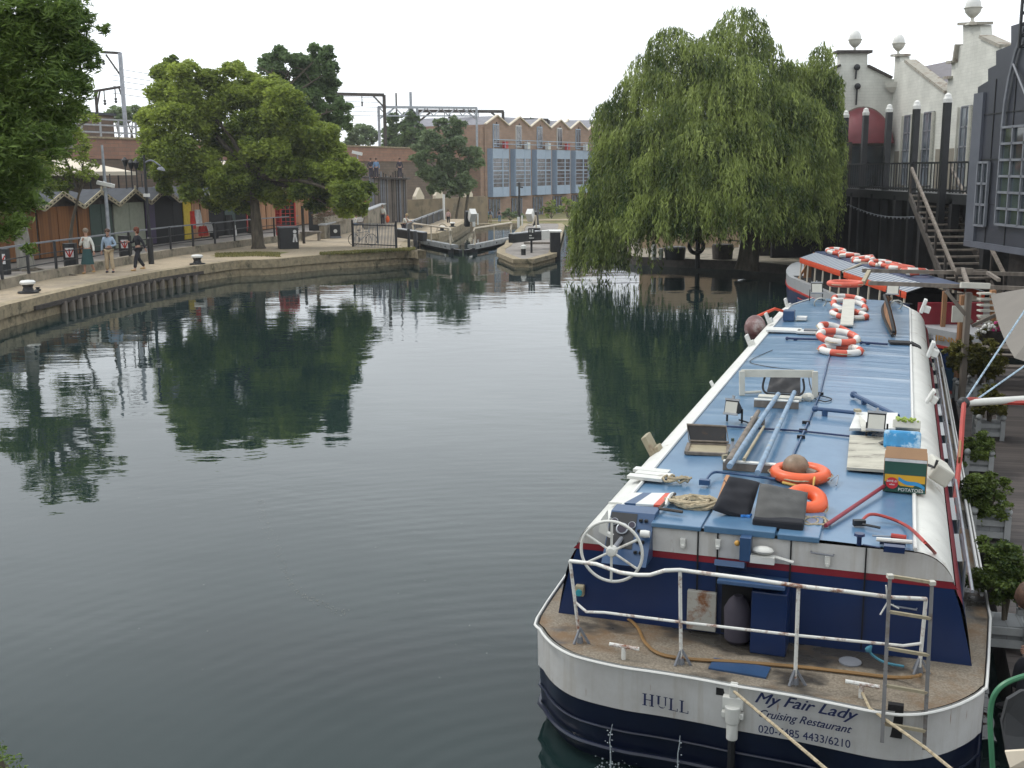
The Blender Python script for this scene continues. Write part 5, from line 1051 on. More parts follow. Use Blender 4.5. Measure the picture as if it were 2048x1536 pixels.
# egg cup ornaments
def eggcup(label, px, ybase, ytop, X=None, Y=None):
    if Y is None: Y = YZ(px, ybase)[0]
    b_ = D(px, ybase, Y); s = 1.1* (D(px, ytop, Y).z-b_.z)/3.2; t = thing('egg_cup_ornament', label, 'ornament', b_, 0, 'egg cup ornaments on the gables')
    mb = MB(); mb.lathe([(.75*s, 0), (.7*s, .12*s), (.35*s, .28*s), (.16*s, .5*s), (.18*s, .75*s), (.45*s, .95*s), (.8*s, 1.35*s), (.92*s, 1.78*s), (1.02*s, 1.8*s), (1.02*s, 1.88*s), (.8*s, 1.89*s)], (0, 0, 0), 24); mb.build('cup', 'offwhite', t)
    mb = MB(); mb.lathe([(.84*s, 1.86*s), (.86*s, 2.05*s), (.8*s, 2.4*s), (.64*s, 2.78*s), (.38*s, 3.06*s), (.14*s, 3.19*s), (0.01, 3.2*s)], (0, 0, 0), 24); mb.build('egg', 'white', t)
    return t
eggcup('white egg in a cup on the end gable, above the maroon canopy', 1709, 106, 64, Y=YA+.2)
eggcup('white egg in a cup on the middle gable, between the other two', 1796, 113, 72)
eggcup('largest white egg in a cup, on the tall stepped gable beside the dark building', 1944, 50, -4)
p = D(1790, 165, YA-.3); t = thing('hopper_box', 'grey rainwater hopper box in the corner of the white building', 'hopper', p); mb = MB(); mb.lathe([(.25, -.5), (.48, -.25), (.52, 0)], (0, 0, 0), 4, smooth=False); mb.build('hopper', 'offwhite', t)
for px, py, pyb, lb_ in ((1714, 173, 210, 'thin black wall lamp bracket above the maroon canopy'), (1713, 135, 158, 'dark security camera and cable under the left egg')):
    p = D(px, py, YA-.1); q = D(px-2, pyb, YA-.1); mb = MB(); mb.tube([(0, 0, 0), q-p], .05, 5); mb.ball((0, -.1, 0), .17); o = mb.build('wall_fitting', 'black'); o.location = p; tag(o, lb_, 'fitting')
# raised walkway
ZF = 3.92
t = thing('raised_walkway', 'dark raised walkway with a black railing in front of the white building', 'walkway', (16.2, 36, ZF)); mb = MB(t); mb.prism([(16.2, 33), (20.2, 33), (20.2, YA), (14.4, YA), (14.4, 55.5), (16.2, 54)], ZF-.35, ZF); mb.build('deck', 'black', t)
rlp = [Vector((16.25, 33, ZF)), Vector((16.25, 54, ZF)), Vector((14.45, 55.6, ZF)), Vector((14.45, YA, ZF))]
for z in (1.15, .12):
    mb = MB(t)
    for i in range(3): mb.beam(rlp[i]+Vector((0, 0, z)), rlp[i+1]+Vector((0, 0, z)), .07)
    mb.build('rail', 'black', t)
bal = None
for p in along(rlp, .32):
    if bal is None: mb = MB(); mb.box((0, 0, .6), (.035, .035, 1.1)); bal = mb.build('baluster', 'black', t); o = bal
    else: o = bal.copy(); C.objects.link(o); o.parent = t
    o.location = p-t.location
for y in range(35, 55, 3): mb = MB(t); mb.box((16.35, y, 2.1), (.3, .3, 3.3)); mb.build('support_post', 'void', t)  # posts in the same near black, shade put into their colour
# undercroft wall, the shade below the walkway put into its near black colour
mb = MB(); mb.prism([(17.9, 33), (18.2, 33), (18.2, 56.2), (13.2, 56.2), (13.2, 55.9), (17.9, 55.9)], .46, ZF-.36); o = mb.build('undercroft_wall', 'void'); tag(o, 'wall under the raised walkway, coloured near black in place of shadow', 'wall')
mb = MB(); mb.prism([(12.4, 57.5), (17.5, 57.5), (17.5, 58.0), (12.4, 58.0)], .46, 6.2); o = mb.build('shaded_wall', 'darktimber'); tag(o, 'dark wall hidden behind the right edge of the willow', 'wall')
for i, (px, yt, Y) in enumerate(((1693, 227, 54.6), (1733, 222, 52.5), (1780, 215, 49.2), (1835, 208, 45.2), (1897, 194, 41.3))):
    top = D(px, yt, Y); b_ = Vector((top.x-.02, Y, .46)); t = thing('black_pillar', 'black pillar with white cap on the walkway edge, '+['leftmost', 'second from the left', 'middle one', 'second from the right', 'rightmost and tallest'][i]+' of five', 'pillar', b_, 0, 'black pillars with white caps'); h_ = top.z-.46
    mb = MB(); mb.box((0, 0, h_/2-.1), (.24, .24, h_-.2)); mb.build('shaft', 'black', t); mb = MB(); mb.lathe([(.16, h_-.2), (.17, h_-.06), (.13, h_-.02), (.12, h_+.08), (.03, h_+.15)], (0, 0, 0), 10); mb.build('cap', 'white', t)
# stairs
t = thing('staircase', 'open timber staircase with grey handrails climbing from the terrace to the raised walkway', 'staircase', (15, 36, .5))
S0 = D(1960, 572, 35.5); S1 = D(1862, 352, 44.0); S1.z = ZF; S0.z = .5
ns = 17; dS = (S1-S0)
for k in range(ns):
    p = S0+dS*((k+.5)/ns); mb = MB(t); mb.box((p.x, p.y, p.z), (1.5, .26, .06), rz=.0); mb.build('tread', 'timber', t)
for sx in (-.78, .78):
    a = S0+Vector((sx, 0, -.15)); c = S1+Vector((sx, 0, -.15)); mb = MB(t); mb.beam(a, c, .08, .28); mb.build('stringer', 'darktimber', t)
    mb = MB(t); mb.beam(a+Vector((0, 0, 1.1)), c+Vector((0, 0, 1.1)), .09, .11); mb.build('handrail', 'timber', t)
    for k in range(6): p = a.lerp(c, k/5); mb = MB(t); mb.beam(p, p+Vector((0, 0, 1.1)), .07); mb.build('post', 'darktimber', t)
# fairy lights
mb = MB(); a = D(1695, 408, 50); c = D(1845, 432, 42)
pts = [a.lerp(c, k/20)+Vector((0, 0, -.25*math.sin(math.pi*k/20))) for k in range(21)]; mb.tube(pts, .012, 4); 
for p in pts: mb.ball(p+Vector((0, 0, -.05)), .035, n=6)
o = mb.build('string_lights', 'greysteel'); tag(o, 'string of small unlit lights hanging in the shadow below the walkway', 'string lights')
# dark metal clad building
XD = 13.0
def YZd(px, py): return YZ(px, py, XD)
dkb = thing('dark_clad_building', 'dark grey metal clad building with an arched window overhanging the terrace at the right edge', 'building', (XD, 31, 2.7))
zbt = 2.72; y0d = YZd(1934, 482)[0]
prof = [(1951, 175), (1976, 162), (1976, 138), (1992, 130), (1992, 102), (2022, 90), (2022, 52), (2060, 40)]
pts = [YZd(*q) for q in prof]; ys = y0d
P0 = [(XD, y0d, zbt), (XD, y0d-.02, YZd(1951, 175)[1])]+[(XD, min(y, y0d-.05), z) for y, z in pts[1:]]+[(XD, 18, pts[-1][1]+.5), (XD, 18, zbt)]
n = len(P0); vs = P0+[(XD+7, p[1], p[2]) for p in P0]; mb = MB(dkb); mb.add(vs, [tuple(range(n)), tuple(range(n, 2*n))[::-1]]+[((i+1) % n, i, n+i, n+(i+1) % n) for i in range(n)]); mb.build('cladding', 'metalclad', dkb)
mb = MB(dkb); mb.box((XD-.04, y0d-.28, (zbt+6.9)/2), (.08, .62, 6.9-zbt)); mb.box((XD-.05, (y0d+18)/2, zbt+.06), (.1, y0d-18, .16)); mb.build('edge_trim', 'metalclad2', dkb)
mb = MB(dkb)
for z in (3.9, 5.1, 6.3): mb.box((XD-.012, (y0d+18)/2, z), (.02, y0d-18, .03))
for k in range(10): mb.box((XD-.012, y0d-1.2-k*1.2, 5), (.02, .03, 4.4))
mb.build('panel_joints', 'black', dkb)
def dwin(pxa, pxb, pyt, pyb, nx, nz, name, archd=False):
    ya, zt = YZd(pxa, pyt); yb_ = YZd(pxb, pyt)[0]; zb = YZd((pxa+pxb)/2, pyb)[1]; mb = MB(dkb); mb.box((XD-.03, (ya+yb_)/2, (zt+zb)/2), (.05, ya-yb_, zt-zb)); g = mb.build(name, 'glass', dkb)
    mb = MB(dkb)
    for k in range(nx+1): mb.box((XD-.08, ya+(yb_-ya)*k/nx, (zt+zb)/2), (.07, .06, zt-zb))
    for k in range(nz+1): mb.box((XD-.08, (ya+yb_)/2, zb+(zt-zb)*k/nz), (.07, ya-yb_, .06))
    if archd:
        c = Vector((XD-.08, yb_, zt)); r_ = ya-yb_
        mb.tube([c+Vector((0, r_*math.cos(a), 1.25*r_*math.sin(a))) for a in [math.pi/2*k/8 for k in range(9)]], .05, 5)
        for a in (.5, 1.0): mb.tube([c+Vector((0, r_*math.cos(a), 1.25*r_*math.sin(a))), c+Vector((0, r_*.4*math.cos(a), .2))], .035, 5)
    mb.build('glazing_bars', 'greysteel', g)
dwin(2011, 2110, 255, 455, 4, 6, 'window', True); dwin(1963, 1984, 325, 452, 2, 3, 'window')
mb = MB(); 
for k, y in enumerate((30.5, 26.5, 22.5)): pass
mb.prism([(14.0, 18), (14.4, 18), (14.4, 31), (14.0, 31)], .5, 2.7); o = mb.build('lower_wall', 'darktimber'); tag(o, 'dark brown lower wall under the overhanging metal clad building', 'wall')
p = D(2046, 0, 28); t = thing('lattice_mast', 'dark lattice aerial mast at the top right corner', 'mast', (D(2040, 100, 29).x, 28.5, 8)); 
q0 = D(2038, 95, 28.5)-t.location; q1 = D(2048, -40, 28.5)-t.location; mb = MB(); mb.beam(q0, q1, .06); mb.beam(q0+Vector((.35, 0, 0)), q1+Vector((.35, 0, 0)), .06)
for k in range(6): a = q0.lerp(q1, k/6); c = q0.lerp(q1, (k+1)/6); mb.beam(a, c+Vector((.35, 0, 0)), .035); mb.beam(a, a+Vector((.35, 0, 0)), .035)
mb.build('lattice', 'black', t)

# quay under the willow: tyre, wall, posts
M['sandwall'] = mat('sandy_wall', (.4, .3, .2), .9, var=.1)
mb = MB(); mb.prism([(7.5, 64), (13.2, 64), (13.2, 64.4), (7.5, 64.4)], .46, 3.2); o = mb.build('sandy_wall', 'sandwall'); tag(o, 'sandy coloured wall seen through the gap under the willow', 'wall')
p = D(1392, 492, 54); t = thing('tyre_fender', 'black tyre hanging on a mooring post under the willow', 'tyre', p); mb = MB(); mb.tube(circle((0, -.1, 0), .34, 20, 'Y'), .1, 8, closed=True); mb.build('tyre', 'rubber', t); mb = MB(); mb.tube([(0.1, .05, -1.1), (.1, .05, 1.0)], .12, 8); mb.build('post', 'black', t)
for px, yb_, yt, w_, m_, lb_ in ((1308, 508, 478, .12, 'white', 'pale post at the left end of the quay under the willow'), (1322, 507, 484, .1, 'white', 'short pale post beside the first on the quay'), (1445, 512, 482, .5, 'darktimber', 'dark round planter under the willow, right of the tyre'), (1350, 508, 482, .5, 'black', 'dark cabinet on the quay under the willow, left of the gap')):
    p = D(px, yb_, 55.5); q = D(px, yt, 55.5); mb = MB(); mb.lathe([(w_, 0), (w_*1.1, (q.z-p.z)*.9), (w_, q.z-p.z)], (0, 0, 0), 10); o = mb.build('quay_object', m_); o.name = 'quay_post' if w_ < .2 else ('planter_tub' if px == 1445 else 'cabinet'); o.location = (p.x, p.y, .46); tag(o, lb_, 'post' if w_ < .2 else 'tub')
t = thing('quay_railing', 'white rail and posts on the quay at the right of the willow trunk', 'railing', D(1475, 508, 53)); mb = MB(); mb.tube([(-.9, 0, 1.1), (.3, 0, 1.1)], .03, 5); mb.tube([(.3, 0, 0), (.3, 0, 1.3)], .03, 5); mb.tube([(-.9, 0, .7), (.3, 0, .6)], .03, 5); mb.build('rail', 'white', t)

# timber hoist frame
t = thing('timber_hoist_frame', 'weathered timber frame on a post with two long beams reaching over the boats', 'timber frame', (8.75, 20.6, .5))
P1 = D(1943, 585, 20.6); mb = MB(t); mb.box(((P1.x-.05), 20.6, (P1.z+.5)/2), (.1, .1, P1.z-.5)); mb.build('post', 'timber', t)
b1a, b1b = D(1725, 541, 22.4), D(2075, 549, 22.6); b2a, b2b = D(1738, 566, 20.5), D(2075, 578, 20.7)
for a, c in ((b1a, b1b), (b2a, b2b)): mb = MB(t); mb.beam(a, c, .075, .075); mb.build('long_beam', 'timber', t)
mb = MB(t); mb.beam(D(1925, 538, 22.3), D(1935, 568, 20.4), .07); mb.beam(D(1975, 545, 22.3), D(1998, 560, 20.6), .06); mb.build('tie', 'timber', t)
mb = MB(t); mb.beam(D(1921, 570, 20.35), D(1979, 572, 20.35), .08, .1); mb.build('cross_plate', 'offwhite', t); mb = MB(t); mb.beam(D(1912, 540, 22.2), D(1945, 541, 22.2), .08, .09); mb.build('cross_plate', 'timber', t)
mb = MB(t); mb.beam(D(1892, 582, 20.6), D(1944, 645, 20.6), .05, .06); mb.beam(D(1995, 628, 20.6), D(1944, 652, 20.6), .05, .06); mb.build('brace', 'timber', t)
mb = MB(t); mb.beam(D(1738, 543, 22.3), D(1726, 566, 20.5), .07, .07); mb.build('end_link', 'barge', t)
p = D(1926, 590, 23); t = thing('reddish_post', 'reddish brown timber post just left of the hoist frame post', 'post', (p.x, 23, .5)); mb = MB(); mb.box((0, 0, (p.z-.5)/2), (.11, .11, p.z-.5)); mb.build('post', 'tanwood', t)
p = D(1917, 628, 22.6); t = thing('blank_board', 'pale grey board fixed to the reddish post', 'board', p); mb = MB(); mb.box((0, 0, 0), (.27, .04, .34)); mb.build('board', 'offwhite', t)
t = thing('slatted_shelf', 'dark shelf unit with pale slats behind the hoist frame', 'shelf', D(1965, 690, 23.5)); 
for k, py in enumerate((587, 598, 610, 621, 632, 643)): q = D(1972, py, 23.5)-t.location; mb = MB(); mb.box(q, (.32, .2, .035)); mb.build('slat', 'offwhite', t)
mb = MB(); q0 = D(1986, 580, 23.5)-t.location; q1 = D(1986, 655, 23.5)-t.location; mb.beam(q0, q1, .1); mb.build('upright', 'tanwood', t)

# parasol canvas
M['parasol'] = mat('grey_parasol_canvas', (.17, .155, .135), .85, var=.06, sc=2)
t = thing('square_parasol', 'large square parasol of grey-beige canvas at the right edge of the terrace', 'parasol', (D(2120, 900, 15).x, 17.5, .5))
def Wp(px, py, Y): return D(px, py, Y)-t.location
ap = Wp(2150, 560, 17.8); c1 = Wp(1981, 589, 20.2); c2 = Wp(2029, 716, 15.0); c3 = Wp(2330, 760, 14.8); c4 = Wp(2300, 580, 20)
mb = MB()
for a, c in ((c1, c2), (c2, c3), (c3, c4), (c4, c1)):
    mb.grid(lambda u, v_, a=a, c=c: tuple(a.lerp(c, u).lerp(ap, v_)+Vector((0, 0, -.12*math.sin(math.pi*u)*(1-v_)))), 8, 6)
mb.build('canopy', 'parasol', t)
mb = MB(); mb.tube([(ap.x, ap.y, 0), ap], .05, 8); mb.build('pole', 'timber', t)
# picnic tables
def picnic(label, loc, rz):
    t = thing('picnic_table', label, 'picnic table', loc, rz, 'picnic tables on the terrace')
    mb = MB()
    for k in range(5): mb.box((0, -.32+k*.16, .74), (1.8, .14, .05))
    mb.build('table_top', 'timber', t)
    for s_ in (-1, 1):
        mb = MB(); mb.box((0, s_*.72, .45), (1.8, .26, .05)); mb.build('bench_seat', 'timber', t)
        mb = MB(); mb.beam((s_*.65, -.6, 0), (s_*.65, -.2, .72), .09); mb.beam((s_*.65, .6, 0), (s_*.65, .2, .72), .09); mb.box((s_*.65, 0, .4), (.07, 1.5, .09)); mb.build('leg_frame', 'darktimber', t)
    return t
picnic('picnic table just under the near edge of the grey parasol', G(2020, 765, .5), R(-14)); picnic('picnic table farther back behind the flower basket', G(2035, 700, .5), R(-14))
# planters
M['pleaf'] = leafmat('glossy_shrub_leaves', (.015, .035, .008), (.16, .22, .04), .3, clump=2); M['yleaf'] = leafmat('yellowing_shrub_leaves', (.04, .05, .01), (.22, .2, .04), .25, clump=2)
M['plwood'] = plankmat('grey_planter_boards', (.2, .21, .215), 'X', .12, .1, gap=(.16, .16, .16), rough=.7)
M['plrim'] = mat('pale_planter_trim', (.27, .28, .28), .7)
def planter(label, px, py, wpx, crown, m_='pleaf', per=9000, ls=.055, rz=R(-14), stem=False):
    b_ = G(px, py, .5); s = wpx*b_.y/FP; t = thing('planter_box', label, 'planter', b_, rz, 'grey wooden planters along the terrace edge'); h_ = s*.75
    mb = MB(); mb.prism([(-s/2+.02, -s/2+.02), (s/2-.02, -s/2+.02), (s/2-.02, s/2-.02), (-s/2+.02, s/2-.02)], .06, h_); mb.build('box', 'plwood', t)
    mb = MB()
    for z in (.1, h_-.04):
        for k in range(4): T = Matrix.Rotation(k*math.pi/2, 4, 'Z'); mb.add([], []); a = T @ Vector((-s/2, -s/2, z)); c = T @ Vector((s/2, -s/2, z)); mb.beam(a, c, .03, .07)
    mb.build('rim', 'plrim', t)
    for x in (-s/2, s/2):
        for y in (-s/2, s/2):
            mb = MB(); mb.box((x, y, h_/2+.02), (.07, .07, h_+.06)); lg = mb.build('corner_post', 'plrim', t); mb = MB(); mb.ball((x, y, h_+.1), .05); mb.build('finial', 'plrim', lg)
    mb = MB(); mb.box((0, 0, h_-.06), (s-.06, s-.06, .03)); mb.build('soil', 'earth', t)
    pl = thing('potted_shrub', crown[0], 'shrub', b_+Vector((0, 0, h_-.05)), rz, 'shrubs in the grey planters'); cl = []
    cx, cy, cr = crown[1]; cw = D(cx, cy, b_.y)-pl.location; r_ = 1.25*cr*b_.y/FP; Ri = Matrix.Rotation(-rz, 3, 'Z')
    for k in range(16): d = Vector((random.gauss(0, 1), random.gauss(0, 1), random.gauss(0, .8))).normalized()*r_*random.uniform(.35, .75); q = cw+d; cl.append((tuple(Ri @ q), r_*random.uniform(.3, .48), .9))
    P, A, S, W_ = clump_leaves(cl, per/(r_**2)/2.2, ls, .5, 0, 8); leafmesh('foliage', P, A, S, W_, M[m_], pl)
    mb = MB(); q = Ri @ cw
    for k in range(4): mb.tube([(0, 0, -.05), Vector((random.uniform(-.05, .05), random.uniform(-.05, .05), q.z*.5)), q+Vector((random.uniform(-.3, .3)*r_, random.uniform(-.3, .3)*r_, random.uniform(-.2, .4)*r_))], [.02, .016, .006], 5)
    mb.build('stem', 'bark', pl); return t
planter('nearest grey planter on the terrace, beside the boat stern and the brown haired person', 2004, 1292, 80, ('bushy yellow-green shrub in the nearest planter, beside the brown haired person', (2000, 1150, 66)), ls=.045)
planter('second grey planter from the near end of the terrace', 1972, 1075, 66, ('round green shrub in the second planter from the near end', (1978, 990, 50)), ls=.045)
planter('grey planter half hidden behind the second shrub', 1952, 945, 46, ('dark narrow shrub rising just behind the second planter shrub', (1954, 902, 34)), ls=.05, per=6000)
planter('grey planter at the middle of the terrace beside the boom', 1975, 875, 46, ('thin yellowish shrub under the white boom', (1978, 805, 30)), m_='yleaf', per=3500, ls=.06)
planter('grey planter at the foot of the timber hoist post, right hand one', 1958, 795, 36, ('sparse yellow-green shrub right of the hoist post', (1972, 722, 34)), m_='yleaf', per=5000, ls=.07)
planter('grey planter at the foot of the timber hoist post, left hand one', 1928, 798, 34, ('yellow-green shrub left of the hoist post', (1925, 712, 36)), m_='yleaf', per=6000, ls=.07)
# hanging flowers
p = D(1990, 655, 21.5); t = thing('flower_basket', 'basket of pink and white flowers beside the parasol', 'flower basket', p); cl = [((0, 0, -.05), .32, .6)]
P, A, S, W_ = clump_leaves(cl, 9000, .07, .5, 0, 8); leafmesh('foliage', P, A, S, W_, M['yleaf'], t)
M['pink'] = mat('pink_petals', (.55, .05, .2), .7)
for m_, dx in (('pink', .08), ('white', -.22)):
    mb = MB()
    for k in range(26): mb.ball((dx+random.gauss(0, .1), -.2+random.gauss(0, .06), random.gauss(0, .05)+.02), .035, n=6)
    mb.build('blossom', m_, t)
mb = MB(); mb.lathe([(.05, -.4), (.28, -.25), (.34, -.05)], (0, 0, 0), 14); mb.build('basket', 'darktimber', t)
# boom with ropes and hoses
bx = D(1927, 806, 13.0); by = D(2075, 797, 13.2); t = thing('white_boom', 'white tubular boom reaching in from the right edge over the terrace', 'boom', by); mb = MB(t); mb.tube([bx, by, by.lerp(bx, -1.5)], .045, 10); mb.build('pole', 'whitedirt', t); mb = MB(t); mb.ball(bx, .075); mb.build('end_cap', 'black', t); mb = MB(t); q = by.lerp(bx, -1.5); mb.tube([q, (q.x, q.y, .5)], .06, 8); mb.build('stand', 'steel', t)
M['bluerope'] = mat('blue_white_rope', (.3, .4, .48), .8, var=.4, sc=30)
mb = MB(); mb.tube([bx, D(2090, 560, 14)], .012, 5); o = mb.build('rope', 'bluerope'); tag(o, 'blue-white stay rope rising steeply from the boom end past the parasol', 'rope'); mb = MB(); mb.tube([bx+Vector((.1, 0, 0)), D(2130, 675, 14.5)], .012, 5); o = mb.build('rope', 'bluerope'); tag(o, 'blue-white stay rope rising gently from the boom end to the right', 'rope')
M['redhose'] = mat('red_hose', (.33, .03, .02), .45); M['brownhose'] = mat('ochre_hose', (.23, .13, .045), .5)
mb = MB(); mb.tube(spline([D(2080, 806, 13.1), D(1990, 804, 13.1), D(1935, 800, 13.0), D(1926, 830, 12.8), D(1921, 900, 12.2), D(1912, 980, 11.6), D(1905, 1040, 11.0), D(1898, 1100, 10.3)]), .03, 6); o = mb.build('hose', 'redhose'); tag(o, 'dark red hose hanging from the boom end down the side of the cruise boat', 'hose')
LBr = Matrix.Translation((1.685, 7.83, 0)) @ Matrix.Rotation(R(-19.5), 4, 'Z')
# person at the right edge
sp = D(2022, 1215, 8.6); seat = Vector((sp.x+.12, 8.6, 0)); person('person with bushy brown hair leaning over at the right edge beside the nearest planter', (seat.x+.5, seat.y+.05, sp.z-1.08), R(-100), H=1.7, hair='brown', hairlen=.16, hairk=1.3, top='skirt_green', legs='cloth_black', pose=dict(pel=(0, 0, .5), ch=(0, -.22, .82), head=(0, -.2, .1), lk=(.1, -.42, .5), lf=(.1, -.45, .1), rk=(-.1, -.42, .5), rf=(-.1, -.42, .1), le=(.26, -.12, .68), lh=(.1, -.34, .66), re=(-.26, -.12, .68), rh=(-.1, -.34, .66)))
# green framed chair
M['greenframe'] = mat('green_painted_tube', (.04, .16, .08), .4); M['netting'] = mat('dark_mesh_fabric', (.035, .037, .04), .8)
t = thing('green_framed_chair', 'green tubular frame holding dark fabric at the bottom right corner', 'chair', G(2040, 1560, .5))
z1 = 1.62; fp = [D(1990, 1600, 6.4), D(1983, 1500, 6.45), D(1981, 1420, 6.5), D(1995, 1380, 6.5), D(2030, 1358, 6.5), D(2080, 1350, 6.5), D(2120, 1380, 6.5), D(2130, 1480, 6.4)]
mb = MB(t); mb.tube(spline(fp, 5), .018, 8); mb.build('frame', 'greenframe', t)
q = [D(2000, 1440, 6.6), D(2012, 1395, 6.6), D(2040, 1378, 6.6), D(2110, 1378, 6.6), D(2120, 1500, 6.5), D(2010, 1500, 6.5)]; mb = MB(t); mb.plate(q, .03); mb.build('fabric', 'netting', t)
mb = MB(t)
for k in range(3): mb.plate([D(2010+k*8, 1500+k*12, 6.3), D(2090, 1495+k*14, 6.2), D(2095, 1530+k*14, 6.2), D(2020+k*10, 1532+k*12, 6.25)], .02)
mb.build('paper_stack', 'canvas', t)
# ================================================================ SMALL TRIP BOAT (red and white)
m, N_, L_, b = nmat('hull_white'); b.inputs['Roughness'].default_value = .38; h0 = noise(N_, L_, 1.2, 6, objco(N_, L_), .7); h1 = noise(N_, L_, 3.0, 5, objco(N_, L_, (3, 3, .22)), .65); h2 = noise(N_, L_, 11, 5, objco(N_, L_, (1.6, 1.6, .25)), .6)
q0 = ramp(N_, .35, (.44, .43, .41), .7, (.58, .585, .575)); L_.new(h0.outputs[0], q0.inputs[0]); q1 = ramp(N_, .5, (0, 0, 0), .74, (.55, .55, .55)); L_.new(h1.outputs[0], q1.inputs[0]); e1_ = mixc(N_, L_, q1.outputs[0], q0.outputs[0], (.33, .29, .23)); q2 = ramp(N_, .66, (0, 0, 0), .74, (.8, .8, .8)); L_.new(h2.outputs[0], q2.inputs[0]); L_.new(mixc(N_, L_, q2.outputs[0], e1_, (.22, .12, .06)), b.inputs['Base Color']); bump(N_, L_, b, h0.outputs[0], .25, .02); M['hullwhite'] = m
M['navy'] = mat('navy_paint', (.006, .021, .08), .3, var=.12, sc=2)
M['hullnavy'] = mat('lower_hull_navy', (.004, .008, .025), .3, var=.3, sc=2, dirt=(.012, .02, .04), dsc=1.5)
M['royal'] = mat('blue_paint', (.028, .068, .15), .35, var=.15, sc=2)
M['maroonp'] = mat('maroon_paint', (.2, .012, .022), .4)
M['orange'] = mat('orange_fringe', (.62, .075, .025), .6, var=.1)
M['buoywhite'] = mat('buoy_white', (.62, .6, .56), .5, var=.08, sc=10, dirt=(.3, .2, .15), dsc=6, damt=.62)
M['buoyred'] = mat('buoy_red', (.55, .09, .05), .5, var=.18, sc=8, dirt=(.62, .4, .33), dsc=6, damt=.64)
M['gold'] = mat('gold_lettering', (.5, .27, .05), .5)
m, N_, L_, b = nmat('striped_awning'); vv = objco(N_, L_); g_ = N_.new('ShaderNodeSeparateXYZ'); L_.new(vv, g_.inputs[0]); a_ = N_.new('ShaderNodeMath'); a_.operation = 'MULTIPLY'; a_.inputs[1].default_value = 3.2; L_.new(g_.outputs[1], a_.inputs[0]); f_ = N_.new('ShaderNodeMath'); f_.operation = 'FRACT'; L_.new(a_.outputs[0], f_.inputs[0]); l_ = N_.new('ShaderNodeMath'); l_.operation = 'LESS_THAN'; l_.inputs[1].default_value = .5; L_.new(f_.outputs[0], l_.inputs[0]); L_.new(mixc(N_, L_, l_.outputs[0], (.34, .36, .38), (.11, .14, .19)), b.inputs['Base Color']); M['stripes'] = m
def lifebuoy(label, loc, rot=(0, 0, 0), R_=.33, r_=.07, off=0, group='red and white lifebuoys', mats=('buoyred', 'buoywhite'), plain=False, name='lifebuoy'):
    o_n = 40; mb = MB(); mb.tube(circle((0, 0, 0), R_, o_n), r_, 10, closed=True, mif=(lambda i: 0) if plain else (lambda i: ((i+off)//5) % 2))
    o = mb.build(name, mats); o.location = loc; o.rotation_euler = rot; tag(o, label, 'lifebuoy', group)
    mb = MB()
    for k in range(4): a = k*math.pi/2; c = circle((0, 0, 0), R_+r_*.9, 40)[k*10]; d = circle((0, 0, 0), R_+r_*1.25, 40)[(k*10+5) % 40]; e = circle((0, 0, 0), R_+r_*.9, 40)[(k*10+10) % 40]; mb.tube(spline([c, d, e], 4), .008, 4)
    mb.build('grab_rope', 'rope', o); return o
def textmesh(s, size, shear=0.0, extr=.002, align='LEFT', weight=0.0):
    cu = bpy.data.curves.new('t', 'FONT'); cu.body = s; cu.size = size; cu.shear = shear; cu.extrude = extr; cu.align_x = align; cu.offset = weight; cu.resolution_u = 3
    o = bpy.data.objects.new('t', cu); C.objects.link(o); bpy.context.view_layer.update(); me = bpy.data.meshes.new_from_object(o.evaluated_get(bpy.context.evaluated_depsgraph_get())); bpy.data.objects.remove(o); bpy.data.curves.remove(cu)
    vs = [v_.co.copy() for v_ in me.vertices]; fs = [tuple(p.vertices) for p in me.polygons]; bpy.data.meshes.remove(me); return vs, fs
tb = thing('trip_boat', 'narrow trip boat with striped awnings and orange fringe, moored ahead of the cruise boat', 'boat', (11.2, 26.0, 0), R(-1.1)); TL = 18.5
def hw(y): f = y/TL; return 1.12*min(1, math.sin(math.pi*min(f*2.2, .5))**.6 if f < .23 else 1, math.sin(math.pi*min((1-f)*2.4, .5))**.8 if f > .79 else 1)+.03
def hull(mb, z0, z1, e0=0, e1=0, ns=40, mi=0):
    Lp = [(-hw(TL*k/ns), TL*k/ns) for k in range(ns+1)]; Rp = [(hw(TL*k/ns), TL*k/ns) for k in range(ns, -1, -1)]; P = Lp+Rp; n = len(P)
    vs = [(x*(1-e0), y, z0+.25*max(0, (y/TL-.8)/.2)*(1 if z0 > .3 else 0)) for x, y in P]+[(x*(1-e1), y, z1+.25*max(0, (y/TL-.8)/.2)) for x, y in P]
    mb.add(vs, [tuple(range(n, 2*n))[::-1]]+[(i, (i+1) % n, n+(i+1) % n, n+i)[::-1] for i in range(n)], mi)
mb = MB(); hull(mb, -.3, .5, .1, .03); mb.build('lower_hull', 'navy', tb); mb = MB(); hull(mb, .5, .57, .0, .0); mb.build('red_band', 'red', tb); mb = MB(); hull(mb, .57, .95, .02, .01); mb.build('white_band', mat('dull_white_hull', (.33, .34, .35), .45, var=.08), tb)
for z in (.12, .33): mb = MB(); mb.tube([(-hw(TL*k/40)*1.0-.0, TL*k/40, z) for k in range(3, 30)], .02, 5); mb.build('red_line', 'red', tb)
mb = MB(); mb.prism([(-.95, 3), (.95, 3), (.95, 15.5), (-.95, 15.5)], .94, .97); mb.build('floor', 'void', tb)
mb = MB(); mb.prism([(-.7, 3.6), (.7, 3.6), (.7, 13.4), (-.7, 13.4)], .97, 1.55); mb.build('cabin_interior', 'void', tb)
mb = MB(); mb.prism([(-.45, 2.4), (.45, 2.4), (.4, 14.2), (-.4, 14.2)], 1.88, 1.93); mb.build('roof', mat('dull_blue_roof', (.02, .04, .1), .5), tb)
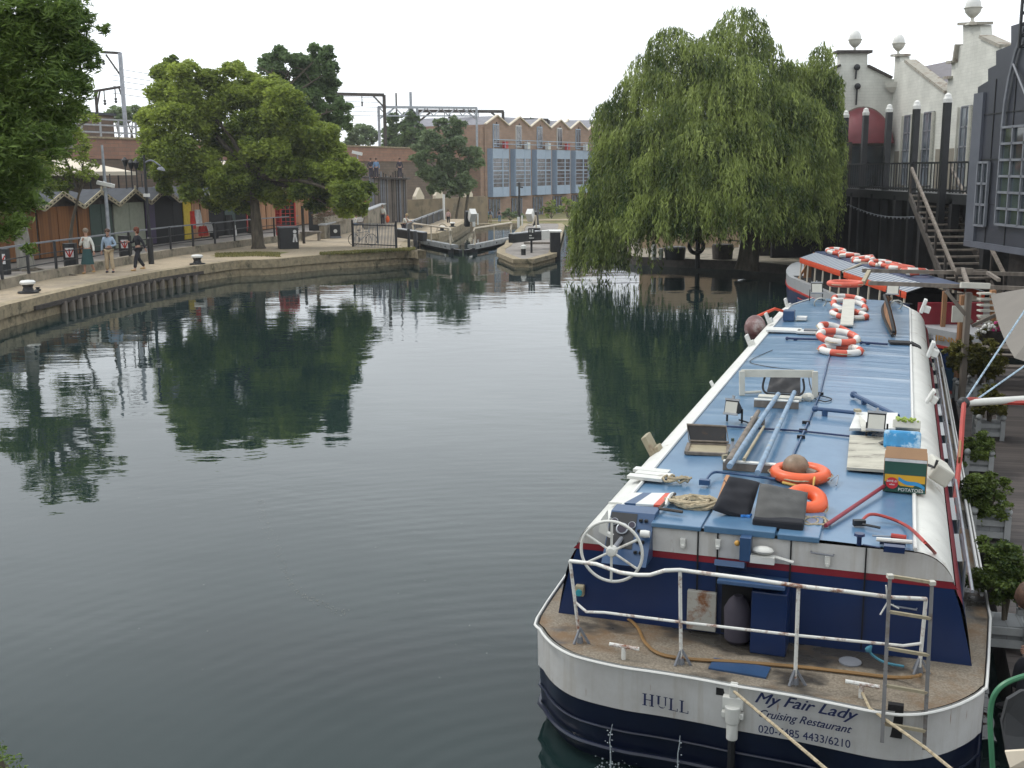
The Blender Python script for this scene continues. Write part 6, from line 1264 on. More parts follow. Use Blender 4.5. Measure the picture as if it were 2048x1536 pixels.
for y0, y1 in ((2.4, 8.2), (8.6, 13.9)):
    for s_ in (-1, 1):
        mb = MB(); mb.plate([(s_*.45, y0, 1.9), (s_*.45, y1, 1.9), (s_*1.0, y1, 1.72), (s_*1.0, y0, 1.72)][::s_], .02); mb.build('awning', 'stripes', tb)
        mb = MB(); n = int((y1-y0)/.11)
        mb.box((s_*1.01, (y0+y1)/2, 1.68), (.02, y1-y0, .1))
        for k in range(n): mb.box((s_*1.01, y0+(k+.5)*(y1-y0)/n, 1.60), (.015, (y1-y0)/n*.7, .09))
        mb.build('fringe', 'orange', tb)
for s_ in (-1, 1):
    for k in range(12): y = 2.6+k*1.02; mb = MB(); mb.beam((s_*1.0, y, .95), (s_*.97, y, 1.75), .045); mb.build('window_post', 'canvas', tb)
mb = MB(); mb.beam((-1, 14, .97), (-.45, 14.1, 1.9), .06); mb.box((0, 14.3, 1.35), (1.5, .06, .8)); mb.build('front_bulkhead', 'tanwood', tb)
mb = MB(); mb.beam((-1.0, 8.4, 1.7), (-.4, 8.4, 1.98), .05); mb.beam((1.0, 8.4, 1.7), (.4, 8.4, 1.98), .05); mb.beam((-.4, 8.4, 1.98), (.4, 8.4, 1.98), .05); mb.build('hoop', 'canvas', tb)
mb = MB(); mb.box((-.35, 1.5, 1.2), (.1, .1, 1.3)); mb.build('stern_post', 'tanwood', tb); mb = MB(); mb.prism([(-.8, 1.9), (.8, 1.9), (.8, 2.1), (-.8, 2.1)], .95, 1.5); mb.build('stern_bulkhead', 'maroonp', tb)
# name on the white band
vs, fs = textmesh('JENNY', .17, weight=.004)
mb = MB()
ytxt = 2.35
def tj(v_): x = -.66+v_.x*.72; y = TL/2.2*math.asin(min(1, ((abs(x)-.03)/1.12)**(1/.6)))/math.pi; return (x-.035, y-.035, .7+v_.y)
mb.add([tj(v_) for v_ in vs], fs); mb.build('name_lettering', 'gold', tb)
mats_ = [('buoyred', 'buoywhite')]
Rt = Matrix.Translation(tb.location) @ Matrix.Rotation(R(-1.1), 4, 'Z')
names = ['farthest lifebuoy in the far row on the trip boat roof', 'second lifebuoy from the far end of the trip boat roof', 'third lifebuoy from the far end of the trip boat roof', 'fourth lifebuoy from the far end of the trip boat roof', 'fifth lifebuoy from the far end of the trip boat roof', 'lifebuoy at the near end of the far row on the trip boat roof']
for i, y in enumerate((13.3, 12.4, 11.6, 10.9, 10.1, 9.3)): lifebuoy(names[i], Rt @ Vector((.1*(-1)**i, y, 2.02)), (R(8), 0, i), .3, .07, off=i)
for i, (y, x, lb_, pl) in enumerate(((7.8, 0, 'white-red lifebuoy at the far end of the near row on the trip boat roof', False), (7.2, .1, 'second lifebuoy of the near row on the trip boat roof', False), (6.6, .25, 'plain orange lifebuoy in the near row on the trip boat roof', True), (6.0, -.05, 'fourth lifebuoy of the near row on the trip boat roof', False), (5.3, .15, 'fifth lifebuoy of the near row on the trip boat roof', False), (4.6, .1, 'nearest lifebuoy of the near row on the trip boat roof', False))): lifebuoy(lb_, Rt @ Vector((x, y, 2.02)), (R(8), 0, i*.7), .31, .07, off=i*2, plain=pl)

# ================================================================ CRUISE BOAT
BO = Vector((1.685, 7.83, 0)); BZr = R(-19.5); bt = thing('cruise_boat', 'wide blue and white cruising restaurant boat filling the right foreground, stern towards the camera', 'boat', BO, BZr)
BM = Matrix.Translation(BO) @ Matrix.Rotation(BZr, 4, 'Z'); BI = BM.inverted(); BI3 = BI.to_3x3()
def LZ(px, py, z=1.87): return BI @ G(px, py, z)
def LY(px, py, y):       # pixel ray meets local plane y
    o = BI @ Vector((0, 0, CH)); d = BI3 @ ray(px, py); t_ = (y-o.y)/d.y; return o+d*t_
def LX(px, py, x):
    o = BI @ Vector((0, 0, CH)); d = BI3 @ ray(px, py); t_ = (x-o.x)/d.x; return o+d*t_
BW = 1.93; BL = 22.0
def out(s, k=1.0):   # plan outline, s in 0..1 from starboard stern round the stern to port, then forward
    pass
stern = []
_px = [(1097, 1207), (1083, 1228), (1089, 1251.5), (1111, 1278), (1145.7, 1299), (1188, 1312), (1251, 1325.5), (1304, 1333), (1357, 1341), (1410, 1350), (1463, 1360), (1542, 1373), (1607, 1384), (1687, 1400), (1749, 1412), (1799, 1417.5), (1848, 1415), (1901, 1402), (1941, 1384), (1962, 1368), (1969, 1350)]
stern = [tuple(LZ(x, y, .97).xy) for x, y in _px]
stern = [(-BW, 3.2)]+[tuple(p.xy) for p in spline([Vector((x, y, 0)) for x, y in [(-BW, 2.2)]+stern[1:]+[(BW, 2.2)]], 3)]
def hull_y(x):
    for i in range(3, len(stern)-1):
        (xa, ya), (xb, yb) = stern[i], stern[i+1]
        if xa <= x <= xb and xb > xa: return ya+(yb-ya)*(x-xa)/(xb-xa)
    return 1.0
sideR = [(BW, 3), (BW, 8), (BW, 14), (BW*.99, 17), (BW*.9, 19), (BW*.68, 20.6), (BW*.35, 21.6), (0, 22.0)]; sideL = [(-x, y) for x, y in sideR[::-1]][1:]
OUT = stern+sideR+sideL     # starts at port side stern corner (-BW,1.7) .. runs to starboard, forward, back down port
def ring(mb, levels, mi=0, closed=True):
    n = len(OUT)
    rows = []
    for (z, k, sh) in levels:
        rows.append([(x*k, (y-11)*(1-(1-k)*.35)+11+sh*(1 if y < 3 else 0), z+.35*max(0, (y-16)/6)**2*(1 if z > .2 else 0)) for x, y in OUT])
    vs = [p for r_ in rows for p in r_]
    fs = [(j*n+i, j*n+(i+1) % n, (j+1)*n+(i+1) % n, (j+1)*n+i) for j in range(len(rows)-1) for i in range(n)]
    mb.add(vs, fs, mi, True); return mb
ZD = .95
mb = ring(MB(), [(-.5, .9, .25), (-.1, .975, .08), (.15, .995, .02), (.56, 1.0, 0)]); mb.build('lower_hull', 'hullnavy', bt)
mb = ring(MB(), [(.56, 1.004, 0), (.96, 1.006, 0)]); mb.build('white_band', 'hullwhite', bt)
n = len(OUT)
for z, r_, m_ in ((.965, .012, 'white'), (.18, .022, 'hullnavy'), (.36, .012, 'hullnavy'), (.56, .010, 'hullnavy')):
    mb = MB(); k = 1.008 if z > .9 else 1.0; pts = [(x*k, (y-11)*k+11, z+.35*max(0, (y-16)/6)**2) for x, y in OUT]; mb.tube(pts, r_, 6, closed=True); mb.build('rubbing_strake' if z < .9 else 'gunwale_edge', m_, bt)
mb = MB(); vs = [(x, y, ZD+.35*max(0, (y-16)/6)**2) for x, y in OUT]; mb.add(vs, [tuple(range(len(vs)))])
m, N_, L_, b = nmat('rusty_deck'); b.inputs['Roughness'].default_value = .75; vv = objco(N_, L_); a1 = noise(N_, L_, 55, 3, vv); a2 = noise(N_, L_, 1.3, 6, vv, .7); a3 = noise(N_, L_, .9, 4, objco(N_, L_, (1, 1.6, 1)), .6)
r1 = ramp(N_, .35, (.15, .125, .09), .7, (.27, .23, .18)); L_.new(a1.outputs[0], r1.inputs[0]); r2 = ramp(N_, .47, (0, 0, 0), .62, (.85, .85, .85)); L_.new(a2.outputs[0], r2.inputs[0]); c1 = mixc(N_, L_, r2.outputs[0], r1.outputs[0], (.16, .095, .045)); r3 = ramp(N_, .5, (0, 0, 0), .58, (1, 1, 1)); L_.new(a3.outputs[0], r3.inputs[0]); c2 = mixc(N_, L_, r3.outputs[0], c1, (.05, .045, .038)); L_.new(c2, b.inputs['Base Color']); bump(N_, L_, b, a1.outputs[0], .4, .004); rr_ = ramp(N_, .5, (.8, .8, .8), .6, (.25, .25, .25)); L_.new(a3.outputs[0], rr_.inputs[0]); L_.new(rr_.outputs[0], b.inputs['Roughness']); M['deck'] = m
mb.build('deck', 'deck', bt)
# cabin
XR = 1.26; XC = 1.74; ZR = 1.87; Y0 = 1.08; Y1 = 17.4; Y2 = 18.9
m, N_, L_, b = nmat('blue_roof_paint'); b.inputs['Roughness'].default_value = .28; vv = objco(N_, L_, (.7, 3.0, 1)); s1 = noise(N_, L_, 1.1, 5, vv, .6); s2 = noise(N_, L_, 2.4, 6, objco(N_, L_), .7); s3 = noise(N_, L_, 1.0, 3, objco(N_, L_, (.35, 3.6, 1)), .45)
r1 = ramp(N_, .3, (.06, .135, .235), .72, (.105, .2, .31)); L_.new(s2.outputs[0], r1.inputs[0]); g_ = N_.new('ShaderNodeSeparateXYZ'); t_ = N_.new('ShaderNodeTexCoord'); L_.new(t_.outputs['Object'], g_.inputs[0])
mr = N_.new('ShaderNodeMapRange'); mr.inputs['From Min'].default_value = 4; mr.inputs['From Max'].default_value = 9; L_.new(g_.outputs[1], mr.inputs[0])
r3 = ramp(N_, .58, (0, 0, 0), .72, (1, 1, 1)); L_.new(s3.outputs[0], r3.inputs[0]); mm = N_.new('ShaderNodeMath'); mm.operation = 'MULTIPLY'; L_.new(r3.outputs[0], mm.inputs[0]); L_.new(mr.outputs[0], mm.inputs[1]); m3 = N_.new('ShaderNodeMath'); m3.operation = 'MULTIPLY'; m3.inputs[1].default_value = .45; L_.new(mm.outputs[0], m3.inputs[0]); c1 = mixc(N_, L_, m3.outputs[0], r1.outputs[0], (.4, .46, .52))
s4 = noise(N_, L_, 3.5, 8, objco(N_, L_), .8); r4 = ramp(N_, .62, (0, 0, 0), .72, (1, 1, 1)); L_.new(s4.outputs[0], r4.inputs[0]); c1 = mixc(N_, L_, r4.outputs[0], c1, (.085, .12, .17)); L_.new(c1, b.inputs['Base Color'])
bm_ = N_.new('ShaderNodeMath'); bm_.operation = 'MULTIPLY'; L_.new(s3.outputs[0], bm_.inputs[0]); L_.new(mr.outputs[0], bm_.inputs[1]); bump(N_, L_, b, bm_.outputs[0], .5, .05); M['roofblue'] = m
def rw(y): return XR if y <= Y1 else XR-(y-Y1)/(Y2-Y1)*.35
mb = MB(); ny = 60
mb.grid(lambda u, v_: (rw(Y0+(Y2-Y0)*v_)*(2*u-1), Y0+(Y2-Y0)*v_, ZR+.02*(1-(2*u-1)**2)), 4, ny); mb.build('roof_top', 'roofblue', bt)
# curved white roof sides
for s_ in (-1, 1):
    def side(u, v_, s_=s_):
        y = Y0+(Y2-Y0)*v_; w0 = rw(y); a = u*math.pi/2*.92; wx = (XC-.16-XR)*(1 if y <= Y1 else 1-.35*(y-Y1)/(Y2-Y1)); return (s_*(w0+wx*math.sin(a)), y, ZR-.003-.33*(1-math.cos(a)))
    mb = MB(); mb.grid(side, 8, 50); mb.build('curved_roof_side', 'whitedirt', bt)
    mb = MB(); mb.tube([(s_*rw(y), y, ZR+.012) for y in (Y0, 5, 10, 15, Y1, Y2)], .018, 6); mb.build('roof_edge_strip', 'white', bt)
    # side wall: maroon strip then blue with windows
    def sw(u, v_, s_=s_): y = Y0+(Y2-Y0)*v_; k = 1 if y <= Y1 else 1-.3*(y-Y1)/(Y2-Y1); z = (ZR-.31)-u*(ZR-.31-ZD); return (s_*k*(XC-.15+.15*u**.6), y, z)
    mb = MB(); mb.grid(sw, 6, 30, mif=lambda i, j: 1 if i < 1 else 0); mb.build('side_wall', ['navy', 'maroonp'], bt)
    for k in range(12):
        y = 2.6+k*1.25; mb = MB(); mb.box((s_*(XC-.06), y, 1.28), (.05, .8, .32), ry=-s_*.1); wn = mb.build('side_window', 'glass', bt)
        mb = MB(); mb.tube([(s_*(XC-.03), y+dy, 1.28+dz) for dy, dz in ((-.4, -.16), (.4, -.16), (.4, .16), (-.4, .16))], .012, 4, closed=True); mb.build('window_frame', 'steel', wn)
    if s_ > 0: mb = MB(); mb.tube([(s_*(XC-.02), 1.3, 1.5), (s_*(XC-.0), 16, 1.5)], .015, 6); mb.build('grab_rail', 'steel', bt)
    mb = MB(); mb.tube([(s_*(BW-.03), 2.6, 1.0), (s_*(BW-.03), 15, 1.02)], .018, 6); mb.build('side_rail', 'white', bt)
mb = MB(); mb.prism([(-XR, 18.6), (XR, 18.6), (.9, 18.9), (-.9, 18.9)], ZD, ZR-.01); mb.build('front_wall', 'navy', bt)
# stern bulkhead with bands; profile follows the roof curve
def topz(x):
    ax = abs(x)
    if ax <= XR: return ZR-.01
    q = min(1, (ax-XR)/(XC-.16-XR)); return ZR-.01-.33*(1-math.cos(math.asin(q)*1.0)) if q < 1 else ZR-.33
def band(mb, z0, z1, mi, x0=-XC, x1=XC, y=Y0, th=.0, nn=60):
    for i in range(nn):
        a = x0+(x1-x0)*i/nn; c = x0+(x1-x0)*(i+1)/nn
        def lim(x):
            ax = abs(x); hi = min(z1, topz(x)) if ax < XC-.15 else min(z1, 1.56-(ax-(XC-.15))*4); return hi
        za, zc = lim(a), lim(c)
        if za <= z0+.001 and zc <= z0+.001: continue
        mb.add([(a, y, z0), (c, y, z0), (c, y, max(zc, z0)), (a, y, max(za, z0))], [(0, 1, 2, 3)], mi)
mb = MB(); band(mb, ZD, 1.585, 0); mb.build('stern_bulkhead', 'navy', bt)
mb = MB(); band(mb, 1.585, 1.645, 0, -1.6, 1.6, Y0-.004); mb.build('maroon_band', 'maroonp', bt)
xc0 = LY(1300, 1100, Y0).x
mb = MB(); band(mb, 1.645, 1.9, 0, -1.6, -1.22, Y0-.008); mb.build('upper_white_band', 'hullwhite', bt); mb = MB(); band(mb, 1.645, 1.9, 0, xc0, 1.6, Y0-.008, nn=80); mb.build('upper_white_band', 'hullwhite', bt)
for px in (1434, 1580, 1730, 1395):
    x = LY(px, 1150, Y0).x; mb = MB(); mb.box((x, Y0-.014, 1.42), (.012, .014, .88)); mb.build('panel_seam', 'void', bt)
for px, py in ((1366, 1085), (1655, 1122), (1436, 1087)):
    p = LY(px, py, Y0-.03); mb = MB(); mb.box(p, (.045, .03, .075)); mb.box(p+Vector((0, -.012, -.03)), (.03, .03, .03)); mb.build('latch', 'whitedirt', bt, bevel=.004)
# roof hatch slabs along the aft edge
for xa, xb, dz in ((LY(1303, 1060, Y0).x, LY(1404, 1060, Y0).x, .012), (LY(1408, 1060, Y0).x, LY(1552, 1060, Y0).x, .03), (LY(1555, 1060, Y0).x, LY(1640, 1090, Y0).x, .02)):
    mb = MB(); mb.box(((xa+xb)/2, Y0+.32, ZR+.01+dz/2), (xb-xa-.01, .72, dz+.03)); mb.build('hatch_slab', 'roofblue', bt, bevel=.008)
# central engine housing details
p0 = LY(1376, 1178, Y0-.02); p1 = LY(1432, 1262, Y0-.02); M['rustwhite'] = mat('rusty_white_panel', (.38, .37, .33), .6, var=.1, sc=3, dirt=(.2, .08, .03), dsc=4, damt=.5)
mb = MB(); mb.box(((p0.x+p1.x)/2, Y0-.03, (p0.z+p1.z)/2), (p1.x-p0.x, .05, p0.z-p1.z)); mb.build('rusty_panel', 'rustwhite', bt, bevel=.006)
a = LY(1436, 1160, .78); c = LY(1566, 1300, .78); mb = MB(); zz = max(ZD, c.z); xm0 = LY(1498, 1200, .78).x
mb.box(((xm0+c.x)/2+.02, .92, (a.z-.06+ZD)/2), (c.x-xm0, .3, a.z-.06-ZD)); mb.build('engine_box', 'navy', bt, bevel=.008)
mb = MB(); mb.box(((a.x+c.x)/2, .9, a.z-.02), (c.x-a.x, .36, .035), rx=-.15); mb.build('engine_box_lid', 'royal', bt, bevel=.006)
mb = MB(); mb.box(((a.x+xm0)/2, 1.04, (a.z+ZD)/2), (xm0-a.x, .04, a.z-ZD-.08)); mb.build('recess', 'void', bt)
mb = MB(); q = LY(1475, 1255, .95); mb.lathe([(.07, 0), (.11, .04), (.12, .3), (.08, .38), (.04, .42)], (q.x, .95, ZD), 14); mb.build('gas_bottle', 'cloth_dark' if 'cloth_dark' in M else 'navy', bt)
mb = MB(); q = LY(1460, 1130, .98); mb.box((q.x, 1.0, q.z), (.25, .14, .05), rx=-.4); mb.build('bracket_flap', 'royal', bt)
mb = MB(); q = LY(1526, 1105, 1.0); mb.ball((q.x, 1.0, q.z+.02), .075, sq=(1.2, .8, .45)); mb.box((q.x, .98, q.z-.05), (.2, .08, .06)); mb.tube([(q.x+.1, 1.0, q.z-.03), (q.x+.25, 1.0, q.z-.06)], .015, 6); mb.build('horn_fitting', 'whitedirt', bt)
mb = MB(); q = LY(1492, 1095, 1.0); mb.box((q.x, .99, q.z), (.09, .1, .2)); mb.build('control_lever', 'royal', bt)
mb = MB(); q = LY(1475, 1085, 1.0); mb.ball((q.x, .98, q.z), .025); mb.build('brass_knob', 'gold', bt)
mb = MB(); q0 = LY(1480, 1168, .8); q1 = LY(1565, 1172, .8); mb.tube([q0, q1], .014, 6); mb.build('orange_rod', 'orange', bt)
q = LY(1162, 1178, Y0); mb = MB(); mb.box((q.x, Y0-.03, q.z), (.08, .06, .1)); mb.build('socket', 'barge', bt, bevel=.01); mb = MB(); mb.lathe([(.03, 0), (.03, .02)], (q.x, Y0-.06, q.z-.01), 10, T=Matrix.Rotation(R(90), 4, 'X')); mb.build('blue_cap', mat('turquoise', (.03, .25, .3), .5), bt)
for px, py in ((1810, 1212), (1645, 1105)):
    p = LY(px, py, Y0-.02); mb = MB(); mb.tube([p+Vector((-.09, 0, 0)), p+Vector((-.09, -.03, 0)), p+Vector((.09, -.03, -.01)), p+Vector((.09, 0, -.01))], .008, 5); mb.build('door_handle', 'greysteel', bt)
# console hood
ca = LY(1217, 1022, .98); cc = LY(1306, 1078, .98)
cons = MB(); zt = ZR-.04
pc0 = LY(1212, 1018, 1.02); pc1 = LY(1272, 1072, .86)
x0c, x1c = LY(1212, 1040, .95).x, LY(1300, 1060, .95).x
cons.add([(x0c, .80, 1.58), (x1c, .80, 1.58), (x1c, 1.14, 1.95), (x0c, 1.14, 1.95), (x0c, 1.34, 1.58), (x1c, 1.34, 1.58), (x1c, 1.34, 1.95), (x0c, 1.34, 1.95)], [(0, 1, 2, 3), (0, 3, 7, 4), (1, 5, 6, 2), (3, 2, 6, 7), (0, 4, 5, 1), (4, 7, 6, 5)])
co = cons.build('control_console', 'royal', bt)
sl = (Vector((0, 1.14, 1.95))-Vector((0, .80, 1.58))); Lc = sl.length; sl.normalize(); nr = Vector((0, -sl.z, sl.y))
wc = x1c-x0c; mb = MB(); c = Vector((x0c+wc*.33, 0, 0))+Vector((0, .80, 1.58))+sl*Lc*.58+nr*.004
T = Matrix(((1, 0, 0, 0), (0, sl.y, nr.y, 0), (0, sl.z, nr.z, 0), (0, 0, 0, 1)))
def on(u, v_, d_=.0): return Vector((x0c+wc*u, .80, 1.58))+sl*Lc*v_+nr*d_
mb.add([on(.02, .3, .006), on(.62, .3, .006), on(.62, .97, .006), on(.02, .97, .006)], [(0, 1, 2, 3)]); mb.build('instrument_panel', 'black', co)
for u, v_, r_ in ((.13, .78, .032), (.33, .66, .05), (.54, .74, .032)):
    mb = MB(); mb.lathe([(r_, 0), (r_*1.1, .012), (r_, .016)], on(u, v_, .006), 18, T=T); gd = mb.build('gauge', 'steel', co); mb = MB(); mb.lathe([(r_*.85, 0), (r_*.85, .002)], on(u, v_, .024), 18, T=T); mb.build('gauge_face', 'cloth_dark', gd)
mb = MB()
for i in range(4):
    for j in range(2): mb = MB(); mb.box(on(.72+j*.12, .85-i*.2, .012), (.028, .028, .02)); mb.build('switch', 'black', co)
# console lid, painted blue white and red, folded open onto the roof
la, lb2, lc, ld = LZ(1217, 1004, 1.9), LZ(1322, 1010, 1.9), LZ(1342, 986, 1.9), LZ(1262, 985, 1.9)
def lerp2(u, v_): return la.lerp(lb2, u).lerp(ld.lerp(lc, u), v_)
for (u0, u1, m_) in ((0, .3, 'whitedirt'), (.3, .52, 'royal'), (.52, .86, 'white'), (.86, 1, 'buoyred')):
    mb = MB(); mb.plate([lerp2(u0, 0), lerp2(u1, 0), lerp2(u1, 1), lerp2(u0, 1)], .02); mb.build('lid_panel', m_, bt)
mb = MB(); mb.plate([LY(1205, 1035, .9), LY(1216, 1020, .9), LY(1217, 1062, .9), LY(1228, 1068, .9), LY(1222, 1072, .9), LY(1200, 1060, .9)], .05); mb.build('side_panel', 'whitedirt', bt)
mb = MB(); q = LY(1290, 1068, .95); mb.lathe([(.03, -.04), (.035, 0), (.03, .04)], q, 14, T=Matrix.Rotation(R(90), 4, 'Y')); mb.build('throttle_roller', 'white', bt)
# steering wheel
wc_ = LY(1223, 1103, .62); rw_ = (1289-1159)/2*(wc_.y and 1)/FP*(BM @ wc_).y/math.cos(R(10))
mb = MB(); mb.tube(circle(wc_, rw_, 48, 'Y'), .013, 10, closed=True); wh = mb.build('steering_wheel', 'whitedirt', bt)
mb = MB()
for k in range(6): a = k*math.pi/3+.52; mb.tube([wc_, wc_+Vector((math.cos(a)*rw_, 0, math.sin(a)*rw_))], .011, 8)
mb.build('spokes', 'whitedirt', wh); mb = MB(); mb.lathe([(.045, -.04), (.05, 0), (.035, .03), (.012, .035)], wc_, 16, T=Matrix.Rotation(R(90), 4, 'X')); mb.build('hub', 'whitedirt', wh); mb = MB(); mb.tube([wc_, wc_+Vector((0, .5, 0))], .02, 8); mb.build('axle', 'greysteel', wh)
# stern railing
M['railpaint'] = mat('chipped_white_rail', (.66, .66, .62), .45, var=.05, sc=6, dirt=(.2, .075, .035), dsc=6, damt=.52)
sr = []
posts = [((1160, 1285), (1140, 1122)), ((1362, 1328), (1360, 1140)), ((1590, 1368), (1597, 1172)), ((1838, 1345), (1852, 1198))]
PT = []
for (bx_, by_), (tx, ty) in posts:
    b_ = LZ(bx_, by_, ZD); t_ = LY(tx, ty, b_.y); PT.append((b_, t_))
mb = MB()
rail = [PT[0][1], LY(1192, 1128, PT[0][1].y-.06), LY(1240, 1145, PT[0][1].y-.12), LY(1275, 1150, .3), LY(1300, 1150, .28), LY(1330, 1141, .25), PT[1][1], LY(1420, 1148, PT[1][1].y), LY(1500, 1158, .3), PT[2][1], LY(1700, 1184, .42), LY(1785, 1195, .6), PT[3][1]]
mb.tube(rail, .0165, 10); tr = mb.build('top_rail', 'railpaint', bt)
mids = [b_.lerp(t_, f) for (b_, t_), f in zip(PT, (.5, .45, .5, .4))]
mb = MB(); mb.tube([mids[0], mids[0].lerp(mids[1], .12)+Vector((0, -.02, -.06)), mids[0].lerp(mids[1], .3)+Vector((0, -.03, -.03)), mids[1], mids[2], mids[2].lerp(mids[3], .85)+Vector((0, 0, -.03)), mids[3]], .0125, 8); mb.build('middle_rail', 'railpaint', bt)
for b_, t_ in PT:
    mb = MB(); mb.tube([b_, t_], .015, 8); po = mb.build('rail_post', 'railpaint', bt); mb = MB(); mb.lathe([(.03, 0), (.024, .05)], b_, 6, smooth=False)
    for k in range(3): a = k*2.1; mb.beam(b_+Vector((math.cos(a)*.08, math.sin(a)*.06, 0)), b_+Vector((0, 0, .13)), .018)
    mb.build('foot_bracket', 'greysteel', po)
# cleats
for px, py in ((1247, 1318), (1722, 1395)):
    b_ = LZ(px, py, ZD); mb = MB(); mb.tube([b_, b_+Vector((0, 0, .1))], .02, 8); mb.tube([b_+Vector((-.12, 0, .115)), b_+Vector((.13, 0, .105))], .017, 8); mb.build('cleat', 'railpaint', bt)
b_ = LZ(1479, 1338, ZD); o = MB(); o.box(b_+Vector((0, 0, .008)), (.46, .2, .014), rz=R(-4)); o.build('blue_deck_plate', 'royal', bt)
for px, py in ((1478, 1345), (1700, 1330), (1620, 1392)):
    pass
mb = MB(); q = LZ(1700, 1325, ZD); mb.lathe([(.09, .001), (.09, .012), (.07, .014)], q, 16); mb.build('deck_hatch', 'greysteel', bt)
# transom fittings
def onhull(px, py):      # point on the flat part of the transom
    y = .05
    for k in range(6):
        p = LY(px, py, y); y = hull_y(p.x)
    return p
q = onhull(1468, 1400); yb_ = q.y-.02
mb = MB(); mb.box(q+Vector((0, -.02, .0)), (.16, .1, .1)); mb.box(q+Vector((0, -.03, .1)), (.06, .08, .1)); mb.lathe([(.055, -.16), (.065, -.02)], q+Vector((0, -.06, 0)), 12); mb.box(q+Vector((0, -.05, -.1)), (.17, .05, .05)); mb.lathe([(.045, -.3), (.045, -.16)], q+Vector((0, -.06, 0)), 12); mb.build('rudder_bearing', 'whitedirt', bt, bevel=.006)
mb = MB(); mb.tube([q+Vector((0, -.06, -.3)), q+Vector((0, -.06, -1.4))], .03, 8); mb.build('rudder_stock', 'black', bt)
mb = MB(); mb.box(q+Vector((-.01, .0, .06)), (.26, .03, .06)); mb.build('rudder_recess', 'void', bt)
mb = MB(); q2 = onhull(1790, 1440); mb.box(q2+Vector((0, 0, 0)), (.11, .05, .26)); mb.build('transom_slot', 'void', bt)
# transom moulding line
mb = MB(); ml = [onhull(x, y)+Vector((0, -.006, 0)) for x, y in ((1220, 1355), (1280, 1365), (1340, 1376), (1400, 1386), (1440, 1393))]; mb.tube(ml, .008, 5); ml = [onhull(x, y)+Vector((0, -.006, 0)) for x, y in ((1560, 1412), (1620, 1426), (1680, 1439), (1735, 1449))]; mb.tube(ml, .006, 5); mb.build('transom_moulding', 'white', bt)
# lettering: built flat on the hull surface between measured ends
M['lettering'] = mat('blue_lettering', (.006, .014, .07), .6)
def letter_map(vs, pa, pb, hpx, tw):
    A = onhull(*pa); B = onhull(*pb); hgt = (onhull(pa[0], pa[1]-hpx).z-A.z)
    out_ = []
    for v_ in vs: u = v_.x/tw; x = A.x+(B.x-A.x)*u; z = A.z+(B.z-A.z)*u+v_.y*hgt; out_.append((x, (hull_y(x)-11)*1.006+11-.014-v_.z, z))
    return out_
def write(s, pa, pb, hpx, shear=0, bold=1, name='lettering'):
    vs, fs = textmesh(s, 1.0, shear, .0005); x0 = min(v_.x for v_ in vs); x1 = max(v_.x for v_ in vs)
    for v_ in vs: v_.x -= x0; v_.y /= .73
    for v_ in vs: v_.z *= 1
    mb = MB(); w_ = x1-x0
    for dx_, dy_, dz_ in ((0, 0, 0), (.022, .0, .0012), (.011, .018, .0024)): mb.add(letter_map([Vector((v_.x+dx_*bold, v_.y+dy_*bold, v_.z+dz_)) for v_ in vs], pa, pb, hpx, w_), fs)
    return mb.build(name, 'lettering', bt)
# HULL in serif strokes
def serif(word):
    vs = []; fs = []
    def rect(x0, y0, x1, y1):
        n0 = len(vs); k = 4
        for i in range(k+1): f = i/k; vs.append(Vector((x0+(x1-x0)*f, y0, .002))); vs.append(Vector((x0+(x1-x0)*f, y1, .002)))
        for i in range(k): fs.append((n0+2*i, n0+2*i+2, n0+2*i+3, n0+2*i+1))
    x = 0
    for ch in word:
        if ch == 'H':
            for o_ in (.1, .62): rect(x+o_, 0, x+o_+.16, 1); rect(x+o_-.1, 0, x+o_+.23, .06); rect(x+o_-.1, .94, x+o_+.23, 1)
            rect(x+.2, .47, x+.65, .54); x += 1.0
        if ch == 'U':
            rect(x+.1, .28, x+.25, 1); rect(x+.64, .28, x+.73, 1); rect(x, .94, x+.33, 1); rect(x+.54, .94, x+.84, 1)
            pts = [(x+.165+(.255-.255*math.cos(math.pi*i/8)), .28-.27*math.sin(math.pi*i/8)) for i in range(9)]
            for i in range(8): n0 = len(vs); a, c = pts[i], pts[i+1]; w0 = .09 if i < 5 else .05; vs.extend([Vector((a[0], a[1]-w0*.0, .002)), Vector((c[0], c[1], .002)), Vector((c[0], c[1]+w0, .002)), Vector((a[0], a[1]+w0, .002))]); fs.append((n0, n0+1, n0+2, n0+3))
            x += .92
        if ch == 'L': rect(x+.1, 0, x+.25, 1); rect(x, .94, x+.33, 1); rect(x, 0, x+.66, .06); rect(x+.6, 0, x+.66, .24); x += .78
    return vs, fs, x-.1
vs, fs, tw = serif('HULL'); mb = MB(); mb.add(letter_map(vs, (1289, 1401), (1381, 1419), 24, tw), fs); mb.build('lettering', 'lettering', bt)
write('My Fair Lady', (1512, 1395), (1716, 1432), 22, .45, 1.6); write('Cruising Restaurant', (1520, 1424), (1704, 1457), 16, .45, 1.5); write('020-7485 4433/6210', (1519, 1455), (1701, 1486), 16, 0, 1.0)
# bow details
mb = MB(); mb.box((0, 20.2, 1.25), (.5, .4, .3)); mb.build('bow_locker', 'navy', bt)
# ================================================================ THINGS ON THE CRUISE BOAT (world space, resting on roof or deck)
ZT = 1.888
def RP(px, py, z=ZT): return G(px, py, z)
def item(name, label, cat, px, py, z=ZT, rz=0, group=None): return thing(name, label, cat, RP(px, py, z), BZr+rz, group)
def single(name, mb, m_, label, cat, group=None, bevel=0): o = mb.build(name, m_, bevel=bevel); return tag(o, label, cat, group)
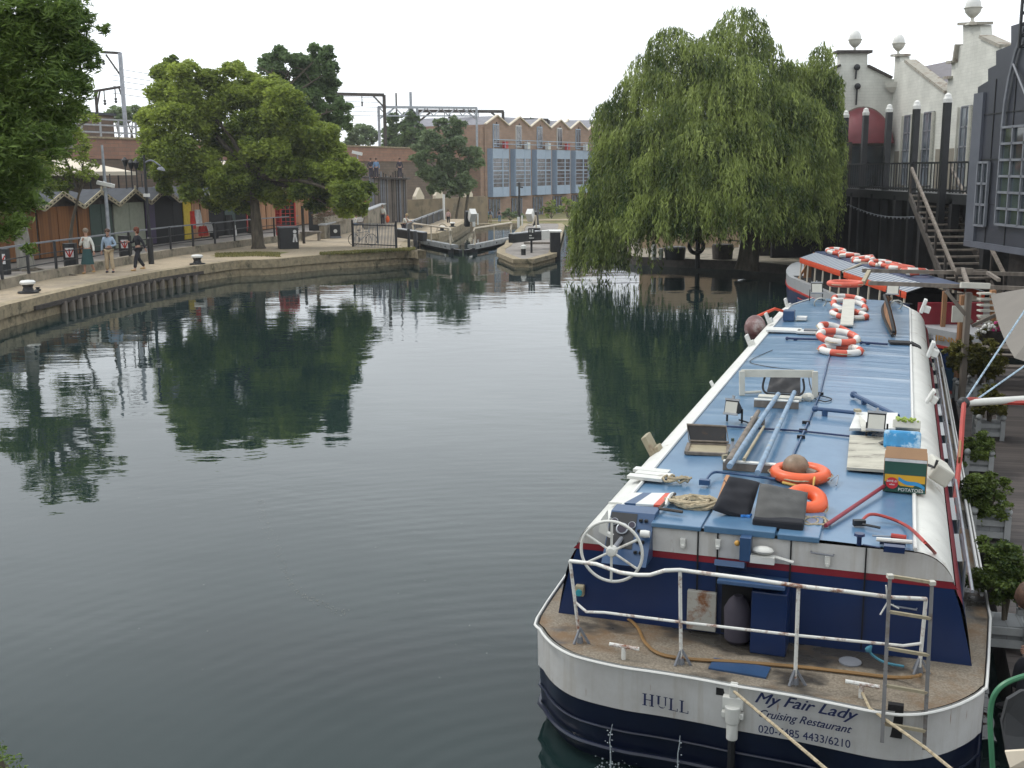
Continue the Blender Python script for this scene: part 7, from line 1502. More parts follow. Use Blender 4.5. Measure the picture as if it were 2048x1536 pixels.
# lifebuoys
for (px, py, dz, rx, off, lb_, R2) in ((1697, 606, .07, 8, 0, 'farthest lifebuoy of the bow stack of three on the cruise boat roof', .33), (1698, 621, .1, 14, 7, 'lifebuoy in the middle of the bow stack on the cruise boat roof', .34), (1698, 637, .08, 6, 3, 'lifebuoy under the end of the plank on the cruise boat roof', .34), (1672, 677, .12, 20, 12, 'lifebuoy leaning behind the pair at mid roof of the cruise boat', .3), (1675, 697, .2, 10, 2, 'upper lifebuoy of the pair stacked at mid roof of the cruise boat', .31), (1681, 707, .06, 2, 9, 'lower, grimier lifebuoy of the pair stacked at mid roof of the cruise boat', .31)):
    lifebuoy(lb_, RP(px, py)+Vector((0, 0, dz)), (R(rx), R(random.uniform(-4, 4)), R(random.uniform(0, 60))), R2, .06, off)
lifebuoy('plain orange lifebuoy lying edge-on just below the end of the timber beam', D(1690, 567, 20.3)+Vector((0, 0, 0)), (0, 0, 0), .28, .05, plain=True)
M['pvcorange'] = mat('orange_pvc', (.72, .11, .03), .4, var=.08)
p = RP(1600, 960)
o = lifebuoy('soft orange life ring holding a brown ball, in front of the poles', p+Vector((0, 0, .07)), (0, 0, .4), .235, .06, plain=True, mats=('pvcorange', 'pvcorange'), group='orange life rings')
t = item('brown_ball', 'round brown-grey fender ball sitting in the orange life ring', 'fender', 1590, 958); mb = MB(); mb.ball((0, .02, .12), .13, n=18, sq=(1, 1, .95)); mb.build('ball', mat('brown_fender', (.2, .14, .09), .45, var=.3, sc=12), t); mb = MB(); mb.tube([(.08, 0, .1), (.2, -.05, .08)], .04, 8); mb.build('neck', 'timber', t)
lifebuoy('orange life ring partly hidden under the grey cover', RP(1612, 1020)+Vector((0, 0, .09)), (R(25), 0, 0), .12, .07, plain=True, mats=('pvcorange', 'pvcorange'), group='orange life rings')
mb = MB(); mb.tube(spline([RP(1662, 968)+Vector((0, 0, .03)), RP(1676, 962)+Vector((0, 0, .06)), RP(1672, 975)+Vector((0, 0, .02))]), .006, 5); single('wire_loop', mb, 'steel', 'small wire loop at the right end of the orange life ring', 'wire')
# white plank and curved board
mb = MB(); a, c = RP(1697, 622)+Vector((0, 0, .24)), RP(1693, 656)+Vector((0, 0, .05)); mb.beam(a, c, .24, .03); single('white_plank', mb, 'offwhite', 'short pale plank resting on the bow stack of lifebuoys', 'plank')
mb = MB(); pts = spline([RP(1779, 600), RP(1768, 615), RP(1768, 632), RP(1777, 655), RP(1787, 674)], 5)
for i in range(len(pts)-1): mb.add([pts[i]+Vector((0, 0, 0)), pts[i+1]+Vector((0, 0, 0)), pts[i+1]+Vector((.02, 0, .34*math.sin((i+1)/len(pts)*math.pi)+.03)), pts[i]+Vector((.02, 0, .34*math.sin(i/len(pts)*math.pi)+.03))], [(0, 1, 2, 3)]); mb.add([q+Vector((.04, .02, 0)) for q in mb.v[-4:] and [Vector(v_) for v_ in mb.v[-4:]]], [(3, 2, 1, 0)])
o = single('curved_fender_board', mb, 'tanwood', 'curved tan board with a black rim standing near the right floodlight at the bow', 'board'); mb = MB(); mb.tube([p+Vector((0, 0, .34*math.sin(i/len(pts)*math.pi)+.04)) for i, p in enumerate(pts)], .03, 6); mb.tube([p+Vector((-.02, 0, .03)) for p in pts], .03, 6); mb.build('rim', 'rubber', o)
mb = MB(); yb = LZ(1790, 688).y; pts = [Vector((.9, yb-.05, ZR+.04)), Vector((XR, yb, ZR+.03)), Vector((XR+.14, yb, ZR-.04)), Vector((XC-.22, yb, ZR-.2)), Vector((XC-.12, yb, ZR-.36))]
for i in range(4): mb.beam(BM @ pts[i], BM @ pts[i+1], .28, .035)
single('black_strap', mb, 'rubber', 'broad black rubber strap folded over the right roof edge', 'strap')
# floodlights
def flood(label, px, py, rz, s=.2, tilt=.5):
    t = item('floodlight', label, 'floodlight', px, py, rz=rz, group='floodlights on the cruise boat roof'); h = s*1.0
    mb = MB(); 
    for x in (-s*.55, s*.55): mb.beam((x, .03, 0), (x, .03, h), .02)
    mb.build('bracket', 'black', t)
    T = Matrix.Translation((0, 0, h)) @ Matrix.Rotation(-tilt, 4, 'X'); c = s*.5
    mb = MB(X=T); mb.add([(-c, -.1, -c*.9), (c, -.1, -c*.9), (c, -.1, c), (-c, -.1, c), (-c*.8, .14, -c*.3), (c*.8, .14, -c*.3), (c*.8, .14, c*.2), (-c*.8, .14, c*.2)], [(0, 1, 2, 3), (7, 6, 5, 4), (0, 4, 5, 1), (3, 2, 6, 7), (0, 3, 7, 4), (1, 5, 6, 2)]); mb.build('housing', 'black', t, bevel=.006)
    mb = MB(X=T); mb.box((0, -.104, .0), (c*1.7, .008, c*1.6)); mb.build('lens', 'offwhite', t); mb = MB(X=T); mb.box((0, -.1, c+.01), (c*2.05, .03, .025)); mb.box((0, -.1, -c*.92), (c*2.05, .03, .025)); mb.box((0, -.07, c+.04), (.02, .05, .05)); mb.build('rim', 'railw', t)
    mb = MB(); mb.tube(spline([(.05, .05, .03), (.18, .0, .02), (.25, -.12, .015), (.45, -.16, .012)]), .01, 5); mb.build('cable', 'rubber', t)
flood('floodlight at the far left corner of the cruise boat roof', 1632, 602, R(10), .26); flood('floodlight at the far right corner of the cruise boat roof', 1785, 606, R(-6), .28); flood('black floodlight left of the poles at mid roof', 1467, 845, R(-12), .17, .35); flood('black floodlight beside the blue pack and grapes', 1752, 882, R(-4), .2, .4)
for px, py, dx in ((1640, 612, 0), (1792, 617, 0)):
    mb = MB(); c = RP(px, py)+Vector((0, 0, .07)); mb.tube([q for q in circle(c, .13, 18, 'Y', Matrix.Rotation(.5, 3, 'X').to_4x4())], .018, 6, closed=True); single('coiled_cable', mb, 'offwhite', 'white cable coil under the far '+('left' if px < 1700 else 'right')+' floodlight', 'cable')
# nav light boxes / lifting eyes on the curved white sides
def flap(label, px, py, x, size, rz=0, ry=0):
    p = BM @ LX(px, py, x); t = thing('white_side_bracket', label, 'bracket', p, BZr+rz, 'white brackets along the roof sides'); mb = MB(); s = size; mb.box((0, 0, .0), (.05*s, .2*s, .22*s), ry=ry); mb.box((.05*s, 0, -.05*s), (.1*s, .16*s, .1*s), ry=ry); mb.build('bracket', 'barge' if s > 1.2 else 'whitedirt', t, bevel=.01)
flap('farthest white bracket on the left roof edge', 1573, 607, -1.35, 1.1, ry=-.3); flap('white bracket on the left roof edge beyond the brown fender', 1535, 636, -1.42, 1, ry=-.4); flap('white bracket on the left roof edge just before the brown fender', 1497, 681, -1.45, 1.0, ry=-.4); flap('small worn bracket at the middle of the left roof edge', 1425, 770, -1.48, .6, ry=-.5); flap('large cream bracket on the left roof edge near the open hatch', 1302, 892, -1.5, 1.25, ry=-.5)
flap('farthest white bracket on the right roof edge', 1847, 612, 1.42, 1.1, ry=.3); flap('white bracket on the right roof edge near the black strap', 1862, 698, 1.48, 1.0, ry=.3); flap('thin white bracket at the middle of the right roof edge', 1861, 792, 1.44, .8, ry=.5)
t = thing('tipped_white_case', 'white angled case with a black handle on the right roof edge beside the cardboard box', 'case', BM @ LX(1876, 945, 1.48), BZr); mb = MB(); mb.box((0, 0, .02), (.2, .42, .17), ry=.55, rz=R(8)); mb.build('case', 'offwhite', t, bevel=.02); mb = MB(); mb.tube([(-.1, -.12, .1), (-.04, -.2, .1), (-.02, -.18, .17)], .014, 6); mb.build('handle', 'black', t)
# brown fender on the left
p = BM @ LX(1510, 655, -1.72); t = thing('round_fender', 'big brown-purple round fender hanging over the left roof edge', 'fender', p, BZr); mb = MB(); mb.ball((0, 0, 0), .27, n=18, sq=(.8, 1.3, .95)); mb.build('ball', mat('faded_fender', (.16, .08, .075), .6, var=.4, sc=5, dirt=(.33, .28, .27), dsc=3, damt=.48), t); mb = MB(); mb.tube([(0, .2, .2), (.3, .8, .3), (.5, 1.1, .2)], .03, 6); mb.build('strap', 'orange', t)
# small boxes on the roof at left
t = item('blue_box', 'small blue box on the far left of the cruise boat roof', 'box', 1578, 640); mb = MB(); mb.box((0, 0, .1), (.22, .3, .2)); mb.build('box', 'royal', t, bevel=.01); mb = MB(); mb.box((.25, 0, .05), (.2, .25, .06)); mb.build('tray', 'white', t)
for px, py, w_, d_, lb_ in ((1568, 664, .62, .42, 'stack of white slats across the left of the roof before the lifebuoys'), (1622, 668, .5, .35, 'low white box with a latch left of the leaning lifebuoy')):
    t = item('white_planks' if px < 1600 else 'white_box', lb_, 'slats' if px < 1600 else 'box', px, py)
    for k in range(3): mb = MB(); mb.box((0, -d_/2+(k+.5)*d_/3, .04), (w_, d_/3-.02, .04)); mb.build('slat', 'white', t, bevel=.004)
    if px > 1600: mb = MB(); mb.box((0, 0, .075), (w_*.5, d_*.5, .03)); mb.build('latch', 'greysteel', t)
# white side boards at left near hatch slabs
t = item('white_boards', 'weathered white boards lying over the left roof edge above the rope', 'boards', 1322, 950)
for k in range(3): mb = MB(); mb.box((-.1+.05*(k % 2), .02-.13*k, .03), (.36, .115, .03), rz=R(-4)); mb.build('board', 'whitedirt', t)
# conduit pipes
cp_ = [RP(1662, 700), RP(1640, 790), RP(1615, 850), RP(1590, 905), RP(1573, 945)]; mb = MB(); mb.tube([p+Vector((0, 0, .02)) for p in cp_], .013, 6); o = single('roof_conduit', mb, 'royal', 'thin blue conduit running down the middle of the cruise boat roof', 'pipe')
mb = MB()
for px, py in ((1612, 848), (1606, 864), (1602, 877), (1640, 790)): mb.box(RP(px, py)+Vector((0, 0, .02)), (.09, .03, .035), rz=BZr)
mb.build('clip', 'black', o)
mb = MB(); mb.tube([RP(1452, 856)+Vector((0, 0, .02)), RP(1600, 865)+Vector((0, 0, .02)), RP(1702, 876)+Vector((0, 0, .02))], .012, 6); single('cross_conduit', mb, 'navy', 'dark conduit crossing the roof below the poles', 'pipe')
for (a, c, dz, r_, m_, lb_) in (((1630, 830), (1708, 838), .08, .025, 'royal', 'dark blue tube with a round foot pointing at the right floodlight'), ((1707, 798), (1795, 842), .06, .03, 'royal', 'blue tube lying diagonally behind the right floodlight'), ((1574, 680), (1640, 682), .03, .02, 'navy', 'short dark blue bar left of the lifebuoy pair'), ((1722, 688), (1775, 692), .03, .02, 'navy', 'short dark blue bar right of the lifebuoy pair')):
    mb = MB(); mb.tube([RP(*a)+Vector((0, 0, dz)), RP(*c)+Vector((0, 0, dz))], r_, 8); mb.ball(RP(*a)+Vector((0, 0, dz)), r_*1.7, n=8); mb.box(RP(*a)*.75+RP(*c)*.25+Vector((0, 0, dz/2)), (.06, .05, dz)); single('blue_tube', mb, m_, lb_, 'tube', 'blue tubes on the roof')
# upturned white frame with black seat
t = item('timber_trestle', 'white three sided wooden frame standing on the roof around the black seat', 'frame', 1556, 790); fa, fb_ = RP(1484, 790), RP(1630, 795); ta, tb_ = D(1484, 742, fa.y), D(1630, 743, fb_.y)
mb = MB(t); mb.beam(ta+Vector((0, .05, -.04)), tb_+Vector((0, .05, -.04)), .03, .1); mb.build('top_board', 'offwhite', t)
for a, c in ((fa, ta), (fb_, tb_)): mb = MB(t); mb.beam(a, c, .05, .07); mb.build('leg', 'offwhite', t)
mb = MB(t); mb.tube([fa+Vector((0, 0, .03)), RP(1522, 788)+Vector((0, 0, .03))], .02, 6); mb.build('base_rail', 'offwhite', t)
t = item('boat_chair', 'torn black seat pad with side handles inside the white frame', 'seat', 1566, 792); mb = MB(); mb.grid(lambda u, v_: ((u-.5)*.44*(1-.12*v_), .04+.2*v_, .04+.2*v_+.02*math.sin(u*9)*math.sin(v_*7)), 12, 8); mb.grid(lambda u, v_: ((u-.5)*.44*(1-.12*v_), .1+.2*v_, .02+.2*v_), 12, 8); mb.build('pad', mat('torn_black_vinyl', (.02, .02, .022), .45, var=.2, dirt=(.12, .12, .11), dsc=9, damt=.62), t)
mb = MB()
for s_ in (-1, 1): mb.tube(spline([(s_*.25, .02, .25), (s_*.27, 0, .1), (s_*.2, -.04, .03), (0, -.05, .03)]), .016, 6)
mb.build('handles', 'black', t)
t = item('white_board', 'whitish board with wires under the black seat', 'board', 1560, 800); mb = MB(); mb.box((0, 0, .03), (.56, .17, .04)); mb.build('board', 'offwhite', t)
mb = MB(); mb.tube(spline([RP(1615, 770)+Vector((0, 0, .2)), RP(1625, 790)+Vector((0, 0, .05)), RP(1662, 800)+Vector((0, 0, .02)), RP(1650, 806)+Vector((0, 0, .02)), RP(1628, 800)+Vector((0, 0, .02))]), .008, 5); single('black_cable', mb, 'rubber', 'black cable looping out right of the white frame', 'cable')
mb = MB(); mb.ball(RP(1616, 802)+Vector((0, 0, .05)), .07, n=10, sq=(1.2, 1, .8), lump=.2); single('crumpled_bag', mb, 'offwhite', 'small crumpled pale bag right of the white board', 'bag')
mb = MB(); mb.tube(spline([RP(1545, 700), RP(1500, 722), RP(1530, 732), RP(1590, 740)], 5), .006, 4); single('thin_cable', mb, 'black', 'thin black cable wandering across the roof left of the lifebuoys', 'cable')
# pole rests and poles
def rest(label, a, c, h=.07):
    a = RP(*a); c = RP(*c); t = thing('pole_rest', label, 'timber', a.lerp(c, .5), 0, 'timber rests under the poles'); mb = MB(t); mb.beam(a+Vector((0, 0, h/2)), c+Vector((0, 0, h/2)), .07, h); mb.build('block', 'timber', t, bevel=.004); mb = MB(t); mb.beam(a+Vector((0, 0, h+.008)), c+Vector((0, 0, h+.008)), .075, .014); mb.build('painted_top', 'whitedirt', t)
rest('timber rest under the far ends of the poles', (1508, 813), (1597, 818), .09); rest('timber rest under the near ends of the poles', (1446, 938), (1551, 946), .08); rest('short timber block beside the black floodlight', (1502, 847), (1528, 850), .07)
for (a, c, r0, r1, m_, lb_, nm) in (((1556, 806), (1458, 958), .03, .03, 'poleblue', 'long pale blue pole, left one of the blue pair', 'blue_pole'), ((1588, 802), (1514, 972), .028, .03, 'poleblue', 'long pale blue pole, right one of the blue pair', 'blue_pole'), ((1516, 842), (1457, 950), .026, .042, 'timber', 'thick whitish weathered pole left of the blue pair', 'weathered_pole'), ((1527, 874), (1487, 944), .016, .018, 'barge', 'thin light wooden stick between the blue poles', 'wooden_stick')):
    if 'poleblue' not in M: M['poleblue'] = mat('faded_blue_paint', (.19, .27, .36), .6, var=.25, sc=9, dirt=(.3, .3, .27), dsc=6, damt=.55)
    mb = MB(); mb.tube([RP(*a)+Vector((0, 0, .12)), RP(*c)+Vector((0, 0, .13))], [r0, r1], 10); single(nm, mb, m_, lb_, 'pole')
# open roof hatch
t = item('open_roof_hatch', 'open black roof hatch lid standing beside the green bottle', 'hatch', 1413, 904); fa, fb_, fc, fd = RP(1372, 908), RP(1455, 912), RP(1457, 893), RP(1378, 890)
mb = MB(t)
for a, c in ((fa, fb_), (fb_, fc), (fc, fd), (fd, fa)): mb.beam(a+Vector((0, 0, .015)), c+Vector((0, 0, .015)), .04, .03)
mb.build('rim', 'timber', t); mb = MB(t); mb.add([q+Vector((0, 0, .012)) for q in (fa, fb_, fc, fd)], [(0, 1, 2, 3)]); mb.build('opening', 'barge', t)
ta, tb_ = D(1374, 849, fd.y+.06), D(1452, 853, fc.y+.06); mb = MB(t); mb.plate([fd+Vector((.02, 0, .02)), fc+Vector((-.02, 0, .02)), tb_, ta], .02); mb.build('lid', mat('black_hatch', (.025, .024, .025), .6, var=.2, dirt=(.12, .07, .03), dsc=3, damt=.62), t, bevel=.012)
mb = MB(t); mb.tube([ta, tb_, fc+Vector((0, 0, .05)), fd+Vector((0, 0, .05))], .014, 6, closed=True); mb.build('lid_frame', 'timber', t)
t = item('green_bottle', 'clear and green plastic bottle standing by the open hatch', 'bottle', 1464, 925); mb = MB(); mb.lathe([(.035, 0), (.042, .02), (.042, .1), (.04, .13), (.018, .2), (.014, .24)], (0, 0, 0), 12); mb.build('body', 'steel', t); mb = MB(); mb.lathe([(.043, .05), (.043, .12)], (0, 0, 0), 12); mb.build('label', 'darkgreen', t); mb = MB(); mb.lathe([(.043, .01), (.043, .045)], (0, 0, 0), 12); mb.build('base_label', 'bluecloth' if 'bluecloth' in M else 'royal', t); mb = MB(); mb.lathe([(.017, .23), (.017, .26)], (0, 0, 0), 10); mb.build('cap', 'darkgreen', t)
mb = MB(); mb.box(RP(1450, 920)+Vector((0, 0, .03)), (.06, .04, .05), rz=.3); single('small_block', mb, 'barge', 'small pale block between the hatch and the bottle', 'block')
# ropes
def coil(label, px, py, n, r0, sq=.8, th=.016, rr=.3, seed=1, m_='rope', h=.07):
    rs = random.Random(seed); c = RP(px, py); pts = []
    for i in range(n*14): a = 2*math.pi*i/14; r_ = r0*(rr+(1-rr)*abs(math.sin(i*.21+seed)))*(1+.12*rs.uniform(-1, 1)); pts.append(c+Vector((math.cos(a)*r_+.05*math.sin(i*.13), math.sin(a)*r_*sq, th+h*rs.random()*.6+h*.4*(i/(n*14)))))
    mb = MB(); mb.tube(pts, th, 6); return single('rope_coil', mb, m_, label, 'rope', 'loose rope coils on the roof')
coil('thick coil of brown rope in front of the black cushion', 1385, 1015, 7, .23, .75, .018, .45, 2); coil('small tangle of pale rope above the thick coil', 1353, 966, 4, .11, .6, .012, .3, 3); coil('loop of thin grey rope right of the grey cover', 1626, 1048, 5, .12, 1.1, .008, .55, 4, 'rope', .03)
mb = MB(); mb.tube([RP(1318, 1030)+Vector((0, 0, .06)), RP(1365, 1037)+Vector((0, 0, .06))], .014, 6); mb.tube([RP(1318, 1030)+Vector((0, 0, .06)), RP(1350, 1000)+Vector((0, 0, .06))], .014, 6); single('iron_bar', mb, 'darktimber', 'bent dark iron bar on the roof corner beside the console', 'bar')
mb = MB(); mb.tube(spline([RP(1330, 1022)+Vector((0, 0, .05)), RP(1338, 1010)+Vector((0, 0, .08)), RP(1346, 998)+Vector((0, 0, .05))]), .018, 6); single('shackle', mb, 'whitedirt', 'white shackle lying by the iron bar', 'shackle')
mb = MB(); mb.tube(spline([RP(1411, 972)+Vector((0, 0, .05)), RP(1424, 958)+Vector((0, 0, .06)), RP(1450, 955)+Vector((0, 0, .05)), RP(1550, 968)+Vector((0, 0, .05))]), .014, 6); mb.box(RP(1409, 974)+Vector((0, 0, .05)), (.1, .06, .05), rz=BZr); single('bent_pipe', mb, 'royal', 'bent blue pipe with a square foot left of the black cushion', 'pipe')
# cushion and cover
def pillow(name, label, px, py, quadpx, th, m_, seed):
    rs = random.Random(seed); q = [D(x, y, RP(px, py).y+dy) for x, y, dy in quadpx]; t = thing(name, label, 'cushion' if 'cushion' in name else 'cover', RP(px, py)); nrm = (q[1]-q[0]).cross(q[3]-q[0]).normalized()
    def f(u, v_, s_): e = (1-(2*u-1)**6)*(1-(2*v_-1)**6); w_ = .012*math.sin(u*5.3+v_*3+seed)+.007*math.sin(v_*8.1-u*3.7)+.006*math.sin(u*5+v_*19+seed)*math.sin(u*7-v_*4); return tuple(q[0].lerp(q[1], u).lerp(q[3].lerp(q[2], u), v_)+nrm*(s_*th/2*max(0, e)**.5+w_*max(0, e)))
    mb = MB(t); mb.grid(lambda u, v_: f(u, v_, 1), 34, 28); mb.grid(lambda u, v_: f(1-u, v_, -1), 34, 28); mb.build('pad', m_, t); return t
M['blackfab'] = mat('black_fabric', (.012, .013, .018), .9, var=.2, sc=9); M['greyfab'] = mat('grey_waterproof_cloth', (.085, .085, .082), .75, var=.25, sc=3, bmp=.8, bd=.02, dirt=(.05, .05, .05), dsc=2)
pillow('black_cushion', 'square black cushion leaning on the aft ends of the poles', 1470, 1035, [(1424, 1020, -.05), (1498, 1040, -.12), (1520, 965, .2), (1458, 953, .25)], .1, 'blackfab', 1)
pillow('grey_cover', 'crumpled grey waterproof cover beside the black cushion', 1560, 1055, [(1505, 1050, -.02), (1608, 1058, -.05), (1616, 985, .25), (1520, 966, .3)], .09, 'greyfab', 5)
mb = MB(); mb.box(RP(1556, 1058)+Vector((0, 0, .05)), (.42, .14, .09), rz=BZr); single('black_case', mb, 'blackfab', 'low black case under the grey cover', 'case', bevel=.02)
mb = MB(); mb.tube([RP(1565, 975)+Vector((0, 0, .05)), RP(1625, 990)+Vector((0, 0, .05)), RP(1628, 975)+Vector((0, 0, .1))], .014, 6); single('yellow_stick', mb, mat('yellow_wood', (.5, .3, .06), .6), 'bent yellow stick between the orange life ring and the grey cover', 'stick')
mb = MB(); mb.tube([RP(1440, 1015)+Vector((0, 0, .06)), RP(1455, 975)+Vector((0, 0, .1))], .03, 6); single('wooden_rod', mb, 'tanwood', 'light wooden rod sticking out left of the black cushion', 'handle')
mb = MB(); mb.beam(RP(1482, 1043)+Vector((0, 0, .05)), RP(1502, 1040)+Vector((0, 0, .05)), .03, .02); mb.beam(RP(1478, 1040)+Vector((0, 0, .05)), RP(1500, 1044)+Vector((0, 0, .05)), .02, .02); single('blue_pliers', mb, mat('bright_blue', (.05, .22, .6), .4), 'small bright blue handled pliers below the black cushion', 'pliers')
mb = MB(); mb.tube([RP(1651, 1058)+Vector((0, 0, .03)), RP(1778, 975)+Vector((0, 0, .05))], .018, 8); single('red_pole', mb, mat('dark_red_pole', (.22, .02, .035), .5), 'dark red pole lying diagonally from the cardboard box', 'pole')
# weathered board and things near the right floodlight
M['peelboard'] = mat('peeling_white_paint', (.42, .4, .33), .85, var=.12, sc=4, dirt=(.09, .08, .07), dsc=2.2, damt=.53, scale=(1, 3.2, 1), bmp=.6)
a, c, d_, e = RP(1693, 944), RP(1782, 950), RP(1790, 884), RP(1699, 878); mb = MB(); mb.plate([q+Vector((0, 0, .05)) for q in (a, c, d_, e)], .03); single('peeling_board', mb, 'peelboard', 'large board of cracked peeling white paint left of the cardboard box', 'board')
mb = MB(); mb.plate([q+Vector((0, 0, .09)) for q in (RP(1698, 872), RP(1790, 872), RP(1795, 840), RP(1712, 838))], .03); single('white_sheet', mb, 'white', 'clean white sheet under the right floodlight', 'sheet')
mb = MB(); mb.plate([q+Vector((0, 0, .12)) for q in (RP(1716, 850), RP(1748, 884), RP(1722, 884))], .012); o = single('hand_saw', mb, 'offwhite', 'pale triangular saw blade lying on the white sheet', 'saw'); mb = MB(); mb.box(RP(1714, 842)+Vector((0, 0, .13)), (.07, .09, .03)); mb.build('handle', 'barge', o)
coil('bunched grey cable below the right floodlight', 1768, 880, 3, .1, .5, .014, .4, 9, 'greysteel', .08)
mb = MB(); mb.ball(RP(1778, 898)+Vector((0, 0, .06)), .09, n=10, sq=(1.4, .8, .4), lump=.25); single('crumpled_cloth', mb, 'greyfab', 'crumpled grey cloth on the peeling board', 'cloth')
# grapes, wrapped blue pack, cardboard box
t = item('grape_tray', 'clear tray of green grapes behind the blue pack', 'fruit tray', 1812, 868); mb = MB(); mb.box((0, 0, .09), (.3, .2, .1), rx=-.5); mb.build('tray', 'offwhite', t, bevel=.01); mb = MB()
for k in range(42): mb.ball((random.uniform(-.12, .12), random.uniform(-.06, .07)-.03, .165+random.uniform(0, .02)), .018, n=6)
mb.build('grapes', mat('green_grapes', (.25, .33, .05), .35), t)
M['bluecloth'] = mat('blue_printed_wrap', (.03, .24, .48), .35, var=.2, sc=9, dirt=(.45, .6, .7), dsc=5, damt=.5)
t = item('blue_wrapped_pack', 'bright blue plastic wrapped pack between the grapes and the cardboard box', 'pack', 1803, 902); mb = MB(); mb.box((0, 0, .12), (.38, .17, .2), rx=-.3); o = mb.build('pack', 'bluecloth', t, bevel=.03)
p = G(1808, 985, ZT); t = thing('cardboard_box', 'open cardboard box printed POTATOES with a red disc, on the aft right of the roof', 'cardboard box', p, R(-20)); s = (1850-1768)*p.y/FP*1.0; h = .33; dpt = .28
mb = MB(); 
for c_, d2 in (((0, 0, h/2), (s, .012, h)), ((0, dpt, h/2), (s, .012, h)), ((-s/2, dpt/2, h/2), (.012, dpt, h)), ((s/2, dpt/2, h/2), (.012, dpt, h)), ((0, dpt/2, .006), (s, dpt, .01))): mb.box(c_, d2)
M['card'] = mat('brown_cardboard', (.3, .18, .1), .85, var=.08)
mb.build('carton', 'card', t)
def fr_(name, x0, x1, z0, z1, m_, dy=-.009): mb = MB(); mb.add([(x0*s, dy, z0*h), (x1*s, dy, z0*h), (x1*s, dy, z1*h), (x0*s, dy, z1*h)], [(0, 1, 2, 3)]); return mb.build(name, m_, t)
M['boxgreen'] = mat('printed_green', (.015, .07, .05), .6, var=.05); M['boxyellow'] = mat('printed_yellow', (.6, .33, .02), .6, var=.05); M['boxblue'] = mat('printed_blue', (.03, .25, .5), .6, var=.05); M['boxred'] = mat('printed_red', (.5, .02, .03), .6, var=.05)
fr_('printed_band', -.5, .5, 0, .98, 'boxgreen'); fr_('printed_band', -.48, .48, .3, .52, 'boxyellow', -.011); mb = MB(); mb.add([(-.48*s, -.013, .5*h), (-.1*s, -.013, .2*h), (.2*s, -.013, .18*h), (.48*s, -.013, .5*h)], [(0, 1, 2, 3)]); mb.build('yellow_sweep', 'boxyellow', t)
mb = MB(); mb.grid(lambda u, v_: ((-.15+.63*u)*s, -.016, (.44-.26*u**1.2-.05*math.sin(u*6)-.11*(v_-.5)*-1-.03)*h), 10, 1); mb.build('blue_sweep', 'boxblue', t)
mb = MB(); mb.lathe([(.001, 0), (.15*s, 0), (.15*s, .002), (.001, .002)], (-.3*s, -.018, .27*h), 20, T=Matrix.Rotation(R(90), 4, 'X')); mb.build('red_disc', 'boxred', t)
fr_('flap_edge', -.5, .5, .9, .99, 'whitecloth', -.0145)
mb = MB(); mb.plate([(-s/2, 0, h), (s/2, 0, h), (s/2*.97, .07, h+.09), (-s/2*.97, .07, h+.09)], .008); mb.build('top_flap', 'card', t)
def boxtext(word, x, z, sz, m_): 
    vs, fs = textmesh(word, sz, 0, .0005, 'CENTER', .0004); mb = MB(); mb.add([(x*s+v_.x, -.0215-v_.z, z*h+v_.y) for v_ in vs], fs); mb.build('printed_lettering', m_, t)
boxtext('POTATOES', .15, .05, .045, 'white'); boxtext('SAVE £1', -.3, .3, .028, 'white'); boxtext('when', -.3, .21, .022, 'white')
# red hose and deck hose
mb = MB(); mb.tube(spline([RP(1722, 1050)+Vector((0, 0, .03)), RP(1740, 1042)+Vector((0, 0, .06)), RP(1775, 1044)+Vector((0, 0, .04)), RP(1815, 1060)+Vector((0, 0, .03)), BM @ LX(1850, 1085, 1.3), BM @ LX(1878, 1115, 1.48), BM @ LX(1890, 1130, 1.6), BM @ LX(1897, 1112, 1.68), BM @ LX(1903, 1060, 1.75)]), .014, 6); o = single('red_hose', mb, 'redhose', 'thin red hose arching over the aft right roof edge', 'hose'); mb = MB(); mb.box(RP(1718, 1052)+Vector((0, 0, .03)), (.1, .05, .05)); mb.tube([RP(1725, 1055)+Vector((0, 0, .03)), RP(1760, 1062)+Vector((0, 0, .03))], .012, 5); mb.build('connector', 'black', o)
hp = [BM @ LZ(1122, 1218, ZD+.02), BM @ LZ(1190, 1226, ZD+.02), BM @ LZ(1250, 1236, ZD+.02), BM @ LZ(1275, 1255, ZD+.02), BM @ LZ(1290, 1285, ZD+.02), BM @ LZ(1320, 1308, ZD+.02), BM @ LZ(1380, 1318, ZD+.02), BM @ LZ(1480, 1324, ZD+.02), BM @ LZ(1600, 1334, ZD+.02), BM @ LZ(1700, 1345, ZD+.02), BM @ LZ(1790, 1355, ZD+.02), BM @ LZ(1840, 1350, ZD+.02)]
hp += [BM @ LX(1870, 1330, 1.55), BM @ LX(1893, 1250, 1.72), BM @ LX(1903, 1120, 1.82), BM @ LX(1913, 1000, 1.95), D(1918, 930, 12), D(1922, 860, 12.7), D(1928, 806, 13.0)]
mb = MB(); mb.tube(spline(hp, 5), .014, 6); single('ochre_hose', mb, 'brownhose', 'ochre hose trailing along the stern deck and up to the white boom', 'hose')
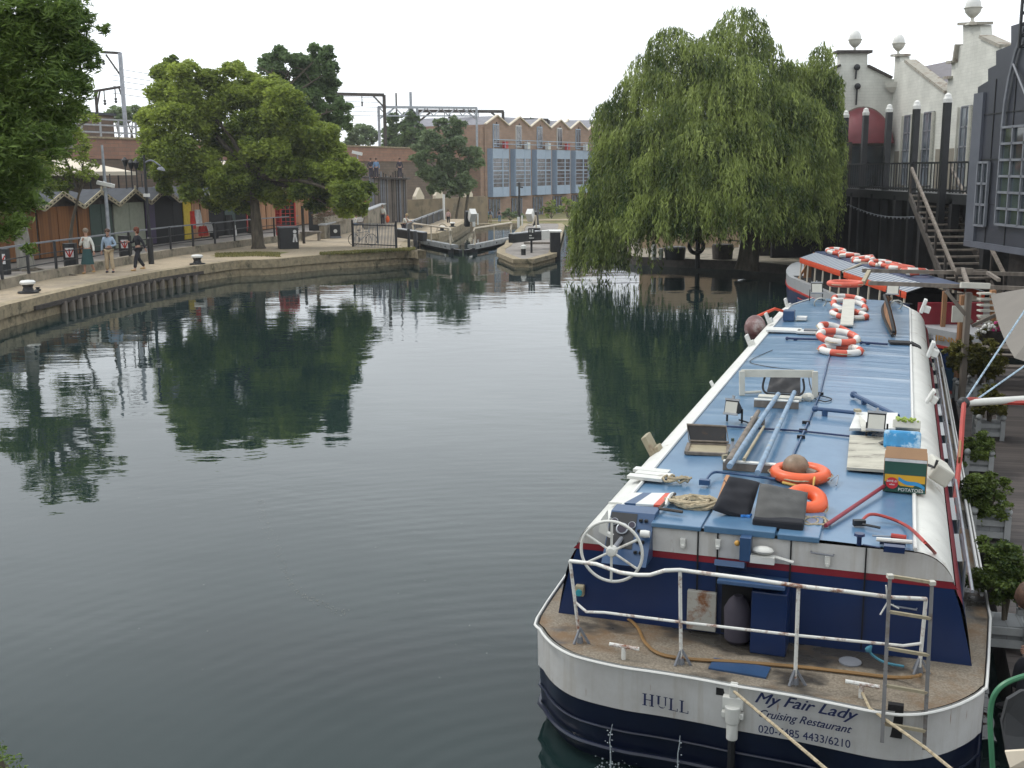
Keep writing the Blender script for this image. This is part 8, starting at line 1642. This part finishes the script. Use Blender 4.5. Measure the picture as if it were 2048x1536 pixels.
# tools on the aft right corner
mb = MB(); mb.tube([RP(1744, 1078)+Vector((0, 0, .03)), RP(1782, 1080)+Vector((0, 0, .03))], .008, 5); o = single('screwdriver', mb, 'steel', 'long screwdriver with a red and blue handle near the aft right roof corner', 'screwdriver'); mb = MB(); mb.tube([RP(1782, 1080)+Vector((0, 0, .035)), RP(1812, 1084)+Vector((0, 0, .035))], .024, 8); mb.build('handle', 'redhose', o)
mb = MB(); mb.tube([RP(1752, 1090)+Vector((0, 0, .05)), RP(1824, 1096)+Vector((0, 0, .05))], .018, 8); single('white_tube', mb, 'white', 'white tube lying at the aft right roof corner', 'tube')
mb = MB(); mb.box(RP(1788, 1102)+Vector((0, 0, .02)), (.16, .07, .05), rz=BZr); mb.box(RP(1785, 1090)+Vector((0, 0, .02)), (.2, .03, .04), rz=BZr); single('blue_bracket', mb, 'navy', 'dark blue bracket under the white tube', 'bracket')
mb = MB(); mb.lathe([(.02, 0), (.02, .07), (.045, .08), (.04, .1)], RP(1718, 1090), 10); mb.tube([RP(1725, 1094)+Vector((0, 0, .02)), RP(1760, 1100)+Vector((0, 0, .02))], .006, 4); single('vent_knob', mb, 'navy', 'small dark mushroom shaped knob left of the white tube', 'knob')
# ladder leaning at the stern
M['darksteel'] = mat('dull_ladder_steel', (.1, .1, .1), .5, metal=.4, var=.2, dirt=(.06, .045, .035), dsc=4)
t = thing('aluminium_ladder', 'grey aluminium ladder leaning on the stern rail at the right', 'ladder', BM @ Vector((1.2, .3, .3)), BZr)
l0t, l0b = BM @ LY(1780, 1155, .5), BM @ LY(1764, 1485, -.16); l1t, l1b = BM @ LY(1864, 1168, .62), BM @ LY(1848, 1500, .0)
for a, c in ((l0b, l0t), (l1b, l1t)): mb = MB(t); mb.beam(a, c, .028, .024); st = mb.build('stile', 'darksteel', t); mb = MB(t); mb.box(c+Vector((0, 0, .01)), (.045, .045, .03)); mb.build('end_cap', 'offwhite', st)
for k in range(5): f = .06+.225*k; mb = MB(t); mb.beam(l0b.lerp(l0t, f+.05), l1b.lerp(l1t, f+.05), .028, .022); mb.build('rung', 'barge', t)
mb = MB(); p = BM @ LY(1775, 1205, .55); mb.tube([p+Vector((-.02, 0, .14)), p, p+Vector((.09, 0, -.05))], .007, 5); mb.tube([p, p+Vector((-.05, 0, -.1))], .007, 5); single('white_tie', mb, 'white', 'white cord tying the ladder to the stern rail', 'cord')
mb = MB(); pts = [BM @ LY(1738, 1298, .4), BM @ LY(1745, 1310, .4), BM @ LY(1770, 1325, .35), BM @ LY(1808, 1333, .35)]; mb.tube(spline(pts), .01, 5); mb.ball(pts[0], .028, n=8, lump=.3); single('tied_cord', mb, mat('teal_cord', (.04, .16, .22), .8), 'teal blue cord knotted on the middle stern rail beside the ladder', 'cord')
# mooring ropes
q = onhull(1472, 1384)+Vector((0, -.1, .05)); a = BM @ q
mb = MB(); mb.tube([a, D(1560, 1460, a.y-.8), D(1660, 1545, a.y-1.6), D(1800, 1680, a.y-2.6)], .012, 6); single('mooring_rope', mb, 'rope', 'taut mooring rope running down right from the rudder fitting', 'rope', 'mooring ropes at the stern')
a = BM @ (LZ(1718, 1388, ZD)+Vector((0, 0, .06))); mb = MB(); mb.tube([a, BM @ (onhull(1740, 1412)+Vector((0, -.04, .0))), D(1850, 1495, a.y-.75), D(1930, 1560, a.y-1.3), D(2050, 1680, a.y-2)], .012, 6); single('mooring_rope', mb, 'rope', 'taut mooring rope running from the right stern cleat past the ladder', 'rope', 'mooring ropes at the stern')
# water discharges
M['foam'] = mat('splashing_water', (.3, .34, .36), .2, var=.2)
for px, lb_ in ((1226, 'thin jet of water splashing from the left of the stern'), (1362, 'jet of water splashing from the middle of the stern')):
    a = onhull(px, 1442 if px < 1300 else 1465); mb = MB(); pts = [a+Vector((random.uniform(-.01, .01), -.05-.05*k/6, -(a.z)*k/6)) for k in range(7)]; pts = [BM @ p for p in pts]; mb.tube(pts, [.003, .004, .005, .006, .007, .008, .012], 6)
    for k in range(26): q0 = pts[random.randint(1, 6)]; mb.ball(q0+Vector((random.gauss(0, .012), random.gauss(0, .012), random.uniform(-.04, .04))), random.uniform(.004, .01), n=5)
    for k in range(70): q = pts[-1]+Vector((random.gauss(0, .1), random.gauss(0, .1), random.uniform(0, .05))); mb.ball(q, random.uniform(.004, .012), n=5)
    single('water_jet', mb, 'foam', lb_, 'water jet', 'water jets at the stern')

# light summer haze
hz = MB(); hz.box((0, 240, 12), (640, 540, 31.5)); m, N_, L_, b = nmat('haze_air'); pv = N_.new('ShaderNodeVolumePrincipled'); pv.inputs['Color'].default_value = (.9, .93, .97, 1); pv.inputs['Density'].default_value = .00038; pv.inputs['Anisotropy'].default_value = .2
N_.remove(b); L_.new(pv.outputs[0], N_['Material Output'].inputs['Volume']); M['haze'] = m; o = hz.build('haze', 'haze'); o['kind'] = 'stuff'
SC.cycles.volume_bounces = 0
